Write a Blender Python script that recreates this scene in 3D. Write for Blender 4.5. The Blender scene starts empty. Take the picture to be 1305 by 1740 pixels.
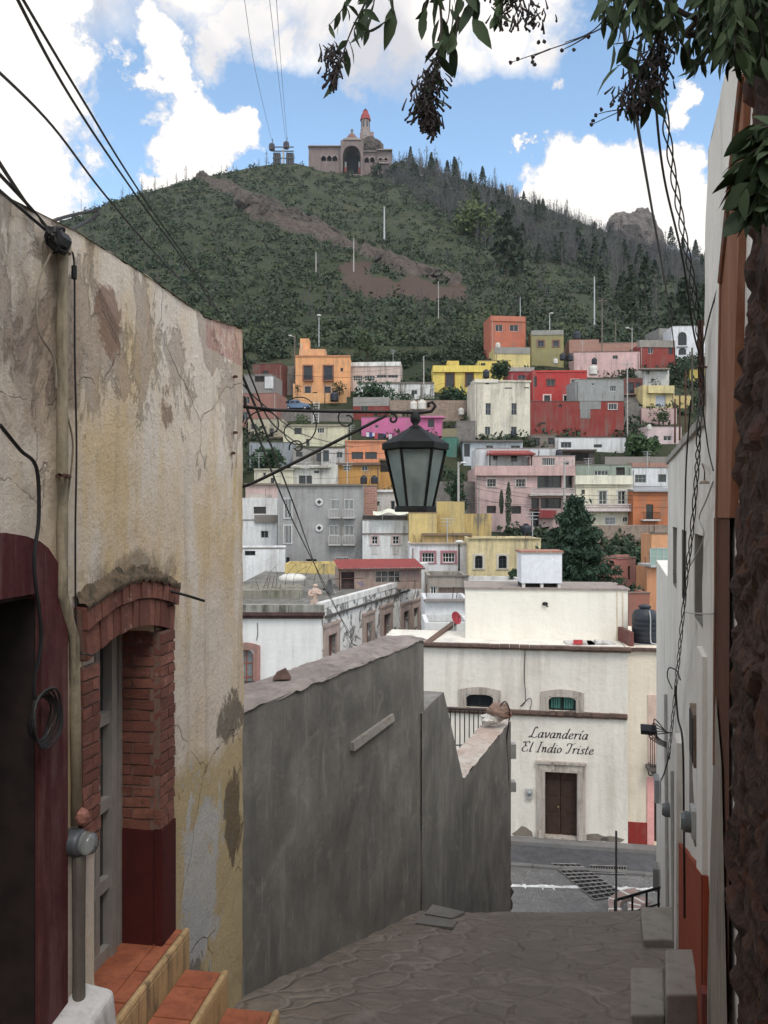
import bpy, bmesh, math, random
from mathutils import Vector, noise
random.seed(7)
R = math.radians
S = bpy.context.scene
COL = S.collection
# ------------------------------------------------------------------ camera, sky, sun, exposure
F, CX, CY = 1350.0, 652.5, 870.0          # focal length and image centre, in photo pixels
cam = bpy.data.objects.new('camera', bpy.data.cameras.new('camera')); COL.objects.link(cam)
cam.location = (0, 0, 0); cam.rotation_euler = (R(90), 0, 0)
cam.data.sensor_fit = 'HORIZONTAL'; cam.data.sensor_width = 36; cam.data.lens = 36*F/1305
cam.data.clip_start = 0.05; cam.data.clip_end = 12000
S.camera = cam
S.view_settings.view_transform = 'Standard'; S.view_settings.look = 'None'
S.view_settings.exposure = 0.2; S.view_settings.gamma = 1
SUN_EL, SUN_AZ = 54, 158
world = bpy.data.worlds.new('World'); S.world = world; world.use_nodes = True
def build_world():
    nt = world.node_tree; N = nt.nodes; L = nt.links
    bg = N['Background']; bg.inputs['Strength'].default_value = 0.1
    sky = N.new('ShaderNodeTexSky'); sky.sky_type = 'NISHITA'; sky.sun_disc = False
    sky.sun_elevation = R(SUN_EL); sky.sun_rotation = R(SUN_AZ); sky.altitude = 2400; sky.dust_density = 0.6; sky.ozone_density = 1.2
    tc = N.new('ShaderNodeTexCoord')
    wv = N.new('ShaderNodeTexNoise'); wv.inputs['Scale'].default_value = 9; wv.inputs['Detail'].default_value = 9; wv.inputs['Roughness'].default_value = .62; L.new(tc.outputs['Generated'], wv.inputs['Vector'])
    wm = N.new('ShaderNodeVectorMath'); wm.operation = 'MULTIPLY_ADD'; L.new(wv.outputs['Color'], wm.inputs[0]); wm.inputs[1].default_value = (.20, .12, .20); wm.inputs[2].default_value = (-.10, -.06, -.10)
    wa = N.new('ShaderNodeVectorMath'); wa.operation = 'ADD'; L.new(tc.outputs['Generated'], wa.inputs[0]); L.new(wm.outputs[0], wa.inputs[1]); WARP = wa.outputs[0]
    def math_(op, a, b=None, clamp=False):
        n = N.new('ShaderNodeMath'); n.operation = op; n.use_clamp = clamp
        for i, v in enumerate((a, b)):
            if v is None: continue
            if isinstance(v, (int, float)): n.inputs[i].default_value = v
            else: L.new(v, n.inputs[i])
        return n.outputs[0]
    def noise_(scale, detail=8, rough=.55, dist=0):
        n = N.new('ShaderNodeTexNoise'); n.inputs['Scale'].default_value = scale; n.inputs['Detail'].default_value = detail
        n.inputs['Roughness'].default_value = rough; n.inputs['Distortion'].default_value = dist
        L.new(tc.outputs['Generated'], n.inputs['Vector']); return n.outputs['Fac']
    # puffs of cloud: (x, y, radius) as directions seen from the alley
    hard = [(40,60,130),(60,200,120),(20,330,150),(110,290,75),(90,90,90),(265,115,62),(300,160,60),(340,205,70),(390,235,55),(290,250,70),
            (430,228,26),(330,290,80),(265,310,50),(250,165,40),(410,270,50),
            (930,330,62),(970,290,50),(1010,330,70),(1100,310,70),(1170,340,90),(1180,280,55),(1060,370,80),(905,262,22),(1190,170,34),(1180,400,90),(960,360,60)]
    soft = [(300,-20,90),(420,20,80),(480,60,60),(560,20,110),(640,60,105),(720,30,110),(830,10,100),(930,20,75),(620,120,48),(370,80,50),(250,-20,60),(760,80,70),
            (950,130,22),(700,-100,200),(500,-100,150),(900,-90,120),(1080,-160,120),(100,-160,200)]
    def field(lst):
        f = None
        for (x, y, r) in lst:
            c = Vector(((x-CX)/F, 1, (CY-y)/F)); l = c.length; c.normalize()
            d = N.new('ShaderNodeVectorMath'); d.operation = 'DISTANCE'; L.new(WARP, d.inputs[0]); d.inputs[1].default_value = c
            v = math_('MULTIPLY_ADD', d.outputs['Value'], -1/(r/F/l)); v.node.inputs[2].default_value = 1.0
            f = v if f is None else math_('MAXIMUM', f, v)
        return f
    n1 = noise_(11, 10, .6, .3); n2 = noise_(4.2, 7, .55); n3 = noise_(30, 8, .6)
    nh = math_('MULTIPLY_ADD', n1, 1.7); nh.node.inputs[2].default_value = -.85
    fh = math_('ADD', field(hard), nh)
    nh3 = math_('MULTIPLY_ADD', n3, .5); nh3.node.inputs[2].default_value = -.25
    fh = math_('ADD', fh, nh3)
    ch = math_('MULTIPLY', fh, 3.8, True)
    fs = math_('ADD', field(soft), math_('MULTIPLY_ADD', n2, 1.5)); fs.node.inputs[1].links[0].from_node.inputs[2].default_value = -.7
    cs = math_('MULTIPLY', fs, 1.6, True)
    # far from the photographed part of the sky: broken cloud all round
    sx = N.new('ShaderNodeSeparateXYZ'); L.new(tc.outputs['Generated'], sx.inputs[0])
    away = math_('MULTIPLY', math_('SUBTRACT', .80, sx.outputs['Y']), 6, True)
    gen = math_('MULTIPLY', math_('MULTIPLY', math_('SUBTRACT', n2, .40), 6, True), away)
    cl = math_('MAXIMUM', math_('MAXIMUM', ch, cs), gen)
    # body of the clouds: bright sunlit lumps, greyer thick parts
    shade = N.new('ShaderNodeMix'); shade.data_type = 'RGBA'
    shade.inputs['A'].default_value = (6.3, 6.3, 6.7, 1); shade.inputs['B'].default_value = (10.7, 10.2, 9.6, 1)
    g = math_('MULTIPLY', math_('SUBTRACT', noise_(6, 6, .5, .5), .42), 5, True)
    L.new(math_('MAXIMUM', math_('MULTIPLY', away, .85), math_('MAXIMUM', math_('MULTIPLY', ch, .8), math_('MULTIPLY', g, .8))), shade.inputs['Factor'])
    tint = N.new('ShaderNodeMix'); tint.data_type = 'RGBA'; tint.blend_type = 'MULTIPLY'; tint.inputs['Factor'].default_value = 1
    L.new(sky.outputs[0], tint.inputs['A']); tint.inputs['B'].default_value = SKYTINT
    br_ = N.new('ShaderNodeVectorMath'); br_.operation = 'SCALE'; L.new(shade.outputs['Result'], br_.inputs[0]); L.new(math_('ADD', math_('MULTIPLY', away, .7), 1), br_.inputs['Scale'])  # extra brightness added to clouds out of view, to light facades and alley
    mx = N.new('ShaderNodeMix'); mx.data_type = 'RGBA'
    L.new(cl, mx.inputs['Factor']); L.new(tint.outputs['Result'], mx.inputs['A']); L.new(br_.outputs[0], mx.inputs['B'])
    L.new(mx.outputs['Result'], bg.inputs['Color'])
SKYTINT = (3.1, 3.1, 2.7, 1)
build_world()
sl = bpy.data.lights.new('sun', 'SUN'); sl.energy = 1.5; sl.angle = R(20); sl.color = (1, .93, .83)
so = bpy.data.objects.new('sun', sl); COL.objects.link(so)
so.rotation_euler = (R(90-SUN_EL), 0, R(-SUN_AZ+180)) if False else Vector((math.sin(R(SUN_AZ))*math.cos(R(SUN_EL)), math.cos(R(SUN_AZ))*math.cos(R(SUN_EL)), math.sin(R(SUN_EL)))).to_track_quat('Z', 'Y').to_euler()

# ------------------------------------------------------------------ helpers
def W(px, py, Y): return Vector(((px-CX)/F*Y, Y, (CY-py)/F*Y))
def cr(pts, n=6):
    """smooth curve through points"""
    pts = [Vector(p) for p in pts]
    if len(pts) < 3: return pts
    out = []
    for i in range(len(pts)-1):
        p0 = pts[max(i-1, 0)]; p1 = pts[i]; p2 = pts[i+1]; p3 = pts[min(i+2, len(pts)-1)]
        for k in range(n):
            t = k/n
            out.append(.5*((2*p1)+(p2-p0)*t+(2*p0-5*p1+4*p2-p3)*t*t+(3*p1-p0-3*p2+p3)*t**3))
    return out+[pts[-1]]
def lerp_tab(tab, x):
    if x <= tab[0][0]: return tab[0][1]
    for (a, b), (c, d) in zip(tab, tab[1:]):
        if x <= c: return b+(d-b)*(x-a)/(c-a)
    return tab[-1][1]
class MB:
    def __init__(s): s.v = []; s.f = []; s.c = []
    def quad(s, *p):
        k = len(s.v); s.v += [Vector(q) for q in p]; s.f.append(tuple(range(k, k+len(p))))
    def hexa(s, p):                       # 8 corners: bottom 4, top 4
        k = len(s.v); s.v += [Vector(q) for q in p]
        for f in ((0,3,2,1),(4,5,6,7),(0,1,5,4),(1,2,6,5),(2,3,7,6),(3,0,4,7)): s.f.append(tuple(k+i for i in f))
    def box(s, x0, x1, y0, y1, z0, z1):
        s.hexa([(x0,y0,z0),(x1,y0,z0),(x1,y1,z0),(x0,y1,z0),(x0,y0,z1),(x1,y0,z1),(x1,y1,z1),(x0,y1,z1)])
    def fbox(s, fr, a0, a1, z0, z1, o0, o1, j=0):   # box in a frame, offsets o0 (back) .. o1 (front)
        J = (lambda: random.uniform(-j, j)) if j else (lambda: 0)
        s.hexa([fr.p(a+J(), z+J(), o+J()) for (a, o, z) in ((a0,o1,z0),(a1,o1,z0),(a1,o0,z0),(a0,o0,z0),(a0,o1,z1),(a1,o1,z1),(a1,o0,z1),(a0,o0,z1))])
    def tube(s, pts, r, n=6, caps=True, r1=None):
        pts = [Vector(p) for p in pts]; m = len(pts); k = len(s.v); up = Vector((0,0,1)); side = None
        for i, p in enumerate(pts):
            t = (pts[min(i+1, m-1)]-pts[max(i-1, 0)]).normalized()
            if side is None:
                side = t.cross(up)
                if side.length < .1: side = t.cross(Vector((1,0,0)))
            else: side = side-t*side.dot(t)
            if side.length < 1e-6: side = t.orthogonal()
            side.normalize(); w = side.cross(t)
            rr = r[i] if isinstance(r, (list, tuple)) else (r if r1 is None else r+(r1-r)*i/(m-1))
            for j in range(n):
                a = 2*math.pi*j/n; s.v.append(p+(side*math.cos(a)+w*math.sin(a))*rr)
        for i in range(m-1):
            for j in range(n):
                a = k+i*n+j; b = k+i*n+(j+1) % n; s.f.append((a, b, b+n, a+n))
        if caps: s.f.append(tuple(k+j for j in range(n-1, -1, -1))); s.f.append(tuple(k+(m-1)*n+j for j in range(n)))
    def lathe(s, c, prof, n=16, a0=0):    # prof: (radius, z)
        k = len(s.v); c = Vector(c)
        for r, z in prof:
            for j in range(n):
                a = 2*math.pi*j/n+a0; s.v.append(c+Vector((r*math.cos(a), r*math.sin(a), z)))
        for i in range(len(prof)-1):
            for j in range(n):
                a = k+i*n+j; b = k+i*n+(j+1) % n; s.f.append((a, b, b+n, a+n))
        s.f.append(tuple(k+j for j in range(n-1, -1, -1))); s.f.append(tuple(k+(len(prof)-1)*n+j for j in range(n)))
    def blob(s, c, rx, ry, rz, n=8, j=.15, seed=None):
        c = Vector(c); k = len(s.v); rows = max(4, n//2+1); ph = random.random()*50
        for i in range(rows+1):
            th = math.pi*i/rows
            for q in range(n):
                a = 2*math.pi*q/n
                d = Vector((math.sin(th)*math.cos(a), math.sin(th)*math.sin(a), math.cos(th)))
                m = 1+j*2*noise.noise(d*1.7+Vector((ph, ph, 0)))
                s.v.append(c+Vector((d.x*rx, d.y*ry, d.z*rz))*m)
        for i in range(rows):
            for q in range(n):
                a = k+i*n+q; b = k+i*n+(q+1) % n; s.f.append((a, a+n, b+n, b))
    def leaf(s, c, size, d=None, long=1.0):
        d = Vector((random.gauss(0,1), random.gauss(0,1), random.gauss(0,1))).normalized() if d is None else Vector(d).normalized()
        u = d.orthogonal().normalized(); w = d.cross(u); a = random.random()*6.3
        u, w = u*math.cos(a)+w*math.sin(a), w*math.cos(a)-u*math.sin(a)
        c = Vector(c); h = size*.5
        s.quad(c-u*h*long, c+w*h*.7, c+u*h*long, c-w*h*.7)
    def build(s, name, m, parent=None, smooth=False, loc=None):
        me = bpy.data.meshes.new(name); org = ORG.get(parent.name, Vector((0,0,0))) if parent else (Vector(loc) if loc is not None else Vector((0,0,0)))
        me.from_pydata([tuple(v-org) for v in s.v], [], s.f); me.update()
        if smooth:
            for p in me.polygons: p.use_smooth = True
        o = bpy.data.objects.new(name, me); COL.objects.link(o)
        if m: me.materials.append(m)
        if parent: o.parent = parent
        else: o.location = org
        ORG[o.name] = org
        return o
ORG = {}
def tag(o, label=None, cat=None, group=None, kind=None):
    if label: o['label'] = label
    if cat: o['category'] = cat
    if group: o['group'] = group
    if kind: o['kind'] = kind
    return o
def root(name, loc, label, cat, group=None):
    o = bpy.data.objects.new(name, None); COL.objects.link(o); o.location = loc; ORG[o.name] = Vector(loc); o.empty_display_size = .2
    return tag(o, label, cat, group)
def copy_tree(o, loc, rz=0, sc=1, label=None, szf=None):
    r = o.copy(); COL.objects.link(r); r.location = loc; r.rotation_euler = (0, 0, rz); r.scale = (sc, sc, sc*(szf or 1))
    if label: r['label'] = label
    for ch in o.children:
        c = ch.copy(); COL.objects.link(c); c.parent = r
        for g in ch.children:
            d = g.copy(); COL.objects.link(d); d.parent = c
    return r
class Fr:
    """vertical plane: a runs to the right as seen, z up, off towards the viewer"""
    def __init__(s, ox, oy, dx, dy):
        l = math.hypot(dx, dy); s.ox, s.oy, s.dx, s.dy = ox, oy, dx/l, dy/l; s.nx, s.ny = s.dy, -s.dx
    def p(s, a, z, off=0): return Vector((s.ox+s.dx*a+s.nx*off, s.oy+s.dy*a+s.ny*off, z))
    def ray(s, px, py, off=0):
        rx = (px-CX)/F; ox = s.ox+s.nx*off; oy = s.oy+s.ny*off
        Y = (ox*s.nx+oy*s.ny)/(rx*s.nx+s.ny)
        return ((rx*Y-ox)*s.dx+(Y-oy)*s.dy, (CY-py)/F*Y)
    def at(s, px, py, off=0): a, z = s.ray(px, py, off); return s.p(a, z, off)
    def rect(s, x0, x1, y0, y1, off=0):
        xm = (x0+x1)/2; a0 = s.ray(x0, 0, off)[0]; a1 = s.ray(x1, 0, off)[0]
        return a0, a1, s.ray(xm, y1, off)[1], s.ray(xm, y0, off)[1]
def grid_wall(mb, fr, A, Z, holes=(), off=0, disp=None, rec=.15, back=False):
    """wall face with openings; A, Z lists of cut lines; holes (a0,a1,z0,z1,arch_rise)"""
    A = sorted(set([round(a, 5) for a in A]+[round(h[i], 5) for h in holes for i in (0, 1)]))
    Z = sorted(set([round(a, 5) for a in Z]+[round(h[i], 5) for h in holes for i in (2, 3)]))
    idx = {}
    def vi(i, j):
        if (i, j) not in idx:
            idx[(i, j)] = len(mb.v); d = disp(A[i], Z[j]) if disp else 0
            mb.v.append(fr.p(A[i], Z[j], off+d))
        return idx[(i, j)]
    for i in range(len(A)-1):
        for j in range(len(Z)-1):
            am, zm = (A[i]+A[i+1])/2, (Z[j]+Z[j+1])/2
            if any(h[0] < am < h[1] and h[2] < zm < h[3] for h in holes): continue
            mb.f.append((vi(i, j), vi(i+1, j), vi(i+1, j+1), vi(i, j+1)))
    for h in holes:
        a0, a1, z0, z1 = h[:4]; ar = h[4] if len(h) > 4 else 0; o2 = off-rec
        mb.quad(fr.p(a0,z0,off), fr.p(a0,z0,o2), fr.p(a0,z1,o2), fr.p(a0,z1,off))
        mb.quad(fr.p(a1,z0,off), fr.p(a1,z1,off), fr.p(a1,z1,o2), fr.p(a1,z0,o2))
        mb.quad(fr.p(a0,z0,off), fr.p(a1,z0,off), fr.p(a1,z0,o2), fr.p(a0,z0,o2))
        if ar <= 0: mb.quad(fr.p(a0,z1,off), fr.p(a0,z1,o2), fr.p(a1,z1,o2), fr.p(a1,z1,off))
        else:
            n = 10; P = [(a0+(a1-a0)*(k/n), z1-ar+ar*math.sqrt(max(0, 1-(2*k/n-1)**2))) for k in range(n+1)]
            for (p, q) in zip(P, P[1:]):
                mb.quad(fr.p(p[0],p[1],off), fr.p(q[0],q[1],off), fr.p(q[0],z1,off), fr.p(p[0],z1,off))
                mb.quad(fr.p(p[0],p[1],off), fr.p(p[0],p[1],o2), fr.p(q[0],q[1],o2), fr.p(q[0],q[1],off))
        if back: mb.quad(fr.p(a0,z0,o2), fr.p(a1,z0,o2), fr.p(a1,z1,o2), fr.p(a0,z1,o2))

# ------------------------------------------------------------------ materials
MC = {}
def newmat(name):
    m = bpy.data.materials.new(name); m.use_nodes = True; nt = m.node_tree
    return m, nt, nt.nodes, nt.links, nt.nodes['Principled BSDF']
def nz(N, L, co, scale, detail=6, rough=.6, dist=0, sc3=None):
    if sc3:
        mp = N.new('ShaderNodeMapping'); L.new(co, mp.inputs[0]); mp.inputs['Scale'].default_value = sc3; co = mp.outputs[0]
    n = N.new('ShaderNodeTexNoise'); L.new(co, n.inputs['Vector'])
    n.inputs['Scale'].default_value = scale; n.inputs['Detail'].default_value = detail; n.inputs['Roughness'].default_value = rough; n.inputs['Distortion'].default_value = dist
    return n.outputs['Fac']
def rmp(N, L, fac, lo, hi, clamp=True):
    n = N.new('ShaderNodeMapRange'); L.new(fac, n.inputs[0]); n.inputs[1].default_value = lo; n.inputs[2].default_value = hi; return n.outputs[0]
def mixc(N, L, fac, a, b, bt='MIX'):
    n = N.new('ShaderNodeMix'); n.data_type = 'RGBA'; n.blend_type = bt
    for v, i in ((fac, 'Factor'), (a, 'A'), (b, 'B')):
        if isinstance(v, (int, float)): n.inputs[i].default_value = v
        elif isinstance(v, (tuple, list)): n.inputs[i].default_value = tuple(v[:3])+(1,)
        else: L.new(v, n.inputs[i])
    return n.outputs['Result']
def mth(N, L, op, a, b=0, clamp=False):
    n = N.new('ShaderNodeMath'); n.operation = op; n.use_clamp = clamp
    for i, v in enumerate((a, b)):
        if isinstance(v, (int, float)): n.inputs[i].default_value = v
        else: L.new(v, n.inputs[i])
    return n.outputs[0]
def bump(N, L, b, h, dist, strength=1):
    n = N.new('ShaderNodeBump'); n.inputs['Distance'].default_value = dist; n.inputs['Strength'].default_value = strength
    L.new(h, n.inputs['Height']); L.new(n.outputs[0], b.inputs['Normal'])
def lin(c):                                # sRGB 0-255 to linear
    return tuple(((x/255)/12.92 if x/255 <= .04045 else ((x/255+.055)/1.055)**2.4) for x in c)
def soft(c, k=.80):
    g = .3*c[0]+.55*c[1]+.15*c[2]; return tuple(g+(x-g)*k for x in c)
def plaster(col, sc=1.0, dirt=.35, dcol=(.15,.135,.115), var=.2, bmp=.01, peel=0, pcol=(.22,.2,.18), rough=.92):
    key = ('pl', tuple(round(c, 3) for c in col), sc, dirt, dcol, var, peel)
    if key in MC: return MC[key]
    m, nt, N, L, b = newmat('plaster'); tc = N.new('ShaderNodeTexCoord'); co = tc.outputs['Object']
    n1 = nz(N, L, co, 1.3*sc, 6, .6); n2 = nz(N, L, co, 9*sc, 6, .7)
    c = mixc(N, L, rmp(N, L, n1, .3, .72), [x*(1-var) for x in col], [min(.9, x*(1+var*.4)) for x in col])
    c = mixc(N, L, rmp(N, L, n2, .45, .8), c, [x*(1-var*1.4) for x in col])
    st = nz(N, L, co, 1.6*sc, 7, .65, .3, (2.2, 2.2, .22)); st2 = nz(N, L, co, .7*sc, 4, .6)
    f = mth(N, L, 'MULTIPLY', rmp(N, L, st, .44, .74), rmp(N, L, st2, .3, .66)); f = mth(N, L, 'MULTIPLY', f, dirt*2.3, True)
    c = mixc(N, L, f, c, dcol)
    if peel:
        pn = nz(N, L, co, 2.2*sc, 8, .62, .6)
        c = mixc(N, L, rmp(N, L, pn, 1-peel*.5, 1.01-peel*.5+.01), c, pcol)
    L.new(c, b.inputs['Base Color']); b.inputs['Roughness'].default_value = rough; b.inputs['Specular IOR Level'].default_value = .25
    h = mth(N, L, 'ADD', nz(N, L, co, 5*sc, 9, .7), mth(N, L, 'MULTIPLY', n2, .5))
    bump(N, L, b, h, bmp*2/sc, .8)
    MC[key] = m; return m
def flat(col, rough=.6, metal=0, var=.15, sc=8, spec=.4, name='paint'):
    key = ('fl', tuple(round(c, 3) for c in col), rough, metal, var, sc)
    if key in MC: return MC[key]
    m, nt, N, L, b = newmat(name); tc = N.new('ShaderNodeTexCoord')
    n = nz(N, L, tc.outputs['Object'], sc, 5, .6)
    L.new(mixc(N, L, rmp(N, L, n, .35, .7), [x*(1-var) for x in col], [min(1, x*(1+var)) for x in col]), b.inputs['Base Color'])
    b.inputs['Roughness'].default_value = rough; b.inputs['Metallic'].default_value = metal; b.inputs['Specular IOR Level'].default_value = spec
    MC[key] = m; return m
def foliage(col, col2, name='leaves', sc=.5):
    key = ('fo', tuple(col), tuple(col2), sc)
    if key in MC: return MC[key]
    m, nt, N, L, b = newmat(name); g = N.new('ShaderNodeNewGeometry'); tc = N.new('ShaderNodeTexCoord')
    n = nz(N, L, tc.outputs['Object'], sc, 3, .6)
    f = mth(N, L, 'ADD', mth(N, L, 'MULTIPLY', g.outputs['Random Per Island'], .5), mth(N, L, 'MULTIPLY', rmp(N, L, n, .3, .7), .5))
    L.new(mixc(N, L, f, col, col2), b.inputs['Base Color']); b.inputs['Roughness'].default_value = .7; b.inputs['Specular IOR Level'].default_value = .3
    MC[key] = m; return m
def bricks_mat(c1, c2, mortar, bw=.24, bh=.075, name='brickwork', dirt=.3):
    key = ('br', c1, c2, bw)
    if key in MC: return MC[key]
    m, nt, N, L, b = newmat(name); tc = N.new('ShaderNodeTexCoord'); co = tc.outputs['Object']
    sx = N.new('ShaderNodeSeparateXYZ'); L.new(co, sx.inputs[0]); cb = N.new('ShaderNodeCombineXYZ')
    L.new(mth(N, L, 'ADD', sx.outputs[0], sx.outputs[1]), cb.inputs[0]); L.new(sx.outputs[2], cb.inputs[1])
    t = N.new('ShaderNodeTexBrick'); L.new(cb.outputs[0], t.inputs['Vector']); t.inputs['Scale'].default_value = 1
    t.inputs['Brick Width'].default_value = bw; t.inputs['Row Height'].default_value = bh; t.inputs['Mortar Size'].default_value = bh*.1
    t.inputs['Color1'].default_value = c1+(1,); t.inputs['Color2'].default_value = c2+(1,); t.inputs['Mortar'].default_value = mortar+(1,)
    n = nz(N, L, co, 3, 6, .7)
    L.new(mixc(N, L, mth(N, L, 'MULTIPLY', rmp(N, L, n, .4, .75), dirt), t.outputs['Color'], (.15,.13,.12)), b.inputs['Base Color']); b.inputs['Roughness'].default_value = .9
    MC[key] = m; return m
def rockmat(c1, c2, c3, sc=1, name='rock', bmp=.1):
    m, nt, N, L, b = newmat(name); tc = N.new('ShaderNodeTexCoord'); co = tc.outputs['Object']
    c = mixc(N, L, rmp(N, L, nz(N, L, co, sc, 8, .65, .5), .35, .65), c1, c2)
    c = mixc(N, L, rmp(N, L, nz(N, L, co, sc*3.1, 8, .7), .5, .75), c, c3)
    L.new(c, b.inputs['Base Color']); b.inputs['Roughness'].default_value = .95
    bump(N, L, b, nz(N, L, co, sc*2, 10, .75, 1), bmp, 1); return m
def glassmat(col=(.018,.022,.026), rough=.12, name='window_glass'):
    key = ('gl', col)
    if key in MC: return MC[key]
    m, nt, N, L, b = newmat(name); b.inputs['Base Color'].default_value = col+(1,); b.inputs['Roughness'].default_value = rough; b.inputs['Specular IOR Level'].default_value = .35
    MC[key] = m; return m
GLASS = glassmat()
BLACK = flat((.010,.011,.011), .6, 0, .4, 9, .22, name='black_paint')
IRON = flat((.022,.02,.019), .55, .4, .5, 12, name='wrought_iron')
RUST = flat((.09,.04,.025), .8, .2, .5, 14, name='rusty_iron')
CONC = plaster((.30,.29,.28), 1.0, .5, (.1,.095,.09), .2)
WHITE = plaster(lin((216,213,206)), .7, .3, (.32,.29,.25), .08)
CABLE = flat((.015,.014,.014), .6, 0, .3, 5, name='cable_rubber')

# ------------------------------------------------------------------ building kit
def window(rt, fr, a0, a1, z0, z1, rec=.15, frame=(.5,.5,.48), nx=2, ny=1, t=.06, bars=None, sur=None, glass=None, name='window', label=None, barn=6, panel=0):
    g = glass or GLASS
    f = MB(); o0, o1 = -rec, -rec+.05
    f.fbox(fr, a0, a0+t, z0, z1, o0, o1); f.fbox(fr, a1-t, a1, z0, z1, o0, o1)
    f.fbox(fr, a0+t, a1-t, z1-t, z1, o0, o1-.002); f.fbox(fr, a0+t, a1-t, z0, z0+t, o0, o1-.002)
    for i in range(1, nx): x = a0+(a1-a0)*i/nx; f.fbox(fr, x-t*.35, x+t*.35, z0+t, z1-t, o0, o1-.008)
    for i in range(1, ny+1 if ny > 1 else 1): 
        if i < ny: z = z0+(z1-z0)*i/ny; f.fbox(fr, a0+t, a1-t, z-t*.3, z+t*.3, o0, o1-.014)
    w = f.build(name, flat(frame, .6, 0, .15), rt)
    if label: w['label'] = label
    p = MB(); zp = z0+(z1-z0)*panel
    p.quad(fr.p(a0,zp,o0+.012), fr.p(a1,zp,o0+.012), fr.p(a1,z1,o0+.012), fr.p(a0,z1,o0+.012)); p.build('pane', g, w)
    if panel:
        q = MB(); q.fbox(fr, a0+t, a1-t, z0+t, zp, o0, o0+.03); q.build('door_panel', flat(frame, .6, 0, .2), w)
    if sur:
        col, wd, pr = sur[:3]; s = MB()
        s.fbox(fr, a0-wd, a0, z0-wd*.2, z1, 0, pr); s.fbox(fr, a1, a1+wd, z0-wd*.2, z1, 0, pr); s.fbox(fr, a0-wd, a1+wd, z1, z1+wd, 0, pr+.004)
        s.fbox(fr, a0-wd*1.15, a1+wd*1.15, z0-wd*.5, z0-.001, 0, pr*1.6); s.build('window_surround', plaster(col, 2, .25), w)
    if bars:
        s = MB()
        for i in range(barn+1):
            x = a0+.03+(a1-a0-.06)*i/barn; s.fbox(fr, x-.018, x+.018, z0, z1, .01, .04)
        for z in (z0+.05, z1-.05): s.fbox(fr, a0, a1, z-.02, z+.02, .045, .07)
        s.build('window_grille', flat(bars, .6), w)
    return w
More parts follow.
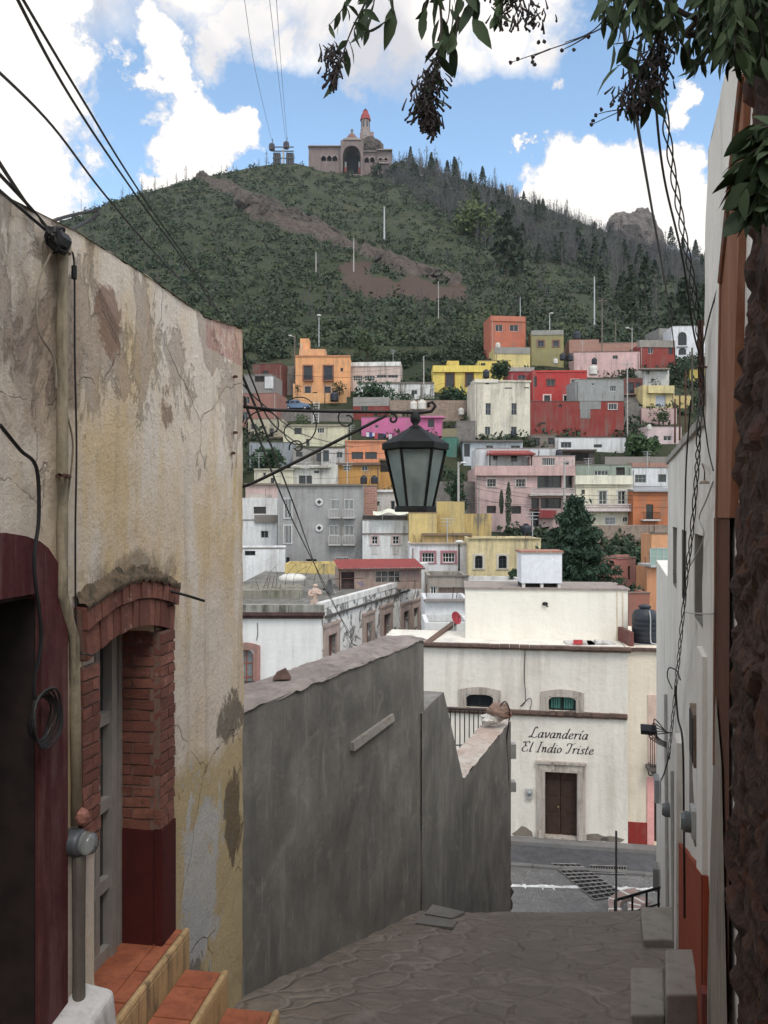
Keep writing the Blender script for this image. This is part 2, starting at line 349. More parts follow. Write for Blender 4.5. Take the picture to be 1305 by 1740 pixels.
def house(name, label, x0, x1, yt, yb, col, wins=(), Y=None, yaw=0, dep=5.5, ex=(), cat='house', rec=.16, foot=3, par=.35, mat=None, roofcol=(.3,.28,.26), sc=.6, dirt=.35, group=None, peel=0, dW=None):
    if Y is None: Y = depth_for(yb)
    o = W(x0, yb, Y); fr = Fr(o.x, o.y, math.cos(R(yaw)), math.sin(R(yaw)))
    a1 = fr.ray(x1, yb)[0]; xm = (x0+x1)/2; zt = fr.ray(xm, yt)[1]; zb = fr.ray(xm, yb)[1]-foot
    rt = root(name, fr.p(a1/2, zb+foot), label, cat, group)
    holes = []; wl = []
    for w in wins:
        r = list(fr.rect(*w[:4])); kw = dict(w[4]) if len(w) > 4 else {}
        r[0] = max(r[0], .05); r[1] = min(r[1], a1-.05); r[3] = min(r[3], zt-.05)
        ar = kw.pop('arch', 0)*(r[3]-r[2]); kw['opened'] = kw.get('opened', False)
        holes.append((*r, ar)); wl.append((r, kw))
    m = mat or plaster(col, sc, dirt, peel=peel)
    b = MB(); grid_wall(b, fr, [0, a1], [zb, zt], holes, 0, None, rec)
    b.quad(fr.p(a1,zb,0), fr.p(a1,zb,-dep), fr.p(a1,zt,-dep), fr.p(a1,zt,0)); b.quad(fr.p(0,zb,-dep), fr.p(0,zb,0), fr.p(0,zt,0), fr.p(0,zt,-dep))
    b.quad(fr.p(a1,zb,-dep), fr.p(0,zb,-dep), fr.p(0,zt,-dep), fr.p(a1,zt,-dep))
    t = .18; I = [(t,-t),(a1-t,-t),(a1-t,-dep+t),(t,-dep+t)]; O = [(0,0),(a1,0),(a1,-dep),(0,-dep)]
    for k in range(4):
        q = (k+1) % 4
        b.quad(fr.p(O[k][0],zt,O[k][1]), fr.p(O[q][0],zt,O[q][1]), fr.p(I[q][0],zt,I[q][1]), fr.p(I[k][0],zt,I[k][1]))
        b.quad(fr.p(I[k][0],zt,I[k][1]), fr.p(I[q][0],zt,I[q][1]), fr.p(I[q][0],zt-par,I[q][1]), fr.p(I[k][0],zt-par,I[k][1]))
    b.build('wall', m, rt)
    r_ = MB(); r_.quad(*[fr.p(i[0], zt-par+.01, i[1]) for i in I]); r_.build('roof', plaster(roofcol, .8, .6, (.09,.08,.075), .3), rt)
    for r, kw in wl:
        op = kw.pop('opened')
        if op:                                              # open loggia or carport: dark room behind
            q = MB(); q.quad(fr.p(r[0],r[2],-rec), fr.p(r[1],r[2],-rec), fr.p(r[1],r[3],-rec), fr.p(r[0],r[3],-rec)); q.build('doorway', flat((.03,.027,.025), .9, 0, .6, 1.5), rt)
        else: window(rt, fr, r[0], r[1], r[2], r[3], rec, **kw)
    for e in ex:
        nm_, ex0, ex1, ey0, ey1, o0, o1, ecol = e[:8]; q = MB()
        ra = fr.rect(ex0, ex1, ey0, ey1, o1)
        q.fbox(fr, ra[0], ra[1], ra[2], ra[3], o0, o1)
        q.build(nm_, ecol if not isinstance(ecol, tuple) else plaster(ecol, sc, dirt), rt)
    hr_ = random.Random(label)
    if cat in ('house', 'building') and not any(e[0] in ('parapet', 'coping', 'roof_edge') for e in ex):
        q = MB(); c_ = hr_.choice([(.2,.18,.16),(.3,.28,.26),(.14,.12,.11),(.24,.16,.13)]); q.fbox(fr, -.05, a1+.05, zt, zt+.07, -.24, .06); q.build('coping', plaster(c_, 2, .8), rt)
    if cat == 'house' and hr_.random() < .5:
        for k in range(hr_.choice((2, 3, 4))):
            q = MB(); a_ = hr_.uniform(.1, a1-.1); b_ = fr.p(a_, zt-.1, -.12-hr_.random()*2); q.tube([b_, b_+Vector((hr_.uniform(-.1,.1), 0, hr_.uniform(.5, 1.1)))], .02, 4); q.build('rebar', RUST, rt)
    if cat == 'house' and a1 > 4 and hr_.random() < .55:
        q = MB(); a_ = hr_.choice((.25, a1-.25)); q.tube([fr.p(a_, zt-.3, .08), fr.p(a_, zb+.5, .08)], .05, 6); q.build('downpipe', flat(hr_.choice([(.35,.34,.32),(.12,.12,.12),(.28,.2,.16)]), .7), rt)
    HF[label] = (rt, fr, a1, zb, zt); return rt, fr
HF = {}
def balustrade(rt, fr, x0, x1, y0, y1, off, col, n=10, slab=True):
    a0, a1, z0, z1 = fr.rect(x0, x1, y0, y1, off); q = MB()
    q.fbox(fr, a0, a1, z1-.12, z1, off-.18, off); q.fbox(fr, a0, a1, z0, z0+.1, off-.18, off)
    for i in range(n+1):
        a = a0+.1+(a1-a0-.2)*i/n; q.lathe(fr.p(a, z0, off-.09), [(.05,.1),(.09,.25),(.04,z1-z0-.25),(.06,z1-z0-.12)], 6)
    if slab: q.fbox(fr, a0-.05, a1+.05, z0-.22, z0, -.02, off+.03)
    return q.build('balustrade', plaster(col, 1, .3), rt)
def railing(rt, fr, x0, x1, y0, y1, off, n=12, m=None, slab=None):
    a0, a1, z0, z1 = fr.rect(x0, x1, y0, y1, off); q = MB()
    q.fbox(fr, a0, a1, z1-.04, z1, off-.04, off); q.fbox(fr, a0, a1, z0+.04, z0+.08, off-.04, off)
    for i in range(n+1):
        a = a0+(a1-a0)*i/n; q.fbox(fr, a-.015, a+.015, z0, z1-.04, off-.034, off-.006)
    for a in (a0, a1): q.fbox(fr, a-.02, a+.02, z1-.036, z1-.004, 0, off-.04)
    r = q.build('railing', m or IRON, rt)
    if slab:
        q = MB(); q.fbox(fr, a0-.08, a1+.08, z0-.16, z0, -.02, off+.04); q.build('balcony_slab', plaster(slab, 1, .4), rt)
    return r
# ------------------------------------------------------------------ terrain
TZ = [(19,-11.4),(46,-11.4),(60,-8.2),(70,-4.9),(88,-2.4),(92,-.2),(104,8),(115,14),(125,18.2),(140,26),(150,31)]
def tz(Y): return lerp_tab(TZ, Y)
def depth_for(yb):
    lo, hi = 47, 150
    for _ in range(40):
        m = (lo+hi)/2
        if CY-F*tz(m)/m > yb: lo = m
        else: hi = m
    return (lo+hi)/2
def fbm(x, y, s, o=5):
    return noise.fractal(Vector((x/s, y/s, 3.3)), .9, 2.1, o)
SKY = [(-1500,760),(-900,640),(-400,520),(0,420),(100,378),(150,362),(185,347),(250,327),(300,313),(340,302),(400,291),(450,281),(500,277),(522,282),(545,289),(600,292),(645,291),(668,278),(685,274),(700,278),(720,286),(780,302),(840,322),(870,337),(900,346),(960,368),(1010,388),(1060,405),(1120,420),(1200,448),(1400,520),(1800,640),(2600,780)]
YR = [(-1500,380),(0,430),(200,470),(400,540),(620,600),(800,620),(1100,640),(1400,600),(2600,480)]
def hill_pt(px, v, rough=True):
    """a point on the hillside: px fans the columns out, v climbs from the foot (0) to the ridge (1)"""
    Yr = lerp_tab(YR, px); zr = (CY-lerp_tab(SKY, px))/F*Yr
    Y = 150+(Yr-150)*v; z = 31+(zr-31)*(v**1.12 if v > 0 else 0); X = (px-CX)/F*Y
    if rough:
        k = min(1, v*5)*(1 if v < .9 else max(0.15, (1-v)*10))
        z += k*(fbm(X, Y, 90)*5.5+fbm(X+50, Y, 22, 4)*1.6)
    return Vector((X, Y, z))
def hill_find(px, py):
    lo, hi = 0, 1
    for _ in range(30):
        m = (lo+hi)/2; p = hill_pt(px, m)
        if CY-F*p.z/p.y > py: lo = m
        else: hi = m
    return hill_pt(px, (lo+hi)/2)
def scr(p): return CX+F*p.x/p.y, CY-F*p.z/p.y
# rocky band and bare earth on the slope, as lines the ground cover keeps off
BAND = [(335,300,7),(400,330,11),(430,350,19),(480,372,20),(530,388,15),(575,412,8),(620,432,7),(660,447,11),(700,460,12),(740,470,9),(780,478,8)]
DIRT = [(640,488,46,20),(700,492,60,20),(750,500,50,16),(610,475,30,16),(600,455,30,12)]
def rockness(px, py):
    px += 9*noise.noise(Vector((px/25, py/18, 1))); py += 7*noise.noise(Vector((px/25, py/18, 7)))
    r = 0
    for (a, b) in zip(BAND, BAND[1:]):
        dx, dy = b[0]-a[0], b[1]-a[1]; t = max(0, min(1, ((px-a[0])*dx+(py-a[1])*dy)/(dx*dx+dy*dy)))
        d = math.hypot(px-a[0]-t*dx, py-a[1]-t*dy); r = max(r, 1-d/(a[2]+(b[2]-a[2])*t))
    return r
def dirtness(px, py):
    px += 14*noise.noise(Vector((px/40, py/25, 5))); py += 8*noise.noise(Vector((px/30, py/20, 9)))
    return max(1-math.hypot((px-x)/rx, (py-y)/ry) for x, y, rx, ry in DIRT)
def build_terrain():
    me = MB(); n = 0; cols = []
    PX = [-1500,-1000,-600,-300]+[x for x in range(-60, 1420, 7)]+[1600,1900,2300,2600]
    VV = [i/88 for i in range(89)]
    for v in VV:
        for px in PX:
            p = hill_pt(px, v); x, y = scr(p); r = rockness(x, y); d = dirtness(x, y)
            if r > 0: p.z += r*(3.5+5*abs(noise.noise(p/9)))
            me.v.append(p); cols.append((min(1, max(0, r*4)), min(1, max(0, d*4)), 0, 1))
    for k, (dy, dz) in enumerate(((30,-3),(120,-30),(500,-150))):
        for px in PX: p = hill_pt(px, 1); me.v.append(p+Vector((p.x/p.y*dy, dy, dz))); cols.append((0,0,0,1))
    m = len(PX)
    for j in range(len(VV)+2):
        for i in range(m-1): me.f.append((j*m+i, j*m+i+1, (j+1)*m+i+1, (j+1)*m+i))
    mt, nt, N, L, b = newmat('hillside_ground'); tc = N.new('ShaderNodeTexCoord'); co = tc.outputs['Object']
    vc = N.new('ShaderNodeVertexColor'); vc.layer_name = 'cover'; sp = N.new('ShaderNodeSeparateColor'); L.new(vc.outputs[0], sp.inputs[0])
    c = mixc(N, L, rmp(N, L, nz(N, L, co, .03, 8, .65), .35, .65), (.034,.046,.026), (.07,.072,.042))
    c = mixc(N, L, rmp(N, L, nz(N, L, co, .35, 8, .7), .45, .7), c, (.032,.042,.025))
    n2 = nz(N, L, co, .12, 9, .7, .8)
    c = mixc(N, L, rmp(N, L, mth(N, L, 'ADD', sp.outputs[1], mth(N, L, 'MULTIPLY', n2, .6)), .55, .85), c, (.082,.058,.046))
    rk = mixc(N, L, rmp(N, L, nz(N, L, co, .5, 9, .75, 1), .38, .6), (.035,.03,.026), (.125,.10,.085))
    c = mixc(N, L, rmp(N, L, mth(N, L, 'ADD', sp.outputs[0], mth(N, L, 'MULTIPLY', n2, .6)), .5, .8), c, rk)
    L.new(c, b.inputs['Base Color']); b.inputs['Roughness'].default_value = .95; b.inputs['Specular IOR Level'].default_value = .1
    bump(N, L, b, nz(N, L, co, .25, 9, .75), 1.5, .8)
    global HILLM; HILLM = mt; o = me.build('hillside', mt, None, True); tag(o, kind='structure')
    ca = o.data.color_attributes.new('cover', 'FLOAT_COLOR', 'POINT')
    ca.data.foreach_set('color', [x for c_ in cols for x in c_])
    # town ground between the plaza and the foot of the hill
    t = MB(); YY = [19+(150-19)*i/70 for i in range(71)]; XX = [-160+320*i/80 for i in range(81)]
    for Y in YY:
        for x in XX:
            k = min(1, max(0, (Y-48)/8)); X = x*(.35+.65*Y/150) if Y < 150 else x
            t.v.append(Vector((x, Y, tz(Y)+k*fbm(x, Y, 12, 4)*.5-(0.06 if Y < 46 else 0)+(.3 if Y >= 149 else 0))))
    m = len(XX)
    for j in range(len(YY)-1):
        for i in range(m-1): t.f.append((j*m+i, j*m+i+1, (j+1)*m+i+1, (j+1)*m+i))
    tag(t.build('town_ground', HILLM, None, True), kind='structure')
    g = MB(); g.quad((-6000,-3000,-16),(6000,-3000,-16),(6000,9000,-16),(-6000,9000,-16)); tag(g.build('ground', flat((.07,.065,.05), .95)), kind='structure')
build_terrain()
# crags that stand out of the slope
def crag(px, py, w, h, seed, name='rocky_outcrop'):
    base = hill_find(px, py); Y = base.y; rx = w/F*Y/2; rz = h/F*Y; m = MB(); n = 26
    for i in range(n+1):
        th = math.pi*i/n
        for q in range(n*2):
            a = math.pi*q/n; d = Vector((math.sin(th)*math.cos(a), math.sin(th)*math.sin(a), math.cos(th)))
            s_ = Vector((seed*3.1, 0, 0)); k = 1+.32*noise.noise(d*1.8+s_)+.22*(.5-abs(noise.noise(Vector((d.x*4.5, d.y*4.5, d.z*2.2))+s_)))+.09*noise.noise(d*11+s_)
            m.v.append(base+Vector((d.x*rx*k, d.y*rx*.8*k, max(-.4, d.z)*rz*k)))
    for i in range(n):
        for q in range(n*2): a = i*n*2+q; b_ = i*n*2+(q+1) % (n*2); m.f.append((a, a+n*2, b_+n*2, b_))
    o = m.build(name, ROCK, None, loc=base); tag(o, kind='structure'); return o
ROCK = rockmat((.035,.03,.026), (.13,.105,.09), (.07,.06,.052), .16, 'crag_rock', 1.6)
ROCK2 = rockmat((.10,.085,.078), (.185,.16,.145), (.07,.06,.056), .14, 'buff_rock', 1.6)
o_ = crag(1076, 412, 96, 50, 3); o_.data.materials[0] = ROCK2
for i, (x, y, w, h) in enumerate([(430,352,50,20),(462,364,46,22),(500,378,50,22),(530,388,44,20),(344,304,24,10),(405,333,22,12),(560,400,36,14),(690,455,40,10),(730,468,44,10),(770,478,36,9),(655,440,34,9)]):
    crag(x, y, w, h, 10+i)

# ------------------------------------------------------------------ growth on the hill
LF_D = foliage((.018,.032,.018), (.048,.068,.034), sc=.12)
LF_M = foliage((.03,.05,.022), (.085,.11,.045), sc=.1)
LF_B = foliage((.018,.04,.018), (.04,.075,.035), sc=.8)
TWIG = flat((.10,.095,.09), .9, 0, .3, .5)
BARK = flat((.07,.055,.045), .9, 0, .4, 4)
def pine_proto(rt, H, n, mat, size):
    t = MB(); t.tube([(0,0,-H*.05),(0,0,H*.95)], H*.02, 5, r1=H*.004); 
    for v in range(len(t.v)): t.v[v] += Vector(rt.location)
    t.build('trunk', BARK, rt); c = MB(); L0 = Vector(rt.location)
    for i in range(n):
        z = random.random()**.8; r = (1-z)*H*.23*(.45+.75*random.random())+H*.01; a = random.random()*6.283
        if math.sin(z*55+a) < -.45: continue
        c.leaf(L0+Vector((r*math.cos(a), r*math.sin(a), H*(.12+.88*z)-r*.25)), size*(.6+.8*random.random()), long=1.3)
    c.build('crown', mat, rt)
def bushy(rt, H, Rr, n, mat, size, base=.25, lobes=9, bark=None):
    L0 = Vector(rt.location); t = MB(); t.tube([L0+Vector((0,0,-.3)), L0+Vector((.02*H,0,H*.3)), L0+Vector((0,.02*H,H*.7))], Rr*.08, 6, r1=Rr*.02)
    lb = []
    for i in range(lobes):
        a = random.random()*6.283; rr = Rr*.62*math.sqrt(random.random()); z = H*(base+(1-base)*(.10+.72*random.random()))
        lb.append((Vector((rr*math.cos(a), rr*math.sin(a), z)), Rr*(.3+.25*random.random())))
        t.tube([L0+Vector((0,0,H*.3)), L0+lb[-1][0]], Rr*.03, 4, r1=Rr*.01)
    t.build('trunk', bark or BARK, rt); c = MB()
    for i in range(n):
        p, r = lb[i % lobes]; d = Vector((random.gauss(0,1), random.gauss(0,1), random.gauss(0,.85))).normalized()*r*(.55+.55*random.random())
        q = p+d; c.leaf(L0+Vector((q.x, q.y, max(q.z, .05))), size*(.6+.8*random.random()), long=1.25)
    c.build('crown', mat, rt)
def bare(rt, H, mat, n=16, th=.012, lean=.05):
    L0 = Vector(rt.location); t = MB(); c = MB(); k = 3+int(random.random()*2)
    for s_ in range(k):
        a = random.random()*6.283; top = Vector((math.cos(a)*H*.14*s_/k, math.sin(a)*H*.14*s_/k, H*(1-.12*s_)))
        mid = top*.5+Vector((random.gauss(0,H*lean*.5), random.gauss(0,H*lean*.5), 0)); P = cr([(0,0,-.5), mid, top], 4)
        t.tube([L0+p for p in P], H*th*(1 if s_ == 0 else .6), 4, r1=H*.002)
        for i in range(n//k*2):
            f = .3+.68*random.random(); p = P[min(len(P)-1, int(f*(len(P)-1)))]; b_ = random.random()*6.283; l = H*.2*(1.15-f)
            e = p+Vector((math.cos(b_)*l*.7, math.sin(b_)*l*.7, l*1.1)); c.tube([L0+p, L0+(p+e)*.5+Vector((0,0,l*.05)), L0+e], H*.0032, 3, False, r1=H*.0012)
            for q in range(2):
                g = e+Vector((random.gauss(0,l*.25), random.gauss(0,l*.25), l*.35)); c.tube([L0+(p+e)*.5, L0+g], H*.0024, 3, False, r1=H*.001)
    t.build('trunk', mat, rt); c.build('branches', mat, rt)
def on_hill(px, py, v=None): return hill_find(px, py)-Vector((0,0,.3))
# distinct trees of the hill
GR = 'bare trees on the wooded shoulder of the hill'; GP = 'dark conifers on the hill'; GB = 'leafy green trees on the hillside'
bare_p = []
for k in range(3):
    r0 = root('bare_tree', on_hill(700+k*12, 292), 'bare grey leafless tree on the wooded hillside', 'tree', GR); bare(r0, 16+3*k, TWIG, 20); bare_p.append(r0)
pin_p = []
for k in range(2):
    r0 = root('conifer', on_hill(732+40*k, 300+8*k), 'dark green pointed conifer on the wooded hillside', 'tree', GP); pine_proto(r0, 15+3*k, 420, LF_D, 1.5); pin_p.append(r0)
gr_p = []
for k in range(2):
    r0 = root('broadleaf_tree', on_hill(640+30*k, 300), 'rounded dark green tree on the hillside', 'tree', GB); bushy(r0, 8+k, 4.5, 420, LF_D, 1.2, .1); gr_p.append(r0)
def sky_y(px): return lerp_tab(SKY, px)
def region(px, py):
    top = py < sky_y(px)+14
    if px < 500: return 'left ridge of the hill'
    if px < 760: return 'crest just right of the station' if top else 'slope below the station'
    if px < 880: return 'ridge left of the bell turret' if top else 'dark slope around the olive green tree'
    if px < 1020: return 'ridge between the bell turret and the big rock' if top else 'wooded slope under the ridge wall'
    return 'ridge around the big rock' if top else 'right flank below the big rock'
for i in range(118):                                     # bare trees, ridge and right shoulder
    px = random.uniform(700, 1190) if i < 100 else random.uniform(150, 500); t = random.random()**(1.2 if i < 100 else 6)
    py = sky_y(px)+2+t*((px-640)*.28 if i < 100 else 14); copy_tree(random.choice(bare_p), on_hill(px, py), random.random()*6, (.6+.5*random.random())*(1 if i < 100 else .55), 'bare grey tree on the '+region(px, py))
for i in range(64):
    px = random.uniform(690, 1200); py = sky_y(px)+3+random.random()**.8*(px-600)*.3; copy_tree(random.choice(pin_p), on_hill(px, py), random.random()*6, .5+.5*random.random(), 'dark pointed conifer on the '+region(px, py))
for (px, py, s_) in [(742,284,.7),(775,292,.9),(820,315,1),(1118,420,.9),(1140,428,1.1),(1160,435,1),(1182,445,1.1),(1200,452,.9),(890,345,.6),(862,470,1.6),(848,455,1.3),(880,470,1.2)]:
    copy_tree(random.choice(pin_p), on_hill(px, py), random.random()*6, s_, 'taller dark conifer on the '+region(px, py))
for i in range(96):
    px = random.uniform(410, 1180); py = random.uniform(548, 602) if i < 72 else random.uniform(300, 540)
    if dirtness(px, py) > -.3 or rockness(px, py) > -.2: continue
    copy_tree(random.choice(gr_p), on_hill(px, py), random.random()*6, .38+.5*random.random() if i < 72 else .5+.4*random.random(), ('small rounded green tree at the foot of the hill above the houses' if i < 72 else 'rounded dark green tree on the '+region(px, py)))
r0 = root('broadleaf_tree', on_hill(815, 408), 'bright olive green bushy tree standing out on the dark wooded slope', 'tree'); bushy(r0, 17, 13, 1500, foliage((.05,.07,.02), (.11,.14,.045), sc=.1), 1.6, .1, 12)
# scrub cover, one uncountable mass each
def scrub(name, label, n, mat, fn, kind='stuff'):
    m = MB(); c = 0; tries = 0
    while c < n and tries < n*30:
        tries += 1
        r = fn()
        if not r: continue
        p, w, h, k, sz = r; c += 1
        for i in range(k):
            a = random.random()*6.283; rr = w*math.sqrt(random.random()); q = p+Vector((rr*math.cos(a), rr*math.sin(a), h*random.random()*(1-.5*(rr/w)**2)))
            m.leaf(q, sz*(.6+.8*random.random()), long=1.3)
    return tag(m.build(name, mat), label, 'shrubs', None, kind)
def hill_sample(px0, px1, keep, wmin, wmax, hmax, k, sz, v0=0.0, v1=.995):
    def f():
        px = random.uniform(px0, px1); v = random.uniform(v0, v1)**1.25; p = hill_pt(px, v); x, y = scr(p)
        if rockness(x, y) > .05 or dirtness(x, y) > .02: return None
        if not keep(x, y): return None
        w = random.uniform(wmin, wmax); d = p.y/300; return p-Vector((0,0,.2)), w, random.uniform(.5, 1)*hmax*w/wmax, k, sz*(.6+.4*d)
    return f
def patch(x, y, s_=40, th=0): return noise.noise(Vector((x/s_, y/(s_*.7), 2.2)))+.6*noise.noise(Vector((x/9, y/8, 8))) > th
scrub('scrub', 'low dark green scrub covering the hillside', 5200, LF_D, hill_sample(60, 1230, lambda x, y: (patch(x, y, 40, -.3)), 0.7, 2.9, 5.0, 20, .85))
scrub('scrub', 'olive green bushes scattered over the hillside', 2200, LF_M, hill_sample(60, 1230, lambda x, y: patch(x+200, y, 50, .0) and y < 590, .7, 2.2, 3.4, 15, .8))
def wood_keep(x, y): return x > 640 and y < 400+(x-700)*.2 and y < 500 and (y-sky_y(x)) < (x-560)*.42
mw = MB()
for i in range(420):                                     # thin dead stems over the rest of the slope
    px = random.uniform(150, 1150); v = random.uniform(.05, .97); p = hill_pt(px, v); x, y = scr(p)
    if rockness(x, y) > 0 or dirtness(x, y) > 0: continue
    H = random.uniform(4, 8)
    for k in range(3): mw.tube([p, p+Vector((random.gauss(0,1.0), 0, H*(1-.2*k)))], .10, 3, False, r1=.03)
for i in range(3400):                                    # the leafless wood as one mass
    px = random.uniform(650, 1215); v = random.uniform(.3, .985); p = hill_pt(px, v); x, y = scr(p)
    if not wood_keep(x, y) or rockness(x, y) > 0: continue
    H = random.uniform(6, 12); 
    mw.tube([p, p+Vector((random.gauss(0,.4), 0, H))], .13, 3, False, r1=.04)
    for q in range(9):
        f = .25+.7*random.random(); a = random.random()*6.283; l = H*.24*(1.2-f); b0 = p+Vector((0,0,H*f)); mw.tube([b0, b0+Vector((math.cos(a)*l*.8, math.sin(a)*l*.8, l))], .07, 3, False, r1=.03)
tag(mw.build('leafless_wood', flat((.062,.058,.062), .95, 0, .3, .1)), 'mass of grey leafless trees on the right shoulder of the hill', 'wood', None, 'stuff')
scrub('undergrowth', 'dark undergrowth beneath the leafless wood', 1500, LF_D, hill_sample(640, 1215, wood_keep, 1.5, 3.5, 4.5, 14, 1.1, .25, .985))
# light poles on the hill
def light_pole(px, y0, y1, label, m, lamp=True, Y=None, arm=0, r=.09):
    b0 = hill_find(px, y1) if Y is None else W(px, y1, Y); h = (y1-y0)/F*b0.y
    rt = root('lamp_post' if lamp else 'pole', b0, label, 'lamp post' if lamp else 'pole'); q = MB(); q.tube([b0-Vector((0,0,1)), b0+Vector((0,0,h))], r*1.25, 6, r1=r*.8); q.build('post', m, rt)
    if lamp:
        q = MB(); t = b0+Vector((arm, 0, h)); 
        if arm: q.tube([b0+Vector((0,0,h-.4)), t], r*.5, 5)
        q.blob(t+Vector((0,-.1,.1)), .42+abs(arm)*.2, .3, .2, 8, .02); q.build('lamp_head', flat((.6,.6,.58), .4), rt)
    return rt, b0, h
GALV = flat((.42,.43,.44), .5, .3, .15, 2); WOODP = flat((.16,.13,.11), .9, 0, .3, 1); CONP = flat((.36,.34,.32), .8, 0, .2, 1)
light_pole(653, 353, 413, 'tall pale lamp post beside the green strip high on the slope', GALV, True, r=.35)
light_pole(601, 405, 462, 'thin grey post above the bare brown earth on the hill', CONP, False, r=.22)
light_pole(542, 538, 592, 'slim lamp post rising behind the apricot orange house', GALV, True)
light_pole(1010, 470, 558, 'tall white mast on the slope above the olive house', GALV, False, r=.16)
light_pole(537, 428, 464, 'bleached dead trunk standing left of the bare earth', flat((.3,.28,.26), .9), False, r=.25)
light_pole(745, 478, 548, 'thin grey post in the scrub above the yellow house', CONP, False, r=.1)
light_pole(138, 340, 372, 'small lamp post on the left ridge of the hill', GALV, True, r=.2)
light_pole(376, 280, 298, 'short mast left of the cable car station on the ridge', CONP, False, r=.2)

# ------------------------------------------------------------------ hilltop station, gondolas, chapel
STONE = plaster((.22,.17,.16), .25, .5, (.1,.085,.08), .22); STONE_L = plaster((.33,.27,.25), .3, .3, (.14,.12,.12), .2); REDT = plaster((.32,.07,.07), .4, .2, (.1,.04,.04), .2)
def station():
    Y = 575; o = W(524.5, 285, Y); fr = Fr(o.x, o.y, 1, 0)
    rt = root('cable_car_station', W(595, 287, Y), 'pinkish stone cable car station with big dark arch on the hilltop', 'station')
    X = lambda p: (p-524.5)/F*Y; Z = lambda p: (CY-p)/F*Y
    def holes(l): return [(X(a), X(b), Z(d), Z(c), ar*(X(b)-X(a))) for a, b, c, d, ar in l]
    def seg(name, x0, x1, y0, y1, hl, off=0, dep=16, m=STONE, rec=3):
        q = MB(); H = holes(hl); grid_wall(q, fr, [X(x0), X(x1)], [Z(y1), Z(y0)], H, off, None, rec)
        a0, a1, z0, z1 = X(x0), X(x1), Z(y1), Z(y0); p = fr.p
        q.quad(p(a1,z0,off),p(a1,z0,off-dep),p(a1,z1,off-dep),p(a1,z1,off)); q.quad(p(a0,z0,off-dep),p(a0,z0,off),p(a0,z1,off),p(a0,z1,off-dep))
        q.quad(p(a0,z1,off),p(a1,z1,off),p(a1,z1,off-dep),p(a0,z1,off-dep)); w = q.build(name, m, rt)
        for h in H:
            g = MB(); g.quad(p(h[0],h[2],off-rec+.01),p(h[1],h[2],off-rec+.01),p(h[1],h[3],off-rec+.01),p(h[0],h[3],off-rec+.01)); g.build('opening', flat((.022,.024,.03), .8), w)
            if h[1]-h[0] < 8:
                g = MB(); n = 10; c = (h[0]+h[1])/2; r = (h[1]-h[0])/2; g.tube([p(c-r*1.1*math.cos(math.pi*i/n), h[3]-r+r*1.1*math.sin(math.pi*i/n), off+.1) for i in range(n+1)], .45, 5); g.build('arch_trim', STONE_L, w)
        return w
    seg('left_wing', 524.5, 579, 250, 297, [(546,554,264.5,274,.5),(555.5,563.5,264.5,274,.5),(565,573,264.5,274,.5)])
    seg('arch_block', 579, 617.5, 241, 306, [(582.5,613,250,298,.5)], 2.5, 20, STONE, 14)
    seg('right_wing', 617.5, 641, 259, 297, [(619.5,627,267,276.5,.5),(629,636.5,267,276.5,.5)])
    seg('end_wing', 641, 665.5, 258, 312, [(643,650,269,277,.5),(652,659,269,277,.5)], 1)
    for a, b, y in ((524.5,579,250),(617.5,641,259),(641,665.5,258)):
        q = MB(); q.fbox(fr, X(a)-.4, X(b)+.4, Z(y), Z(y-1.5), -16, 3.4 if a > 640 else 1.6); q.build('cornice', STONE_L, rt)
    q = MB(); q.fbox(fr, X(583), X(613.5), Z(241), Z(238.5), -18, 3.2); q.fbox(fr, X(588), X(608), Z(238.5), Z(236.5), -17, 3); q.build('gable', STONE_L, rt)
    q = MB()
    q.fbox(fr, X(524.5), X(545), Z(300), Z(266), 0, 1); q.build('plinth', STONE, rt)
    q = MB(); q.fbox(fr, X(641), X(661), Z(281), Z(279), 1, 3.4)
    for i in range(9): q.fbox(fr, X(641.5+i*2.3), X(642.3+i*2.3), Z(279), Z(276.5), 2.6, 3.2)
    q.fbox(fr, X(641), X(661), Z(276.5), Z(275.9), 2.5, 3.4); q.build('balcony', STONE_L, rt)
    for px in (586.5, 610): q = MB(); q.fbox(fr, X(px-2), X(px+2), Z(288), Z(278), -9, -6); q.build('counter', flat((.35,.08,.07), .6), rt); q = MB(); q.fbox(fr, X(px-1.5), X(px+1.5), Z(278), Z(268), -8.5, -6.5); q.build('booth', flat((.5,.48,.47), .6), rt)
    # lookout tower
    rt2 = root('lookout_tower', W(621, 236, 590), 'slim stone lookout tower with red dome above the station', 'tower'); Yt = 590; c = W(621, 250, Yt)
    k = Yt/F; q = MB(); q.lathe(c, [(9.3*k,0),(8.8*k,27*k),(9.2*k,27.2*k),(9.2*k,29*k),(7.4*k,29*k),(7.2*k,46*k)], 8, R(22.5)); q.build('shaft', STONE_L, rt2)
    q = MB(); q.lathe(c, [(9*k,45*k),(9*k,47*k),(8.4*k,48*k),(7.8*k,52*k),(5.5*k,57*k),(4.4*k,59*k),(4.6*k,61*k),(1.2*k,61.5*k)], 16); q.build('dome', REDT, rt2)
    q = MB(); q.lathe(c, [(.35*k,61*k),(.3*k,67*k)], 6); q.lathe(c, [(2.4*k,63.2*k),(2.4*k,63.8*k)], 8); q.build('finial', IRON, rt2)
    for i in range(6):
        q = MB(); a = R(-90+60*(i-2.5)*.8); d = Vector((math.cos(a), math.sin(a), 0)); t = Vector((-d.y, d.x, 0)); cc = c+d*7.3*k+Vector((0,0,37*k))
        q.hexa([cc+t*sx*1.3*k+d*sy*.3*k+Vector((0,0,sz*5*k)) for sz in (-1,1) for sx, sy in ((-1,1),(1,1),(1,-1),(-1,-1))]); q.build('window', glassmat((.06,.06,.07)), rt2)
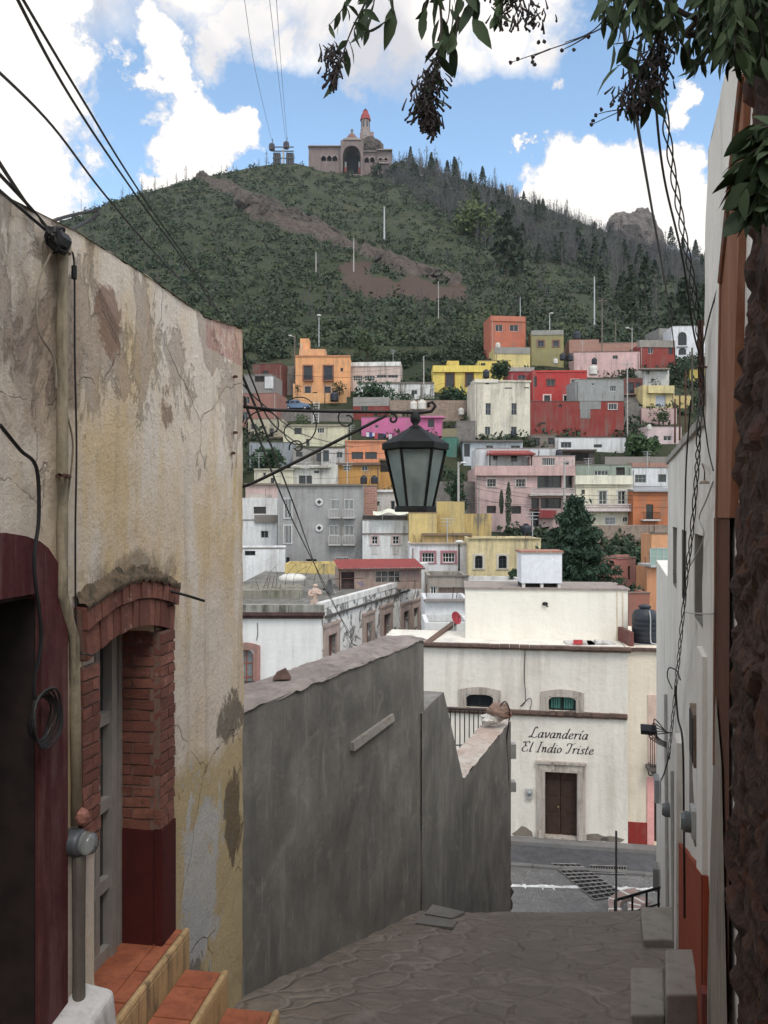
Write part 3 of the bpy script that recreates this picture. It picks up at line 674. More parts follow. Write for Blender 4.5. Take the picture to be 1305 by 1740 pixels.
    q = MB(); q.box(c.x-1.6*k, c.x+1.6*k, c.y-9.3*k, c.y-7.5*k, c.z+16*k, c.z+24*k); q.build('window', glassmat((.25,.24,.24)), rt2)
    q = MB(); q.box(c.x+7*k, c.x+14*k, c.y-4*k, c.y+6*k, c.z-2*k, c.z+24*k); q.box(c.x-9.5*k, c.x-6.5*k, c.y-4*k, c.y+6*k, c.z, c.z+23*k); q.build('annex', plaster((.3,.2,.19), .3, .4), rt2)
    rt3 = root('small_dome', W(598, 240, 585), 'small brick dome on a stone drum left of the lookout tower', 'dome'); c = W(598, 241, 585)
    q = MB(); q.lathe(c, [(9.5*k,-2*k),(9*k,3*k),(8.3*k,7*k),(6*k,11*k),(3*k,13.4*k),(2.3*k,13.8*k)], 14); q.build('vault', plaster((.22,.12,.1), .3, .4), rt3)
    q = MB(); q.lathe(c, [(2.2*k,13*k),(2.2*k,19*k),(2.7*k,19.4*k),(1*k,21.5*k)], 8); q.build('lantern', flat((.16,.16,.18), .7), rt3)
    cg = MB(); o = crag(627, 285, 40, 18, 41); o.location = W(628, 254, 583)
    # cable car terminal tower and cabins
    Yc = 560; k = Yc/F; rt4 = root('cable_car_pylon', W(481, 282, Yc), 'dark steel cable car support with cabins at its top', 'pylon'); q = MB()
    B = lambda x0, x1, y0, y1, d0=0, d1=3: q.box((x0-CX)*k, (x1-CX)*k, Yc+d0, Yc+d1, (CY-y1)*k, (CY-y0)*k)
    B(479.5, 482.5, 252, 286); q.build('column', flat((.5,.5,.5), .7), rt4); q = MB()
    B(464, 476, 259, 279, .5, 4); B(486, 498, 259, 279, .5, 4); q.build('cabin_dock', flat((.035,.035,.04), .6), rt4); q = MB()
    for x in (466, 470, 474, 488, 492, 496): B(x, x+.7, 256, 279, -.2, .4)
    for y in (249, 256, 268): B(463, 499, y, y+1.1, -.2, .8)
    q.build('steel_frame', flat((.12,.12,.13), .6), rt4)
    for i, (x, y) in enumerate(((462,250),(486.5,247))):
        g = root('gondola', W(x, y, Yc-6), ('left', 'right')[i]+' of the two dark cable car cabins hanging over the ridge', 'gondola', 'cable car cabins'); q = MB(); c = W(x, y, Yc-6)
        q.lathe(c, [(3.2*k,-6*k),(5*k,-5*k),(5.4*k,0),(4.6*k,5*k),(3*k,6*k)], 8, R(22.5)); q.build('cabin', flat((.06,.035,.045), .4), g)
        q = MB(); q.lathe(c, [(5.45*k,-1.5*k),(5.2*k,3*k)], 8, R(22.5)); q.build('window', glassmat((.03,.035,.045)), g)
        q = MB(); q.tube([c+Vector((0,0,6*k)), c+Vector((.6,0,10*k)), c+Vector((.4,0,14*k))], .28, 5); q.build('hanger', IRON, g)
    for (x0, x1, xm) in ((414, 461.5, 436), (457, 485.5, 473), (469, 488, 479)):
        q = MB(); P = cr([W(x1, 238, Yc-6), W(xm, 130, 330), W(x0, -10, 190)], 8); q.tube(P, .10, 4, r1=.07); tag(q.build('cable', flat((.12,.12,.14), .6), loc=P[0]), {414:'leftmost cable car cable rising to the sky', 457:'middle of the three cable car cables', 469:'rightmost cable car cable above the station'}[x0], 'cable', 'cable car cables')
    # chapel turret, sheds, ridge wall
    Yh = 615; k = Yh/F; rt5 = root('chapel', W(866, 340, Yh), 'little pale domed bell turret on the right ridge', 'chapel'); c = W(866, 344, Yh)
    q = MB(); q.lathe(c, [(5.8*k,0),(5.6*k,20*k),(6.4*k,20.4*k),(6.2*k,22*k)], 8, R(22.5)); q.build('drum', plaster((.42,.38,.34), .3), rt5)
    q = MB(); q.lathe(c, [(5.6*k,22*k),(5*k,25*k),(3*k,28.5*k),(.8*k,30*k),(.3*k,34*k)], 12); q.build('dome', plaster((.3,.28,.26), .3), rt5)
    for d in (-3, 0, 3): q = MB(); q.box(c.x+(d-.6)*k, c.x+(d+.6)*k, c.y-6*k, c.y-5*k, c.z+12*k, c.z+18*k); q.build('window', GLASS, rt5)
    wl = root('ridge_wall', W(930, 362, 620), 'low brown stone wall running along the right ridge', 'wall'); q = MB()
    P = [W(x, y, 618) for x, y in ((900,344),(925,354),(950,366),(965,375))]
    for a, b_ in zip(P, P[1:]): q.hexa([a-Vector((0,0,6)), b_-Vector((0,0,6)), b_+Vector((0,2,-6)), a+Vector((0,2,-6)), a, b_, b_+Vector((0,2,0)), a+Vector((0,2,0))])
    q.build('masonry', STONE, wl)
    sh = root('hill_shed', W(714, 300, 560), 'small white roofed shed among trees below the station', 'shed'); c = W(708, 306, 560); q = MB(); q.box(c.x-4, c.x+4, c.y, c.y+5, c.z-2, c.z+3.6); q.build('wall', plaster((.5,.48,.45), .4), sh)
    q = MB(); q.hexa([c+Vector(p) for p in ((-5,-1,3.6),(5,-1,3),(5,6,3.6),(-5,6,4.2),(-5,-1,3.9),(5,-1,3.3),(5,6,3.9),(-5,6,4.5))]); q.build('roof', WHITE, sh)
station()
# ------------------------------------------------------------------ the hillside town, house by house
WF = (.62,.61,.58); DF = (.09,.06,.045); GF = (.25,.25,.25); BF = (.035,.035,.04)
def w(x0, x1, y0, y1, **k): return (x0, x1, y0, y1, k)
def C_(c): return soft(lin(c), .76)
H = house
BR = bricks_mat((.30,.13,.09), (.38,.18,.12), (.3,.27,.25), .5, .22)
STW = rockmat((.2,.15,.115), (.33,.25,.2), (.09,.075,.06), 1.6, 'rubble_masonry', .08)
STG = rockmat((.13,.12,.11), (.22,.2,.18), (.06,.055,.05), 1.6, 'grey_masonry', .08)
wf = dict(frame=WF); dk = dict(frame=BF); br = dict(frame=DF)
# top row
H('house', 'orange red two storey house highest in the town, cream railing box at its foot', 834, 893, 537, 612, C_((196,100,62)), [w(841.7,854,551.6,563,**wf), w(866,881,552,563,**wf)], Y=140, yaw=6, ex=[('parapet',834,893,537,546,0,.15,C_((200,110,75)))])
H('house', 'olive green house with two small arched windows near its top', 903, 957.7, 561, 625, C_((150,140,82)), [w(914,924,579,589,frame=GF,sur=(C_((140,95,80)),.2,.06)), w(940,949.5,579,589,frame=GF,sur=(C_((140,95,80)),.2,.06))], Y=139, yaw=-5, ex=[('parapet',903,957.7,561,569,-.4,.1,C_((150,148,140)))])
H('house', 'pale yellow block with grey top edge under the orange red house', 841, 901, 590, 626, C_((214,192,108)), Y=135, yaw=3, ex=[('parapet',841,901,590,601,-.3,.1,C_((150,146,138)))])
H('house', 'long light pink house with brick top storey on the upper right', 975.6, 1087, 598, 640, C_((212,170,165)), [w(1041,1050,604,610,frame=GF)], Y=134, yaw=-3)
H('house', 'unpainted brick storey behind the long light pink house', 967, 1087, 583, 604, C_((160,125,110)), Y=141, yaw=-3, mat=BR, ex=[('stair_head',967,1018,577,600,-3,.2,BR)])
H('house', 'brick red house with grey top beside the long pink house', 1087, 1147.5, 586, 640, C_((150,50,40)), [w(1101,1110,591,601,frame=WF), w(1136,1143,591,602,frame=BF), w(1135,1141,616,621,frame=BF)], Y=136, yaw=4, ex=[('parapet',1087,1147.5,578,590,-1,.12,C_((150,142,132)))])
H('house', 'white house with two tall dark arched windows at the upper right', 1141.4, 1200, 554, 612, C_((222,223,228)), [w(1152,1167,564,587,frame=BF,nx=3,ny=3,arch=.3), w(1153,1166,591,603,frame=BF,nx=3,arch=.4)], Y=142, yaw=-4, ex=[('sill_band',1150,1169,588,589.5,0,.25,C_((160,160,165)))])
H('shed', 'grey concrete shed left of the white arched house', 1120, 1143, 558, 582, C_((140,136,130)), Y=148, yaw=8, cat='shed')
# second row
H('house', 'apricot orange house with square chimney tower and dark trimmed windows', 502, 595, 605, 683, C_((236,158,82)), [w(516.5,530,622,645,frame=BF,ny=3,sur=(C_((150,92,70)),.22,.08)), w(550.6,565,622,645,frame=BF,ny=3,sur=(C_((150,92,70)),.22,.08)), w(578.6,583,625,631,frame=DF,nx=1),
  w(518,528,657,668,frame=BF,sur=(C_((190,150,125)),.2,.08)), w(552,562,657,668,frame=BF,sur=(C_((190,150,125)),.2,.08))], Y=124, ex=[('chimney_tower',510,525,575,606,-3.5,-1,C_((236,158,82))), ('terrace_block',508.5,553,593,606,-4,-.5,C_((230,160,95))), ('parapet',501.5,595.5,603.5,606,-.3,.12,C_((205,130,75)))])
rt, fr = H('garden_wall', 'low apricot orange wall in front of the orange house', 498, 589, 668, 683, C_((238,170,95)), Y=120.5, dep=.4, par=.01, cat='wall', ex=[('gate_pier',498,501,652,683,-.3,.05,C_((238,170,95))), ('gate_pier',586,589,652,683,-.3,.05,C_((238,170,95)))])
for x0, x1 in ((516,531),(550,566)):
    rt, fr = HF['apricot orange house with square chimney tower and dark trimmed windows'][:2]; railing(rt, fr, x0, x1, 638, 646, .5, 7, slab=C_((150,92,70)))
H('house', 'long low beige pink house with strip of white framed windows', 596, 681, 615, 652, C_((205,180,168)), [w(600,616,638,647,frame=WF,nx=4,ny=2), w(619,637,638,647,frame=WF,nx=4,ny=2), w(640,657,637,642,frame=GF,nx=3), w(659,676,637,642,frame=GF,nx=3)], Y=127, yaw=-4, ex=[('parapet',596,681,615,622,-.3,.15,C_((222,220,214)))], dirt=.6)
H('house', 'dirty white low building with one small window beside the yellow house', 606, 738, 650, 680, C_((215,213,208)), [w(699,709,663,670,frame=GF)], Y=122, ex=[('parapet',606,738,649,652,-.2,.12,C_((120,110,100)))], dirt=.9, peel=.2)
H('house', 'bright yellow house with brown framed windows', 736, 820, 621, 672, C_((232,200,28)), [w(758,771,635,657,frame=BF,ny=3,sur=(C_((130,85,40)),.2,.07)), w(792,803.5,635,656,frame=BF,ny=3,sur=(C_((130,85,40)),.2,.07))], Y=125, ex=[('parapet',735.5,820.5,621,632,0,.35,C_((236,205,35))), ('stair_head',760,780,613,622,-3,-.6,C_((226,192,40)))], dirt=.4)
H('house', 'yellow upper terrace behind the bright yellow house', 812, 868, 613, 634, C_((230,200,40)), [w(817,825,617,621,frame=BF), w(836,844,617,621,frame=BF)], Y=131)
H('house', 'small dark red house beside the cream block with one window', 864, 907, 628, 650, C_((160,42,48)), [w(880,893,637,645,frame=GF,arch=.3)], Y=124, ex=[('parapet',863,908,624,631,-.3,.12,C_((170,160,152)))])
H('house', 'vivid red house with cream trimmed windows', 904, 997.5, 629, 686, C_((190,32,28)), [w(929.5,942.5,645,655,frame=GF,sur=(C_((120,60,50)),.12,.06)), w(970.5,983,645,656,frame=WF,sur=(C_((190,150,140)),.15,.06)), w(924.5,934.5,672,692,frame=BF,nx=1,ny=2,sur=(C_((225,190,180)),.2,.08)), w(958,974,672,683,frame=GF,nx=3,sur=(C_((215,190,180)),.15,.06)), w(906,912,640,657,frame=BF)], Y=117, yaw=-2, ex=[('parapet',912,997.5,629,632,-.3,.1,C_((200,50,40)))], dirt=.35)
H('house', 'maroon balconied house in the gap right of the grey concrete block', 1060, 1092, 643, 695, C_((115,58,52)), [w(1067,1077,650,668,frame=BF), w(1080,1089,650,668,frame=BF), w(1070,1082,674,694,frame=BF,nx=1)], Y=119, ex=[('balcony_slab',1059,1093,669,671,0,.8,C_((130,110,100)))])
H('house', 'pale rooms with flat canopy below the brick red house', 1090, 1137, 626, 641, C_((205,200,192)), [w(1098,1104,629,637,frame=WF), w(1121,1134,629,637,frame=WF,glass=flat((.5,.5,.5),.5))], Y=128, ex=[('canopy',1088,1139,626,627.5,0,1.2,C_((150,140,130)))])
H('house', 'pale yellow house with grey garage door above the pink wall', 1092, 1146, 655, 696, C_((214,192,120)), [w(1114,1131,672,692,frame=(.4,.42,.45),nx=1,glass=flat((.35,.38,.42),.6))], Y=116, yaw=5, ex=[('parapet',1102,1146,655,668,0,.5,C_((218,198,125)))], dirt=.55)
H('house', 'small yellow house end beside the white right hand wall', 1140, 1176, 672, 722, C_((206,180,100)), Y=118.5)
H('garden_wall', 'pink garden wall under the pale yellow house', 1090, 1150, 694, 722, C_((205,165,160)), Y=112.5, cat='wall', dep=3)
H('house', 'small yellow green house high at the right behind timber poles', 1172, 1205, 628, 672, C_((190,165,45)), Y=130)
H('house', 'pinkish white house with two dark square windows low on the right', 1097, 1158, 725, 772, C_((214,186,186)), [w(1111,1119,741,749,frame=WF,nx=1), w(1127.5,1141,740.5,749,frame=WF,nx=2)], Y=106, yaw=4)
# cream tall, red big
H('house', 'tall cream block with four narrow windows', 807, 900.7, 648, 748, C_((216,207,184)), [w(825,834,685,705,frame=GF,nx=2,ny=2), w(869,878,685,705,frame=GF,nx=2,ny=2), w(824,833,725,739,frame=GF,nx=2), w(868.5,878,725,739,frame=GF,nx=2), w(824.5,831,650.5,653,frame=BF,nx=1), w(857.5,870,658.5,660.5,frame=BF,nx=1), w(891,899,658,660,frame=BF,nx=1)], yaw=5, ex=[('parapet',807,846,644,650,-3,.15,C_((220,212,190))),('parapet',846,903,646,649,-.3,.12,C_((205,196,172)))], sc=.5, dirt=.45)
H('house', 'broad brick red house wall with grey patched concrete corner', 900.7, 1060, 682, 743, C_((146,46,38)), [w(949,955,687.5,691.5,frame=BF,nx=1), w(1034,1048,686,696,frame=WF,nx=3,sur=(C_((200,180,170)),.1,.05)), w(919,927,718,721,frame=BF,nx=1)], Y=107.8, dirt=.5, ex=[('concrete_patch',985,1021,682,695,-.1,.05,C_((140,140,138))),('concrete_patch',986,1003,695,711,-.1,.05,C_((135,136,134))),('band',900,1061,741.5,744,-.1,.2,C_((95,70,62)))])
H('house', 'bare grey concrete storey on the brick red house', 978, 1060, 645, 684, C_((152,154,152)), [w(1005,1009.5,651,655,frame=WF,nx=1), w(1036.5,1047,656,665,frame=WF,nx=3)], Y=108.6, yaw=0, sc=1.2, dirt=.5)
H('house', 'long white low house below the brick red wall', 944, 1063, 743.5, 766, C_((214,214,213)), [w(953,971,751,761,frame=GF,nx=3), w(1009,1023,755,760.5,frame=BF,nx=1)], Y=103.4, dep=5)
H('house', 'small brick and concrete lean-to between the cream block and white low house', 903, 944, 739, 768, C_((130,115,105)), [w(905,917,744,758,frame=BF), w(931,941,744,755,frame=BF)], Y=103.9, dep=4)
H('house', 'bluish white house with iron door under the tall cream block', 787.6, 888, 750, 782, C_((190,198,203)), [w(788.5,798.5,754,776,frame=BF,nx=2,ny=3), w(868,884,757,768,frame=GF,nx=2), w(826,838,757,770,frame=GF)], Y=101, ex=[('roof_edge',786,889,747.5,750.5,-3,.5,C_((105,98,92)))])
# left side upper
H('house', 'dark brick red house at the far left of the top row', 429, 479, 618, 676, C_((118,58,48)), [w(446,456,630,640,frame=BF)], Y=124, yaw=-10, dirt=.6)
H('house', 'terracotta pink house stepping down at the far left', 400, 470, 668, 752, C_((158,105,90)), [w(415,424,674,686,frame=GF), w(411,421,700,714,frame=GF), w(414,423,728,742,frame=BF)], Y=111, yaw=-8, dirt=.5)
H('house', 'grey unfinished storey with white railing above the pink left house', 400, 462, 637, 670, C_((138,132,128)), [w(433,449,639,649,frame=BF,opened=True)], Y=113, yaw=-8, ex=[('railing_panel',450,464,640,660,0,.15,C_((205,205,205)))])
H('retaining_wall', 'brown stone retaining wall under the parked blue van', 470, 600, 696, 740, C_((110,95,85)), Y=112.5, cat='wall', mat=STG, dep=6, par=.05)
H('retaining_wall', 'grey stepped wall between the dark red house and the orange house', 479, 503, 622, 690, C_((105,98,92)), Y=126, cat='wall', mat=STG, dep=3)
H('house', 'small red gabled house with grey top behind the lamp bracket', 600, 662, 688, 714, C_((142,50,44)), [w(613,625.5,689,700,frame=GF,nx=2)], Y=113.5, yaw=-4, ex=[('parapet',600,661,675,690,-2,0.05,C_((150,146,140)))])
H('retaining_wall', 'dark rubble wall behind the white tanks right of the red gabled house', 662, 808, 680, 710, C_((110,95,85)), Y=113, cat='wall', mat=STW, dep=4, par=.05)
H('house', 'magenta pink house directly behind the top of the street lamp', 614, 752, 709, 748, C_((206,92,150)), [w(727,738,712.5,726,frame=DF,nx=1), w(637,643,722,727,frame=GF,nx=1)], Y=108, ex=[('eave',700,756,706.5,709.5,-1,.5,C_((210,110,160)))], dirt=.35)
H('house', 'teal green house right of the street lamp', 751, 776, 742, 794, C_((62,122,106)), Y=103, yaw=-10, ex=[('olive_top',751,776,728,743,-.3,.05,C_((138,128,92)))])
H('house', 'grey stone room right of the teal house', 776, 808, 716, 770, C_((120,112,104)), [w(793,803,756,770,frame=BF)], Y=106.5, mat=STG)
H('house', 'cream yellow two storey house above the lamp bracket arm', 481, 590, 723, 768, C_((202,196,160)), [w(500,512.5,727,738,frame=BF,nx=3), w(539,551,727,736,frame=WF,nx=3), w(505,519,757,767,frame=BF,nx=3), w(553,561,757,767,frame=BF,nx=1), w(520,526,746,758,frame=DF,nx=1)], Y=105, dirt=.45, ex=[('parapet',480,591,721,724,-.3,.2,C_((150,142,120)))])
H('house', 'weathered cream terrace house left of the cream yellow house', 422, 482, 712, 752, C_((184,174,144)), [w(426,436,720,730,frame=GF),w(458,465,728,742,frame=DF,nx=1)], Y=107.5, dirt=.7, ex=[('ledge',422,482,742,745,0,.4,C_((110,95,80)))])
H('house', 'grey blue shuttered building at the left above the dark hedge', 424, 497, 752, 790, C_((142,150,156)), [w(412,424,754,772,frame=GF),], Y=100.5, dirt=.5)
H('house', 'white grey block with a dark doorway below the cream yellow house', 546, 586, 762, 808, C_((190,186,182)), [w(549,559,765,784,frame=BF,nx=1), w(572,582,768,778,frame=GF)], Y=97.8, yaw=-6, dirt=.8)
H('house', 'grey walled house with rubble yard under the cream yellow house', 497, 548, 762, 800, C_((150,145,138)), [w(538,546,770,784,frame=BF), w(503,514,768,776,frame=BF)], Y=99, dirt=.7)
H('house', 'orange house with two dark wide windows left of the street lamp', 587, 656, 749, 786, C_((226,134,76)), [w(597.5,617,768,780,frame=BF,nx=3), w(620.5,640.5,768,780,frame=BF,nx=3)], Y=98, ex=[('roof_edge',586,657,748,750,-.3,.2,C_((214,140,95)))])
H('house', 'ochre yellow house with water tanks in front, left of the lamp glass', 573, 646, 790, 823, C_((202,142,30)), [w(584,594,790.5,800,frame=WF,nx=2), w(614.6,625,790.5,800,frame=WF,nx=2)], Y=94, dirt=.5, ex=[('roof_edge',572,647,786,790.5,-3,.4,C_((120,88,70)))])
H('house', 'ochre yellow annex with dark open porch beside the ochre house', 643, 690, 780, 823, C_((204,142,34)), [w(645,664,782,802,opened=True)], Y=94.8, dirt=.5)
H('house', 'pale cream house with flat roof left of the grey barred block', 432, 498, 797, 824, C_((204,197,168)), [w(447,452,803,812,frame=GF,nx=1),w(460,466,812,822,frame=BF,nx=1)], Y=92.5, ex=[('roof_edge',431,499,796,799,-3,.2,C_((168,160,140)))])
H('house', 'long cream flat roofed house behind the grey barred block', 494, 574, 790, 823, C_((206,203,190)), [w(534,542,800,804,frame=BF,nx=1), w(508,530,808,822,frame=BF,nx=3)], Y=93, dirt=.7, ex=[('roof_edge',494,562,792,795,-4,.5,C_((190,186,172)))])
H('house', 'salmon pink low wall building left of the grey barred block', 417, 474, 823, 850, C_((200,168,160)), Y=86, ex=[('roof_edge',415,474,821,824,-3,.3,C_((130,115,105)))])
H('house', 'white building with brown shutter left of the grey barred block', 405, 471, 846, 884, C_((218,216,214)), [w(431,452,861,873,frame=DF,nx=3)], Y=80, ex=[('roof_edge',420,455,840,847,-3,-.2,C_((190,180,165)))])
H('house', 'white cube house with one small window at the left', 403, 471, 884, 932, C_((220,220,219)), [w(443,456,902,914,frame=GF,nx=2)], Y=72.5, ex=[('roof_terrace_wall',432,471,875,888,-2,.2,C_((130,122,114)))])
H('house', 'plain white wall house low at the left behind the roof garden', 400, 484, 932, 1004, C_((222,222,222)), [w(416,434,936,944,frame=BF,nx=2)], Y=62, yaw=6, dirt=.35)
# grey barred block
bar = C_((205,205,203))
GB_ = [w(483,496,847,881,frame=GF,nx=1,bars=bar,barn=5,sur=(C_((190,190,188)),.08,.05)), w(482.5,495.5,892,924,frame=GF,nx=1,bars=bar,barn=5,sur=(C_((190,190,188)),.08,.05)),
  w(561,576.5,848,866,frame=GF,bars=bar,barn=7), w(585,601,848,866,frame=GF,bars=bar,barn=7), w(560,576,892,910,frame=GF,bars=bar,barn=7), w(584.5,601,892,910,frame=GF,bars=bar,barn=7),
  w(484,492,947,956,frame=BF,nx=1), w(520,538,950,957,frame=BF,nx=1), w(570,592,946,958,frame=WF,bars=bar,barn=8)]
rt, fr = H('apartment_block', 'grey concrete block of flats with white barred windows', 472, 616, 824, 960, C_((156,155,153)), GB_, Y=69.5, yaw=-2, dep=9, sc=.5, dirt=.5, cat='building', ex=[('roof_edge',470,617,822.5,825.5,-.4,.2,C_((120,112,104)))])
for (x0, x1, y0, y1) in ((558,579,866,881),(582,603,866,881),(558,579,911,927),(582,603,911,927)):
    q = MB(); a0, a1, z0, z1 = fr.rect(x0, x1, y0, y1, .5); q.fbox(fr, a0, a1, z0, z0+.1, 0, .55)
    for i in range(9): a = a0+(a1-a0)*i/8; q.fbox(fr, a-.02, a+.02, z0+.1, z1, .48, .53)
    q.fbox(fr, a0, a1, z1, z1+.05, .46, .55); q.build('balcony', plaster(C_((190,188,184)), 1, .3), rt)
for y in (853, 897):
    q = MB(); c = fr.at(542.5, y, .05); q.lathe((0,0,0), [(.34,0),(.34,.07)], 12); q.v = [fr.p(0,0,0)*0+c+Vector((p.x, -p.z, p.y)) for p in q.v]; o = q.build('round_vent', plaster(bar, 2, .1), rt)
    q = MB(); q.lathe((0,0,0), [(.2,0),(.2,.09)], 4, R(0)); q.v = [c+Vector((p.x, -p.z-.01, p.y)) for p in q.v]; q.build('opening', GLASS, o)
H('house', 'exposed brick side storey attached to the grey barred block', 616, 640, 826, 870, C_((160,110,90)), Y=71.5, dep=6, mat=BR, dirt=.5)
H('house', 'small cream house with one window behind the bottom of the lamp', 640, 690, 833, 872, C_((196,190,178)), [w(640,645,851,859,frame=BF,nx=1), w(664,671,851,866,frame=GF,nx=1)], Y=78, ex=[('roof_edge',640,690,832,836,-.5,.2,C_((214,212,206)))])
H('house', 'white house with dark awning gap and two narrow pink edged windows', 616, 695, 884, 958, C_((220,220,218)), [w(631.5,642,911,925,frame=WF,ny=2,sur=(C_((196,170,168)),.14,.06)), w(667,678,911,925,frame=WF,ny=2,sur=(C_((196,170,168)),.14,.06))], Y=66.5, ex=[('band',616,695,906,908,0,.1,C_((130,105,98))),('window_panel',632,641.5,926,942,-.05,.04,C_((200,196,194))),('window_panel',667,677.5,926,942,-.05,.04,C_((200,196,194)))], dirt=.5)
rt, fr = H('roof_terrace', 'dark covered roof terrace with pale tarpaulin over the white house', 617, 694, 876, 886, C_((60,58,58)), Y=68.5, cat='terrace', dirt=.4)
q = MB(); n = 12
for i in range(n+1):
    for j in range(5):
        x = 634+60*i/n; q.v.append(W(x, 866+5*math.sin(i*.9)*.4+j*1.6+abs(i-6)*.35, 67.5-j*.5))
for i in range(n):
    for j in range(4): a = i*5+j; q.f.append((a, a+5, a+6, a+1))
tag(q.build('tarpaulin', flat(C_((205,205,180)), .7), None, True, loc=W(664,870,67)), 'pale cream tarpaulin sagging over the roof terrace under the lamp', 'tarpaulin')
H('house', 'yellow block rising under the bottom of the street lamp', 695, 742, 871, 924, C_((214,184,98)), Y=64.5, dirt=.4, dep=5)
H('garden_wall', 'grey capped yellow wall receding right of the yellow block', 742, 764, 852, 912, C_((206,176,92)), Y=66.5, cat='wall', dep=3, yaw=-30)
H('garden_wall', 'stained yellow wall in front of the pink balustrade house', 760, 835, 873, 912, C_((206,172,82)), Y=71, cat='wall', dirt=1.0, dep=3)
H('garden_wall', 'ochre ledge wall above the pink framed windows', 718, 802, 908, 926, C_((190,152,80)), Y=62.5, cat='wall', dirt=1.0, dep=6, ex=[('coping',717,803,906,910,-.5,.2,C_((140,110,75)))])
H('house', 'white house with two pink framed windows', 696, 796, 924, 985, C_((222,219,221)), [w(717,738,939,956,frame=WF,nx=4,ny=2,sur=(C_((178,112,124)),.16,.05)), w(752,773,939,956,frame=WF,nx=4,ny=2,sur=(C_((178,112,124)),.16,.05))], Y=60, dirt=.35, ex=[('coping',695,797,922,925,-.3,.15,C_((180,160,140)))])
H('house', 'pale yellow house with two arched dark windows', 796, 919, 915, 985, C_((226,204,140)), [w(807,820,944,966,frame=BF,nx=2,ny=3,arch=.18,sur=(C_((205,196,180)),.14,.05)), w(847,861,944,966,frame=BF,nx=2,ny=3,arch=.18,sur=(C_((205,196,180)),.14,.05))], Y=57.5, yaw=-2, dirt=.5, ex=[('coping',795,919,914,916,-.3,.15,C_((180,165,120)))])
# pink balustrade house
PK = C_((202,166,160))
rt, fr = H('house', 'big dusty pink house with white balustrade balcony and dark loggias', 810.6, 977.6, 793, 893, PK, [w(828,843,814,827,frame=WF,nx=3,ny=2,sur=(C_((214,196,190)),.14,.06)), w(877,893,814,827,frame=WF,nx=3,ny=2,sur=(C_((214,196,190)),.14,.06)),
  w(827,843,859.5,872,frame=BF,nx=2), w(869,885.5,860,873,frame=BF,nx=2), w(913,954.5,807,829,frame=BF,nx=3,ny=2), w(959.5,973,807,829,frame=BF,nx=1,ny=2), w(903,916,846.5,895,frame=BF,nx=1,ny=3), w(919,954,846.5,864,frame=BF,nx=3)], Y=88, dep=10, rec=.5, dirt=.35,
  ex=[('parapet',807,978,791.5,808,-.3,.5,C_((206,164,158))), ('awning',916.5,945.5,867,880,.02,.9,C_((150,40,45))), ('eave',902,918,864.5,866.5,0,.7,C_((120,60,55)))])
balustrade(rt, fr, 901, 977, 829, 839, 1.0, C_((196,182,176)), 22)
rt, fr = H('house', 'white roof rooms with red tiled canopy on the pink balustrade house', 809, 944, 762, 793, C_((205,206,208)), [w(838,846,772,782,frame=GF), w(868,879,771,785,frame=GF)], Y=90.5, dep=5, dirt=.4)
cp = root('tiled_canopy', fr.at(866, 773, 1.5), 'small red tiled canopy on posts over the pink house roof', 'canopy')
q = MB(); a0, a1, z0, z1 = fr.rect(826, 905, 764.5, 773, 1.2)
for i in range(27):
    a = a0+(a1-a0)*i/26; s_ = .12*abs(i-13)/13; q.tube([fr.p(a+(13-i)*.03, z1, -.3), fr.p(a, z0, 2.6)], .11, 6)
q.fbox(fr, a0, a1, z0-.1, z0+.02, 1.2, 2.4); q.build('roof_tiles', flat(C_((158,62,52)), .8, 0, .3, 2), cp)
q = MB(); [q.fbox(fr, a-.06, a+.06, fr.ray(866,793)[1], z0, 2.1, 2.22) for a in (a0+.3, a1-.3)]; q.build('post', IRON, cp)
rt, fr = H('house', 'pink roof rooms with row of white framed panes beside the tiled canopy', 900, 977, 775, 794, C_((204,172,166)), [w(921,943.5,778,791,frame=WF,nx=6), w(961,967,783,790,frame=GF,nx=1)], Y=89.4, dep=3)
H('shed', 'dark brown open timber shed under the long white low house', 958, 1010, 765, 792, C_((92,82,76)), [w(968,1000,770,783,opened=True)], Y=96, cat='shed', ex=[('roof_edge',950,1014,763.5,767,-3,.8,C_((75,62,56)))])
H('house', 'pale green roof storey above the cream balcony house', 978.6, 1073, 790, 810, C_((142,156,138)), [w(1010,1034,799.5,808,frame=WF,nx=4), w(1047,1062,794,807,opened=True)], Y=91.5, dep=5, dirt=.5)
CRM = C_((218,210,180))
rt, fr = H('house', 'cream house with white balustrade balcony and arched little window', 978.6, 1075, 809, 893, CRM, [w(1018,1031,834,858,frame=WF,nx=2,ny=3,sur=(C_((200,196,190)),.14,.06)), w(1050,1063,834,858,frame=WF,nx=2,ny=3,sur=(C_((200,196,190)),.14,.06)), w(988,994,832,840,frame=DF,nx=1), w(1028,1045.5,878,892,frame=WF,nx=4,ny=2,bars=C_((230,230,230)),sur=(C_((214,208,196)),.1,.04)), w(1058,1067,878,887,frame=WF,nx=2,arch=.5,sur=(C_((230,226,214)),.1,.04))], Y=87.2, yaw=3, dirt=.4,
  ex=[('parapet',978,1076,808,823,-.3,.35,C_((224,218,192)))])
balustrade(rt, fr, 980, 1074, 856, 865.5, 1.0, C_((206,188,184)), 24)
H('house', 'white house with two grey framed windows at the right edge', 1072.6, 1150, 795, 835, C_((212,212,214)), [w(1079,1098,806.5,820,frame=GF,nx=3,ny=2), w(1118.5,1132,806,819,frame=BF,nx=2)], Y=92, dirt=.4, ex=[('brick_room',1074,1150,786,797,-3,-.5,BR)])
rt, fr = H('house', 'deep orange house with small iron balcony at the right', 1075.7, 1150, 835, 896, C_((196,106,40)), [w(1098,1110,857,882,frame=BF,nx=2,ny=3)], Y=86, yaw=3, dirt=.45)
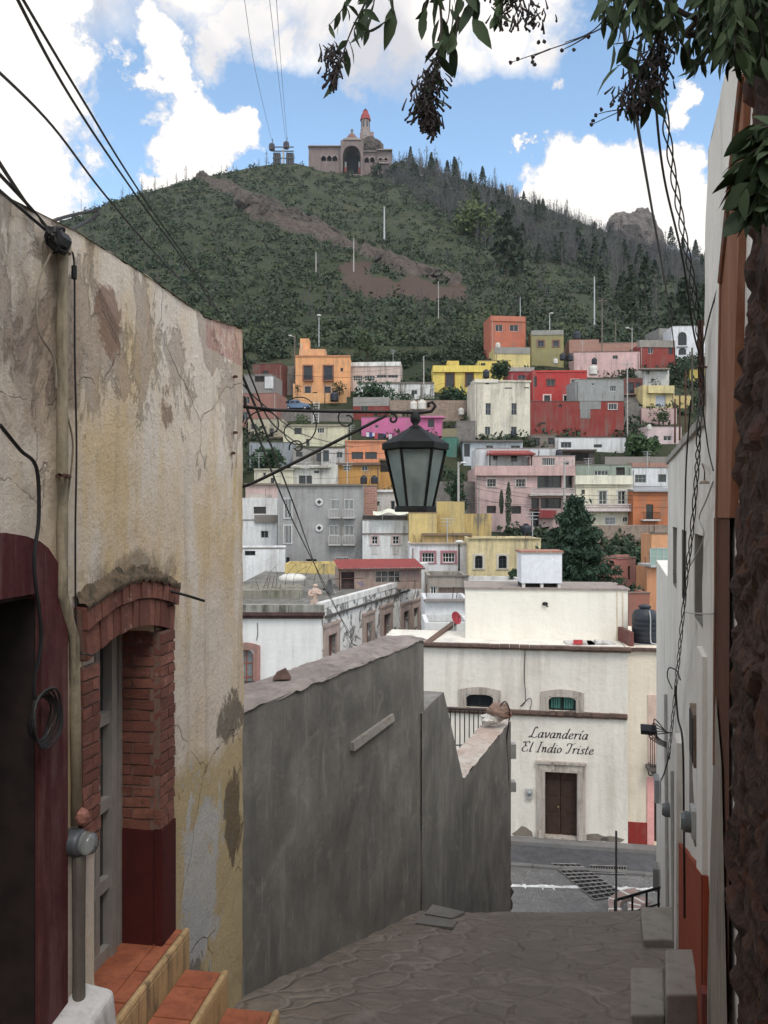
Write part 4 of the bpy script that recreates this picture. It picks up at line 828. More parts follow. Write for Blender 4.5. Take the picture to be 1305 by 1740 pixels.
railing(rt, fr, 1094, 1122, 870, 882.5, .7, 14, slab=C_((200,196,190)))
q = MB(); a0, a1, z0, z1 = fr.rect(1075, 1152, 826, 836, 0); q.hexa([fr.p(a,z,o) for a, z, o in ((a0,z0,.4),(a1,z0,.4),(a1,z1,-5),(a0,z1,-5),(a0,z0+.15,.4),(a1,z0+.15,.4),(a1,z1+.15,-5),(a0,z1+.15,-5))]); q.build('roof_sheet', flat((.25,.25,.26), .6), rt)
H('retaining_wall', 'mottled old stone wall below the cream and orange houses', 1000, 1150, 893, 940, C_((140,110,90)), Y=80, cat='wall', mat=STW, dep=4, par=.05)
H('house', 'small rose pink ruinous house beside the big conifer', 1033, 1080, 948, 1004, C_((184,112,98)), [w(1067,1071,962,985,frame=DF,nx=1)], Y=57, yaw=12, ex=[('stepped_parapet',1048,1070,943,950,-.4,.05,C_((184,116,102)))], dirt=.5, dep=6)
rt, fr = H('house', 'light orange house at the right with glass balcony front', 1099, 1150, 964, 1030, C_((216,142,82)), [w(1119,1132,978,990,frame=DF,nx=2)], Y=52, yaw=2, dirt=.4, dep=2)
H('house', 'upper storey of light orange plaster above the glass balcony', 1107, 1150, 907, 933, C_((222,152,92)), Y=54, yaw=2, dirt=.4, foot=2.4, dep=2)
q = MB(); a0, a1, z0, z1 = fr.rect(1105, 1150, 931, 960, .3); q.fbox(fr, a0, a1, z0-.15, z0, -2, .4); q.fbox(fr, a0, a1, z1-.05, z1, .25, .32)
for i in range(5): a = a0+(a1-a0)*i/4; q.fbox(fr, a-.03, a+.03, z0, z1-.05, .26, .31)
q.fbox(fr, a0, a1, (z0+z1)/2-.02, (z0+z1)/2+.02, .252, .30); b_ = q.build('balcony', flat((.4,.42,.42), .5), rt); q = MB(); q.fbox(fr, a0, a1, z0, z1-.05, .27, .285); q.build('glass_panel', glassmat((.26,.36,.31), .25), b_)
H('house', 'terracotta plastered low roof house left of the light orange house', 1068, 1104, 1008, 1034, C_((160,96,76)), Y=46, dep=6, dirt=.4, roofcol=(.3,.14,.1))
H('garden_wall', 'yellow wall behind the shack with the red roof', 484, 580, 958, 992, C_((214,184,88)), Y=58, cat='wall', dep=3, dirt=.6)
H('retaining_wall', 'grey stone wall rising beside the steep stairs right of the brick red house', 1062, 1092, 690, 745, C_((100,95,90)), Y=113, cat='wall', mat=STG, dep=3, par=.05)
H('garden_wall', 'long grey concrete wall under the bushy tree at the right', 1028, 1140, 776, 800, C_((140,132,122)), Y=97, cat='wall', dep=2)
H('retaining_wall', 'dark stone terrace wall left of the pink balustrade house', 740, 812, 818, 874, C_((100,92,84)), Y=90, cat='wall', mat=STG, dep=3, par=.05)
# ------------------------------------------------------------------ roof tanks, poles, trees of the town
def tank_proto(name, loc, label, m, h=1.5, r=.6, grp=None):
    rt = root(name, loc, label, 'water tank', grp); q = MB(); c = Vector(loc)
    pr = [(r*.96,0),(r,.06*h)]
    for i in range(5): z = h*(.1+.13*i); pr += [(r,z),(r*1.03,z+.03*h),(r,z+.06*h)]
    pr += [(r,.76*h),(r*.82,.88*h),(r*.42,.93*h),(r*.42,h),(r*.1,h*1.02)]
    q.lathe(c, pr, 20); q.build('tank_body', m, rt, True); q = MB(); q.lathe(c+Vector((0,0,h*.96)), [(r*.5,0),(r*.5,.05*h),(r*.2,.09*h)], 16); q.build('lid', m, rt); return rt
TB = flat((.018,.022,.03), .45, 0, .2, 2); TW = flat((.55,.53,.48), .6, 0, .12, 2)
TG = 'roof water tanks of the town'
def tank(px, py, Y, m, hpx, label): 
    h = hpx/F*Y/1.02; tank_proto('water_tank', W(px, py, Y), label, m, h, h*.42, TG)
tank(703,696,112,TW,15,'left one of two cream water tanks just above the lamp finial'); tank(717,696,112,TW,17,'right one of two cream water tanks just above the lamp finial')
tank(618,822,92.5,TB,14,'left black water tank in front of the ochre house'); tank(636,822,92.5,TB,14,'right black water tank in front of the ochre house')
tank(784,705,111,TW,12,'cream water tank left of the tall cream block'); tank(568,682,119,TB,17,'black water tank before the garden wall of the orange house')
tank(1008,637,122,TW,17,'cream water tank on the vivid red house roof'); tank(1010,619,124,TB,11,'black water tank standing behind the cream one on the vivid red house')
tank(956,612,133,TB,12,'black water tank right of the olive house, left of a pair'); tank(969,613,133,TB,12,'black water tank right of the olive house, right of a pair')
tank(980,577,143,TB,15,'black water tank high on the brick storey'); tank(944,618,131,TW,9,'small cream water tank below the olive house'); tank(826,642,123,TB,14,'black water tank between the yellow house and the tree')
tank(846,592,137,TW,10,'cream water tank at the foot of the orange red house'); tank(894,912,81,TB,22,'black water tank on the terrace below the pink balustrade house'); tank(791,1000,106,TW,1,'x') if False else None
tank(872,741,104.5,TB,11,'black water tank at the foot of the tall cream block'); tank(1103,730,105.5,TW,9,'cream water tank on the pinkish white house'); tank(440,640,125,TB,16,'black water tank beside the far left dark red house')
tank(950,779,90,TB,14,'black water tank on the pink house roof rooms')
def bush(name, px, py, Y, h, r, n, label, mat=None, size=None, cat='bush'):
    h = h/F*Y; r = r/F*Y; rt = root(name, W(px, py, Y), label, cat); bushy(rt, h, r, n, mat or LF_B, size or max(.14, r*.16), .02, 12); return rt
bush('tree', 848, 652, 118, 38, 21, 1300, 'dark bushy tree between the yellow terrace and the tall cream block', cat='tree')
bush('bush', 775, 690, 118, 30, 28, 800, 'dark shrubbery under the bright yellow house'); bush('bush', 805, 682, 119, 26, 16, 500, 'dark shrub between the yellow house and the cream block')
bush('bush', 640, 688, 117, 32, 36, 900, 'wide dark shrub before the dirty white building'); bush('bush', 686, 690, 116.5, 24, 20, 500, 'shrub left of the tall white pole')
bush('bush', 577, 669, 119.5, 22, 14, 450, 'small tree leaning over the orange garden wall', cat='tree'); bush('bush', 505, 668, 119.8, 16, 7, 200, 'little shrub at the left end of the orange garden wall')
bush('bush', 457, 800, 95, 34, 36, 1100, 'dark green hedge bush at the left above the lamp bracket'); bush('bush', 515, 724, 108, 16, 20, 400, 'grey green creeper on top of the stone wall under the van', LF_M)
bush('tree', 1090, 778, 100, 42, 34, 1300, 'bushy green tree right of the long white low house', foliage((.02,.05,.018),(.06,.1,.035),sc=.6), cat='tree')
bush('bush', 1120, 716, 110.5, 22, 20, 400, 'grey green shrub over the pink garden wall', LF_M); bush('bush', 1165, 640, 130, 38, 14, 450, 'bush under the white arched house')
bush('tree', 775, 868, 86, 84, 24, 1300, 'dark tree behind the right side of the street lamp', cat='tree'); bush('bush', 1085, 998, 64, 70, 50, 2200, 'dense dark shrubbery below the mottled stone wall'); bush('bush', 1040, 996, 66, 40, 30, 900, 'dark undergrowth right of the big conifer')
bush('bush', 875, 992, 49, 26, 14, 500, 'small leafy shrub left of the white roof box'); bush('bush', 725, 690, 115, 18, 18, 300, 'scrub behind the two cream tanks', LF_M)
bush('bush', 625, 612, 131, 50, 26, 900, 'pale green bushy tree above the beige pink house', foliage((.03,.05,.022),(.08,.11,.05),sc=.4), cat='tree')
def cypress(px, py, Y, h, r, label):
    h = h/F*Y; r = r/F*Y; L0 = W(px, py, Y); rt = root('cypress', L0, label, 'cypress', 'slim cypresses by the pink house'); t = MB(); t.tube([L0, L0+Vector((0,0,h*.9))], .08, 5, r1=.02); t.build('trunk', BARK, rt); c = MB()
    for i in range(500):
        z = random.random(); rr = r*math.sin(math.pi*min(1, z*.85+.12))**.7*(.5+.5*random.random()); a = random.random()*6.28; c.leaf(L0+Vector((rr*math.cos(a), rr*math.sin(a), z*h)), .2, (math.cos(a), math.sin(a), .3), 1.6)
    c.build('crown', LF_D, rt)
cypress(852,872,86.5,38,4,'shorter slim cypress in front of the pink house'); cypress(864,892,85.5,72,6,'taller slim cypress in front of the pink house')
# big conifer
L0 = W(977, 1004, 50.5); rt = root('conifer_tree', L0, 'big dark conifer with layered boughs in the middle of the houses', 'tree'); Hh = 156/F*50.5
t = MB(); t.tube([L0-Vector((0,0,2)), L0+Vector((0,0,Hh))], .2, 7, r1=.03); t.build('trunk', BARK, rt); c = MB(); br_ = MB()
for i in range(150):
    z = (i/150)**.9; a = i*2.4; rr = (1-z)**.9*3.5*(.55+.6*random.random())*(.8+.25*math.sin(z*34))+.12; b0 = L0+Vector((0,0,Hh*(.06+.93*z))); d = Vector((math.cos(a), math.sin(a), 0)); e = b0+d*rr+Vector((0,0,-rr*.12+.25)); m_ = (b0+e)/2+Vector((0,0,-.12))
    P = cr([b0, m_, e], 5); br_.tube(P, .035, 4, False, r1=.01)
    for k in range(int(26+50*rr)):
        f = .2+.85*random.random(); q = P[min(len(P)-1, int(f*(len(P)-1)))]; c.leaf(q+Vector((random.gauss(0,.16), random.gauss(0,.16), random.gauss(-.04,.11)))+d*.1*random.random(), .15+.1*random.random(), long=1.9)
br_.build('branches', BARK, rt); c.build('crown', foliage((.014,.035,.022),(.035,.065,.035),sc=.8), rt)
def pole(px, y0, y1, Y, label, m=CONP, r=.1, lamp=None, arm=0, cat='pole', cross=False, name=None):
    b0 = W(px, y1, Y); h = (y1-y0)/F*Y; rt = root(name or ('lamp_post' if lamp else 'utility_pole'), b0, label, cat); q = MB(); q.tube([b0-Vector((0,0,1)), b0+Vector((0,0,h))], r*1.15, 8, r1=r*.8); q.build('post', m, rt)
    if cross: q = MB(); q.box(b0.x-.8, b0.x+.8, b0.y-.2, b0.y-.1, b0.z+h-.5, b0.z+h-.38); q.build('crossarm', m, rt)
    if lamp: 
        q = MB(); t = b0+Vector((arm, -.3, h-.1)); q.tube([b0+Vector((0,0,h-.3)), t], .04, 5); q.blob(t, .35, .25, .12, 8, 0); q.build('lamp_head', flat((.6,.6,.58), .4), rt)
pole(720,605,690,117,'tall pale concrete pole before the yellow house'); pole(884,505,540,144,'thin antenna pole above the orange red house',GALV,.06); pole(934,532,562,142,'thin street lamp behind the olive house',GALV,.08,True,.3,'lamp post')
pole(1023,507,590,139,'utility pole above the long light pink house',WOODP,.11,cross=True); pole(1046,545,585,141,'short utility pole right of the taller one above the pink house',WOODP,.09); pole(1074,557,590,138,'pole with lamp above the pink and red houses',CONP,.09,True,-.9,'lamp post')
pole(1066,613,743,108,'tall concrete pole at the right edge of the grey concrete storey',CONP,.1,cross=True); pole(1176,591,690,108,'tallest dark timber pole at the upper right',flat((.07,.06,.04),.9),.14); pole(1165,630,722,104,'dark timber pole left of the tallest one',RUST,.12); pole(1155,672,735,101,'rusty timber pole second from the left of the right group',RUST,.12); pole(1147,678,740,100,'leftmost rusty timber pole of the right group',RUST,.12)
pole(501,570,622,126,'street lamp at the left corner of the orange house',WOODP,.1,True,-.7,'lamp post'); pole(779,785,878,84,'slender concrete lamp post behind the street lantern',CONP,.13,True,.5,'lamp post'); pole(959,778,880,84,'utility pole in front of the pink house balustrade',CONP,.13,cross=True); pole(780,918,985,58.5,'dark thin lamp post before the pink framed windows',IRON,.07,True,0,'lamp post')
pole(552,640,705,118,'dark post left of the black tank before the orange house',IRON,.06); pole(870,636,660,123,'thin white post on the small dark red house',GALV,.05)
# aerials over the roofs
def wire(pts, label, r=.02, m=CABLE, cat='cable', grp=None, name='overhead_cable', n=8, sm=True):
    P = cr(pts, n) if sm else [Vector(p) for p in pts]; q = MB(); q.tube(P, r, 5); return tag(q.build(name, m, None, loc=P[0]), label, cat, grp)
for i, (y0, y1, y2) in enumerate(((812,829,826),(820,840,842),(828,846,850),(845,862,862))):
    wire([W(800,y0,80), W(900,y1,81), W(1010,(y1+y2)/2+1,81), W(1135,y2,80)], ('top','second','third','lowest')[i]+' of four thin cables crossing before the pink and cream houses', .018, grp='thin cables before the pink house')
wire([W(360,531,110), W(560,533,110), W(760,527,112), W(884,508,140)], 'thin cable crossing the foot of the hill above the orange house', .03)
wire([W(470,636,110), W(560,641,112), W(660,640,116), W(720,632,117)], 'thin cable crossing in front of the orange house windows', .025)
# van, parked
def van():
    c = W(505, 696.5, 118); k = 118/F; rt = root('parked_van', c, 'blue van parked on the terrace below the orange house', 'van')
    prof = [(-22,2.5),(-22,8),(-20,15.5),(3,16),(9,11),(20,9),(22.5,6),(22.5,2.5)]
    for s_ in (1,):
        q = MB(); n = len(prof)
        for y in (-10, 10):
            for x, z in prof: q.v.append(c+Vector((x*k, y*k, z*k)))
        q.f.append(tuple(range(n))); q.f.append(tuple(range(2*n-1, n-1, -1)))
        for i in range(n): q.f.append((i, i+n, (i+1) % n+n, (i+1) % n))
        q.build('body', flat(C_((88,118,152)), .35, .1, .08, 3), rt)
    q = MB()
    for x0, x1 in ((-19,-12),(-10.5,-3.5),(-2,5)): q.hexa([c+Vector((x*k, y*k, z*k)) for z in (10, 14.2) for x, y in ((x0,-10.3),(x1-(1 if z > 12 and x1 > 4 else 0),-10.3),(x1-(1 if z > 12 and x1 > 4 else 0),-9),(x0,-9))])
    q.build('windows', GLASS, rt)
    for x in (-14, 14):
        q = MB(); q.tube([c+Vector((x*k,-10.6*k,2.8*k)), c+Vector((x*k,-8*k,2.8*k))], 3*k, 14); w_ = q.build('wheel', flat((.02,.02,.02), .8), rt); q = MB(); q.tube([c+Vector((x*k,-10.9*k,2.8*k)), c+Vector((x*k,-10.5*k,2.8*k))], 1.6*k, 10); q.build('rim', GALV, w_)
van()
q = MB(); b0 = W(533, 720, 111.9)
lr = root('ladder', b0, 'pale ladder leaning on the stone wall right of the van', 'ladder')
for dx in (0, .75): q.tube([b0+Vector((dx,-1,0)), b0+Vector((dx,.3,3.2))], .05, 5)
for i in range(8): q.tube([b0+Vector((0,-1+1.3*(i+.5)/8,3.2*(i+.5)/8)), b0+Vector((.75,-1+1.3*(i+.5)/8,3.2*(i+.5)/8))], .035, 4)
q.build('rails_and_rungs', flat((.5,.5,.48), .6), lr)
# steep public stairs
q = MB(); 
for i in range(26):
    p = W(1073, 745-i*3.4, 107+i*.55); q.box(p.x-1.1, p.x+1.1, p.y, p.y+.6, p.z-1.5, p.z)
tag(q.build('stairs', STG), kind='structure')

# roof clutter: aerials, washing lines, pipes, small air units
def aerial(px, py, Y, label):
    b0 = W(px, py, Y); rt = root('tv_aerial', b0, label, 'aerial', 'roof aerials'); q = MB(); q.tube([b0, b0+Vector((0,0,1.9))], .035, 5)
    for k, z in enumerate((1.85, 1.6, 1.35)): q.tube([b0+Vector((-.55+.1*k,0,z)), b0+Vector((.55-.1*k,0,z))], .022, 4)
    q.build('mast', GALV, rt)
for px, py, Y, lb in ((857,741,104.6,'thin aerial standing before the foot of the tall cream block'),(512,605,123,'aerial on the roof of the apricot orange house'),(668,615,126,'aerial on the beige pink house roof'),(990,598,133,'aerial on the left end of the long pink house'),(1120,655,116,'aerial on the pale yellow house with the garage door'),(530,721,105,'aerial on the cream yellow house roof'),(596,748,98,'aerial on the orange house left of the lantern'),(440,797,92,'aerial on the pale cream flat roof at the left'),(830,793,88,'aerial on the dusty pink house parapet'),(1000,808,87,'aerial on the cream balcony house'),(1100,795,92,'aerial on the white house at the right edge'),(520,822,69.5,'aerial at the left of the grey block roof'),(590,822,69.5,'aerial at the right of the grey block roof'),(650,884,66.5,'aerial on the white house under the lantern'),(760,923,60,'aerial over the pink framed windows'),(905,914,57.5,'aerial on the pale yellow arched window house')): aerial(px, py, Y, lb)
wl_ = root('washing_line', W(640,748,107.4), 'line of small coloured washing before the magenta pink house', 'washing line'); q = MB(); P0, P1 = W(622,733,107.3), W(668,737,107.3); q.tube(cr([P0, (P0+P1)/2-Vector((0,0,.15)), P1], 6), .02, 4); q.build('line', CABLE, wl_)
for i in range(9):
    p = P0.lerp(P1, (i+.6)/9.6)-Vector((0,0,.1)); q = MB(); s_ = .16+.1*random.random(); h_ = .45+.45*random.random(); q.hexa([p+Vector(v) for v in ((-s_,-.02,-h_),(s_*.9,-.05,-h_*.95),(s_*.9,.03,-h_*.95),(-s_,.03,-h_),(-s_,-.02,0),(s_,-.02,0),(s_,.02,0),(-s_,.02,0))]); q.build('garment', flat(random.choice([(.5,.5,.52),(.35,.06,.08),(.05,.06,.2),(.45,.2,.25),(.03,.03,.04)]), .9), wl_)

rw = random.Random(4)
for i in range(12):
    x0 = rw.uniform(410, 800); x1 = x0+rw.uniform(90, 260); y0 = rw.uniform(620, 900); Y0 = min(130, depth_for(min(y0+40, 960)))-6; dy = rw.uniform(-22, 22)
    wire([W(x0, y0, Y0), W((x0+x1)/2, y0+dy*.5+rw.uniform(4,10), Y0), W(x1, y0+dy, Y0)], 'thin service cable number %s strung among the town roofs' % ('one','two','three','four','five','six','seven','eight','nine','ten','eleven','twelve')[i], .016, grp='service cables among the roofs')
# ------------------------------------------------------------------ plaza and street at the foot of the stairs
WALLW = plaster(lin((222,217,206)), .5, .38, (.36,.31,.25), .08, .01)
WALLW2 = plaster(lin((216,215,211)), .55, .35, (.34,.31,.27), .07)
def cobble_mat(name, c1, c2, mortar, sc, bmp=.03):
    m, nt, N, L, b = newmat(name); tc = N.new('ShaderNodeTexCoord'); co = tc.outputs['Object']
    mp = N.new('ShaderNodeMapping'); L.new(co, mp.inputs[0]); mp.inputs['Scale'].default_value = (1, 1, .01)
    wn = N.new('ShaderNodeTexNoise'); L.new(mp.outputs[0], wn.inputs['Vector']); wn.inputs['Scale'].default_value = sc*.9; wn.inputs['Detail'].default_value = 4
    ad = N.new('ShaderNodeMixRGB'); ad.blend_type = 'ADD'; ad.inputs[0].default_value = .35; L.new(mp.outputs[0], ad.inputs[1]); L.new(wn.outputs['Color'], ad.inputs[2])
    def vor(f):
        v = N.new('ShaderNodeTexVoronoi'); v.feature = f; v.inputs['Scale'].default_value = sc; L.new(ad.outputs[0], v.inputs['Vector']); return v
    ve = vor('DISTANCE_TO_EDGE'); vc = vor('F1'); sp = N.new('ShaderNodeSeparateColor'); L.new(vc.outputs['Color'], sp.inputs[0])
    c = mixc(N, L, sp.outputs[0], c1, c2); n = nz(N, L, co, sc*2.5, 8, .7)
    c = mixc(N, L, rmp(N, L, n, .35, .75), c, [x*.6 for x in c1])
    e = rmp(N, L, ve.outputs['Distance'], .01, .07); big = nz(N, L, co, sc*.35, 4, .6)
    c = mixc(N, L, mth(N, L, 'MAXIMUM', e, rmp(N, L, big, .52, .62)), mortar, c)
    c = mixc(N, L, rmp(N, L, nz(N, L, co, .5, 5, .6), .35, .7), c, [x*.55 for x in c2])
    L.new(c, b.inputs['Base Color']); b.inputs['Roughness'].default_value = .75
    h = mth(N, L, 'ADD', mth(N, L, 'MULTIPLY', rmp(N, L, ve.outputs['Distance'], 0, .12), 1), mth(N, L, 'MULTIPLY', n, .9)); bump(N, L, b, h, bmp, 1); return m
q = MB(); q.quad((-25,18,-11.39),(25,18,-11.39),(25,46.5,-11.39),(-25,46.5,-11.39)); tag(q.build('plaza_paving', cobble_mat('cobbles', (.14,.135,.13), (.22,.215,.205), (.28,.27,.26), 4.5, .02)), kind='structure')
LF_ = (27.63+.166*4.45, -.166)      # facade line of the laundry house: y = c + m x
fL = Fr(0, LF_[0], 1, LF_[1])
zP = -11.386
def strip(x0, x1, d0, d1, z, name, m):
    q = MB(); n = fL
    q.quad(n.p(x0, z, d1), n.p(x1, z, d1), n.p(x1, z, d0), n.p(x0, z, d0)); return tag(q.build(name, m), kind='structure')
strip(-6, 20, .45, 1.95, zP+.004, 'asphalt_road', rockmat((.06,.06,.065), (.095,.095,.098), (.045,.045,.047), 3, 'asphalt', .01))
q = MB(); q.fbox(fL, -6, 20, -11.39, -11.26, 0, .45); tag(q.build('pavement', plaster((.2,.195,.19), 1, .5)), kind='structure')
q = MB(); 
for i in range(30): q.fbox(fL, -6+i*.86, -6+i*.86+.84, -11.39, -11.33, 1.95, 2.15, .01)
tag(q.build('kerb', plaster((.17,.165,.16), 1, .6)), kind='structure')
q = MB(); rs = random.Random(5); x = 3.2
while x < 9.6:                                            # rough white limewash line with runs
    l = .25+.3*rs.random(); y = 24.35-.06*x+.05*rs.random(); q.quad((x,y,zP+.006),(x+l,y-.02,zP+.006),(x+l,y+.10+.08*rs.random(),zP+.006),(x,y+.10+.1*rs.random(),zP+.006))
    if rs.random() < .6: q.quad((x+.1,y-.25*rs.random(),zP+.0065),(x+.15,y-.2*rs.random(),zP+.0065),(x+.17,y+.2,zP+.0065),(x+.08,y+.2,zP+.0065))
    x += l
tag(q.build('painted_line', flat((.62,.62,.6), .8, 0, .3, 6)), kind='structure')
# steel drain gratings
def grating(c4, nx, ny, label, th=.035):
    rt = root('drain_grating', (c4[0]+c4[2])/2, label, 'grating'); a, b_, c_, d = c4; q = MB()
    for i in range(nx+1): t = i/nx; q.tube([a.lerp(b_, t)+Vector((0,0,.03)), d.lerp(c_, t)+Vector((0,0,.03))], th*.6, 4)
    for i in range(ny+1): t = i/ny; q.tube([a.lerp(d, t)+Vector((0,0,.035)), b_.lerp(c_, t)+Vector((0,0,.035))], th, 4)
    q.build('bars', flat((.2,.19,.18), .6, .2, .3, 6), rt); q = MB(); q.quad(*[p+Vector((0,0,.008)) for p in c4]); q.build('pit', flat((.012,.011,.01), .9), rt)
def GP_(px, py): Y = 11.386*F/(py-CY); return Vector(((px-CX)/F*Y, Y, zP))
grating([GP_(1010,1530), GP_(1062,1522), GP_(985,1470), GP_(937,1469)], 5, 10, 'long diagonal steel drain grating crossing the junction', .022)
grating([GP_(1005,1485), GP_(1064,1487), GP_(1064,1474), GP_(1002,1472)], 14, 2, 'small rectangular drain grating near the kerb', .018)
# rounded brick kerb with white bands
rt = root('corner_kerb', GP_(1080,1550), 'rounded pinkish brick kerb with white painted bands by the right wall', 'kerb')
for k, (dz, rr) in enumerate(((0, 1.35), (.0, .8))):
    q = MB(); c = GP_(1118, 1556); n = 18
    for i in range(n):
        a0 = R(100+100*i/n); a1 = R(100+100*(i+1)/n); P = []
        for z in (0, .16-.0*k):
            for a, r in ((a0,rr),(a1,rr),(a1,rr-.32),(a0,rr-.32)): P.append(c+Vector((math.cos(a)*r, math.sin(a)*r*1.0, z)))
        q.hexa(P)
    q.build('brick_course', bricks_mat((.24,.15,.12), (.3,.2,.17), (.2,.18,.17), .2, .2), rt)
    q = MB()
    for i in (4, 9, 14): a = R(100+100*i/n); q.tube([c+Vector((math.cos(a)*r_, math.sin(a)*r_, z_)) for r_, z_ in ((rr+.02,0),(rr+.02,.17),(rr-.33,.17))], .025, 4)
    q.build('white_band', WHITE, rt)
# ------------------------------------------------------------------ laundry house
def hp(fr, x0, x1, y0, y1): return fr.rect(x0, x1, y0, y1)
rt = root('laundry_house', fL.p(7, -11.4), 'white laundry house with stone framed wooden door and black lettering', 'house')
aL, aR = fL.ray(640, 0)[0], fL.ray(1067, 0)[0]; zc = -4.72; zl = -6.93
hd = [fL.rect(926, 981, 1311, 1424), fL.rect(792, 838, 1180, 1207), fL.rect(932, 979, 1184, 1214)]
hd[0] = (hd[0][0], hd[0][1], -11.24, hd[0][3])
for i in (1, 2): hd[i] = (hd[i][0], hd[i][1], zl+.06, hd[i][3])
q = MB(); grid_wall(q, fL, [aL, aR], [-11.6, zc], [hd[0], (*hd[1], .12), (*hd[2], .12)], 0, None, .28)
q.quad(fL.p(aL,-11.6,0), fL.p(aL,zc,0), fL.p(aL,zc,-3.6), fL.p(aL,-11.6,-3.6)); q.quad(fL.p(aR,-11.6,0), fL.p(aR,-11.6,-3.6), fL.p(aR,zc,-3.6), fL.p(aR,zc,0))
q.quad(fL.p(aL,zc,0), fL.p(aR,zc,0), fL.p(aR,zc,-3.6), fL.p(aL,zc,-3.6)); q.quad(fL.p(aL,zc,-3.6), fL.p(aR,zc,-3.6), fL.p(aR,-11.6,-3.6), fL.p(aL,-11.6,-3.6)); q.build('wall', WALLW, rt)
CORN = plaster((.16,.105,.085), 1.5, .6, (.05,.04,.035), .3)
def cornice(fr, a0, a1, z, pr, h, name, rt, n=14, m=CORN):
    q = MB()
    for i in range(n):
        x0 = a0+(a1-a0)*i/n; x1 = a0+(a1-a0)*(i+1)/n-.01; j = random.uniform(-.006, .006)
        q.fbox(fr, x0, x1, z+h*.45+j, z+h+j, -.05, pr); q.fbox(fr, x0, x1, z+j, z+h*.45+j-.001, -.05, pr*.55)
    return q.build(name, m, rt)
cornice(fL, aL-.05, aR+.1, zc-.05, .22, .17, 'upper_cornice', rt, 26); cornice(fL, fL.ray(742,0)[0], aR-.02, zl-.12, .16, .19, 'lower_cornice', rt, 22)
STN = plaster((.47,.42,.37), 2.2, .6, (.14,.11,.09), .18)
def surround(rt, fr, h, wd, pr, arch=0, m=STN, base=True, name='door_surround'):
    a0, a1, z0, z1 = h; q = MB()
    q.fbox(fr, a0-wd, a0, z0, z1, 0, pr); q.fbox(fr, a1, a1+wd, z0, z1, 0, pr)
    q.fbox(fr, a0-wd*.35, a0, z0, z1, pr, pr+.03); q.fbox(fr, a1, a1+wd*.35, z0, z1, pr, pr+.03)
    if not arch: q.fbox(fr, a0-wd, a1+wd, z1, z1+wd, 0, pr+.003); q.fbox(fr, a0-wd*1.12, a1+wd*1.12, z1+wd, z1+wd*1.3, 0, pr+.06); q.fbox(fr, a0-wd*.35, a1+wd*.35, z1, z1+wd*.35, pr+.003, pr+.034)
    else:
        n = 12; w_ = a1-a0+2*wd
        for i in range(n):
            t0, t1 = i/n, (i+1)/n; e = lambda t: z1+wd*.62+arch*math.sin(math.pi*t); f0 = a0-wd+w_*t0; f1 = a0-wd+w_*t1
            q.hexa([fr.p(f0,z1+.001,pr),fr.p(f1,z1+.001,pr),fr.p(f1,z1+.001,0),fr.p(f0,z1+.001,0),fr.p(f0,e(t0),pr),fr.p(f1,e(t1),pr),fr.p(f1,e(t1),0),fr.p(f0,e(t0),0)])
    if base: q.fbox(fr, a0-wd*1.1, a0+.003, z0, z0+.25, 0, pr+.045); q.fbox(fr, a1-.003, a1+wd*1.1, z0, z0+.25, 0, pr+.045)
    return q.build(name, m, rt)
surround(rt, fL, hd[0], .27, .08)
for h in hd[1:]: surround(rt, fL, h, .26, .05, .1, STN, False, 'window_surround')
q = MB(); a0, a1, z0, z1 = hd[0]; am = (a0+a1)/2; q.fbox(fL, a0, am-.012, z0, z1, -.28, -.2); q.fbox(fL, am+.012, a1, z0, z1, -.28, -.2); 
dr = q.build('door', rockmat((.035,.018,.012), (.07,.035,.022), (.022,.012,.009), 7, 'dark_wood', .01), rt)
for i, x in enumerate((a0+.07, am+.06)):
    q = MB(); wd = (a1-a0)/2-.13
    for (zz0, zz1) in ((.12,.75),(.85,1.3),(1.4,1.95)): q.fbox(fL, x, x+wd, z0+zz0, z0+zz1, -.2, -.18)
    q.build('door_panel', flat((.042,.022,.015), .7, 0, .3, 10), dr)
q = MB(); q.blob(fL.p(am-.09, z0+1.02, -.15), .04, .04, .05, 8, 0); q.build('handle', flat((.25,.2,.12), .4, .7), dr)
q = MB(); q.fbox(fL, a0-.05, a1+.05, -11.25, -11.19, -.3, .06); q.build('threshold', STN, rt)
a0, a1, z0, z1 = hd[2]; wn = window(rt, fL, a0, a1, z0, z1, .24, (.02,.025,.02), 2, 1, .05, glass=glassmat((.02,.05,.045)))
for i in range(2):
    q = MB(); x0 = a0+.1+(a1-a0)*.47*i; n = 12
    for k in range(n+1):
        x = x0+.33*k/n; d = -.245+.0*k+.012*math.sin(k*2.1); q.v += [fL.p(x, z0+.06, d+.022), fL.p(x, z1-.05, d+.022)]
    for k in range(n): q.f.append((2*k, 2*k+2, 2*k+3, 2*k+1))
    q.build('curtain', flat((.09,.26,.22), .8), wn, True)
q = MB(); [q.fbox(fL, x-.008, x+.008, z0, z1, -.12, -.1) for x in (a0+.18, a0+.47, a1-.18)]; q.build('window_grille', IRON, wn)
a0, a1, z0, z1 = hd[1]; window(rt, fL, a0, a1, z0, z1, .24, (.02,.02,.02), 2, 1, .05)
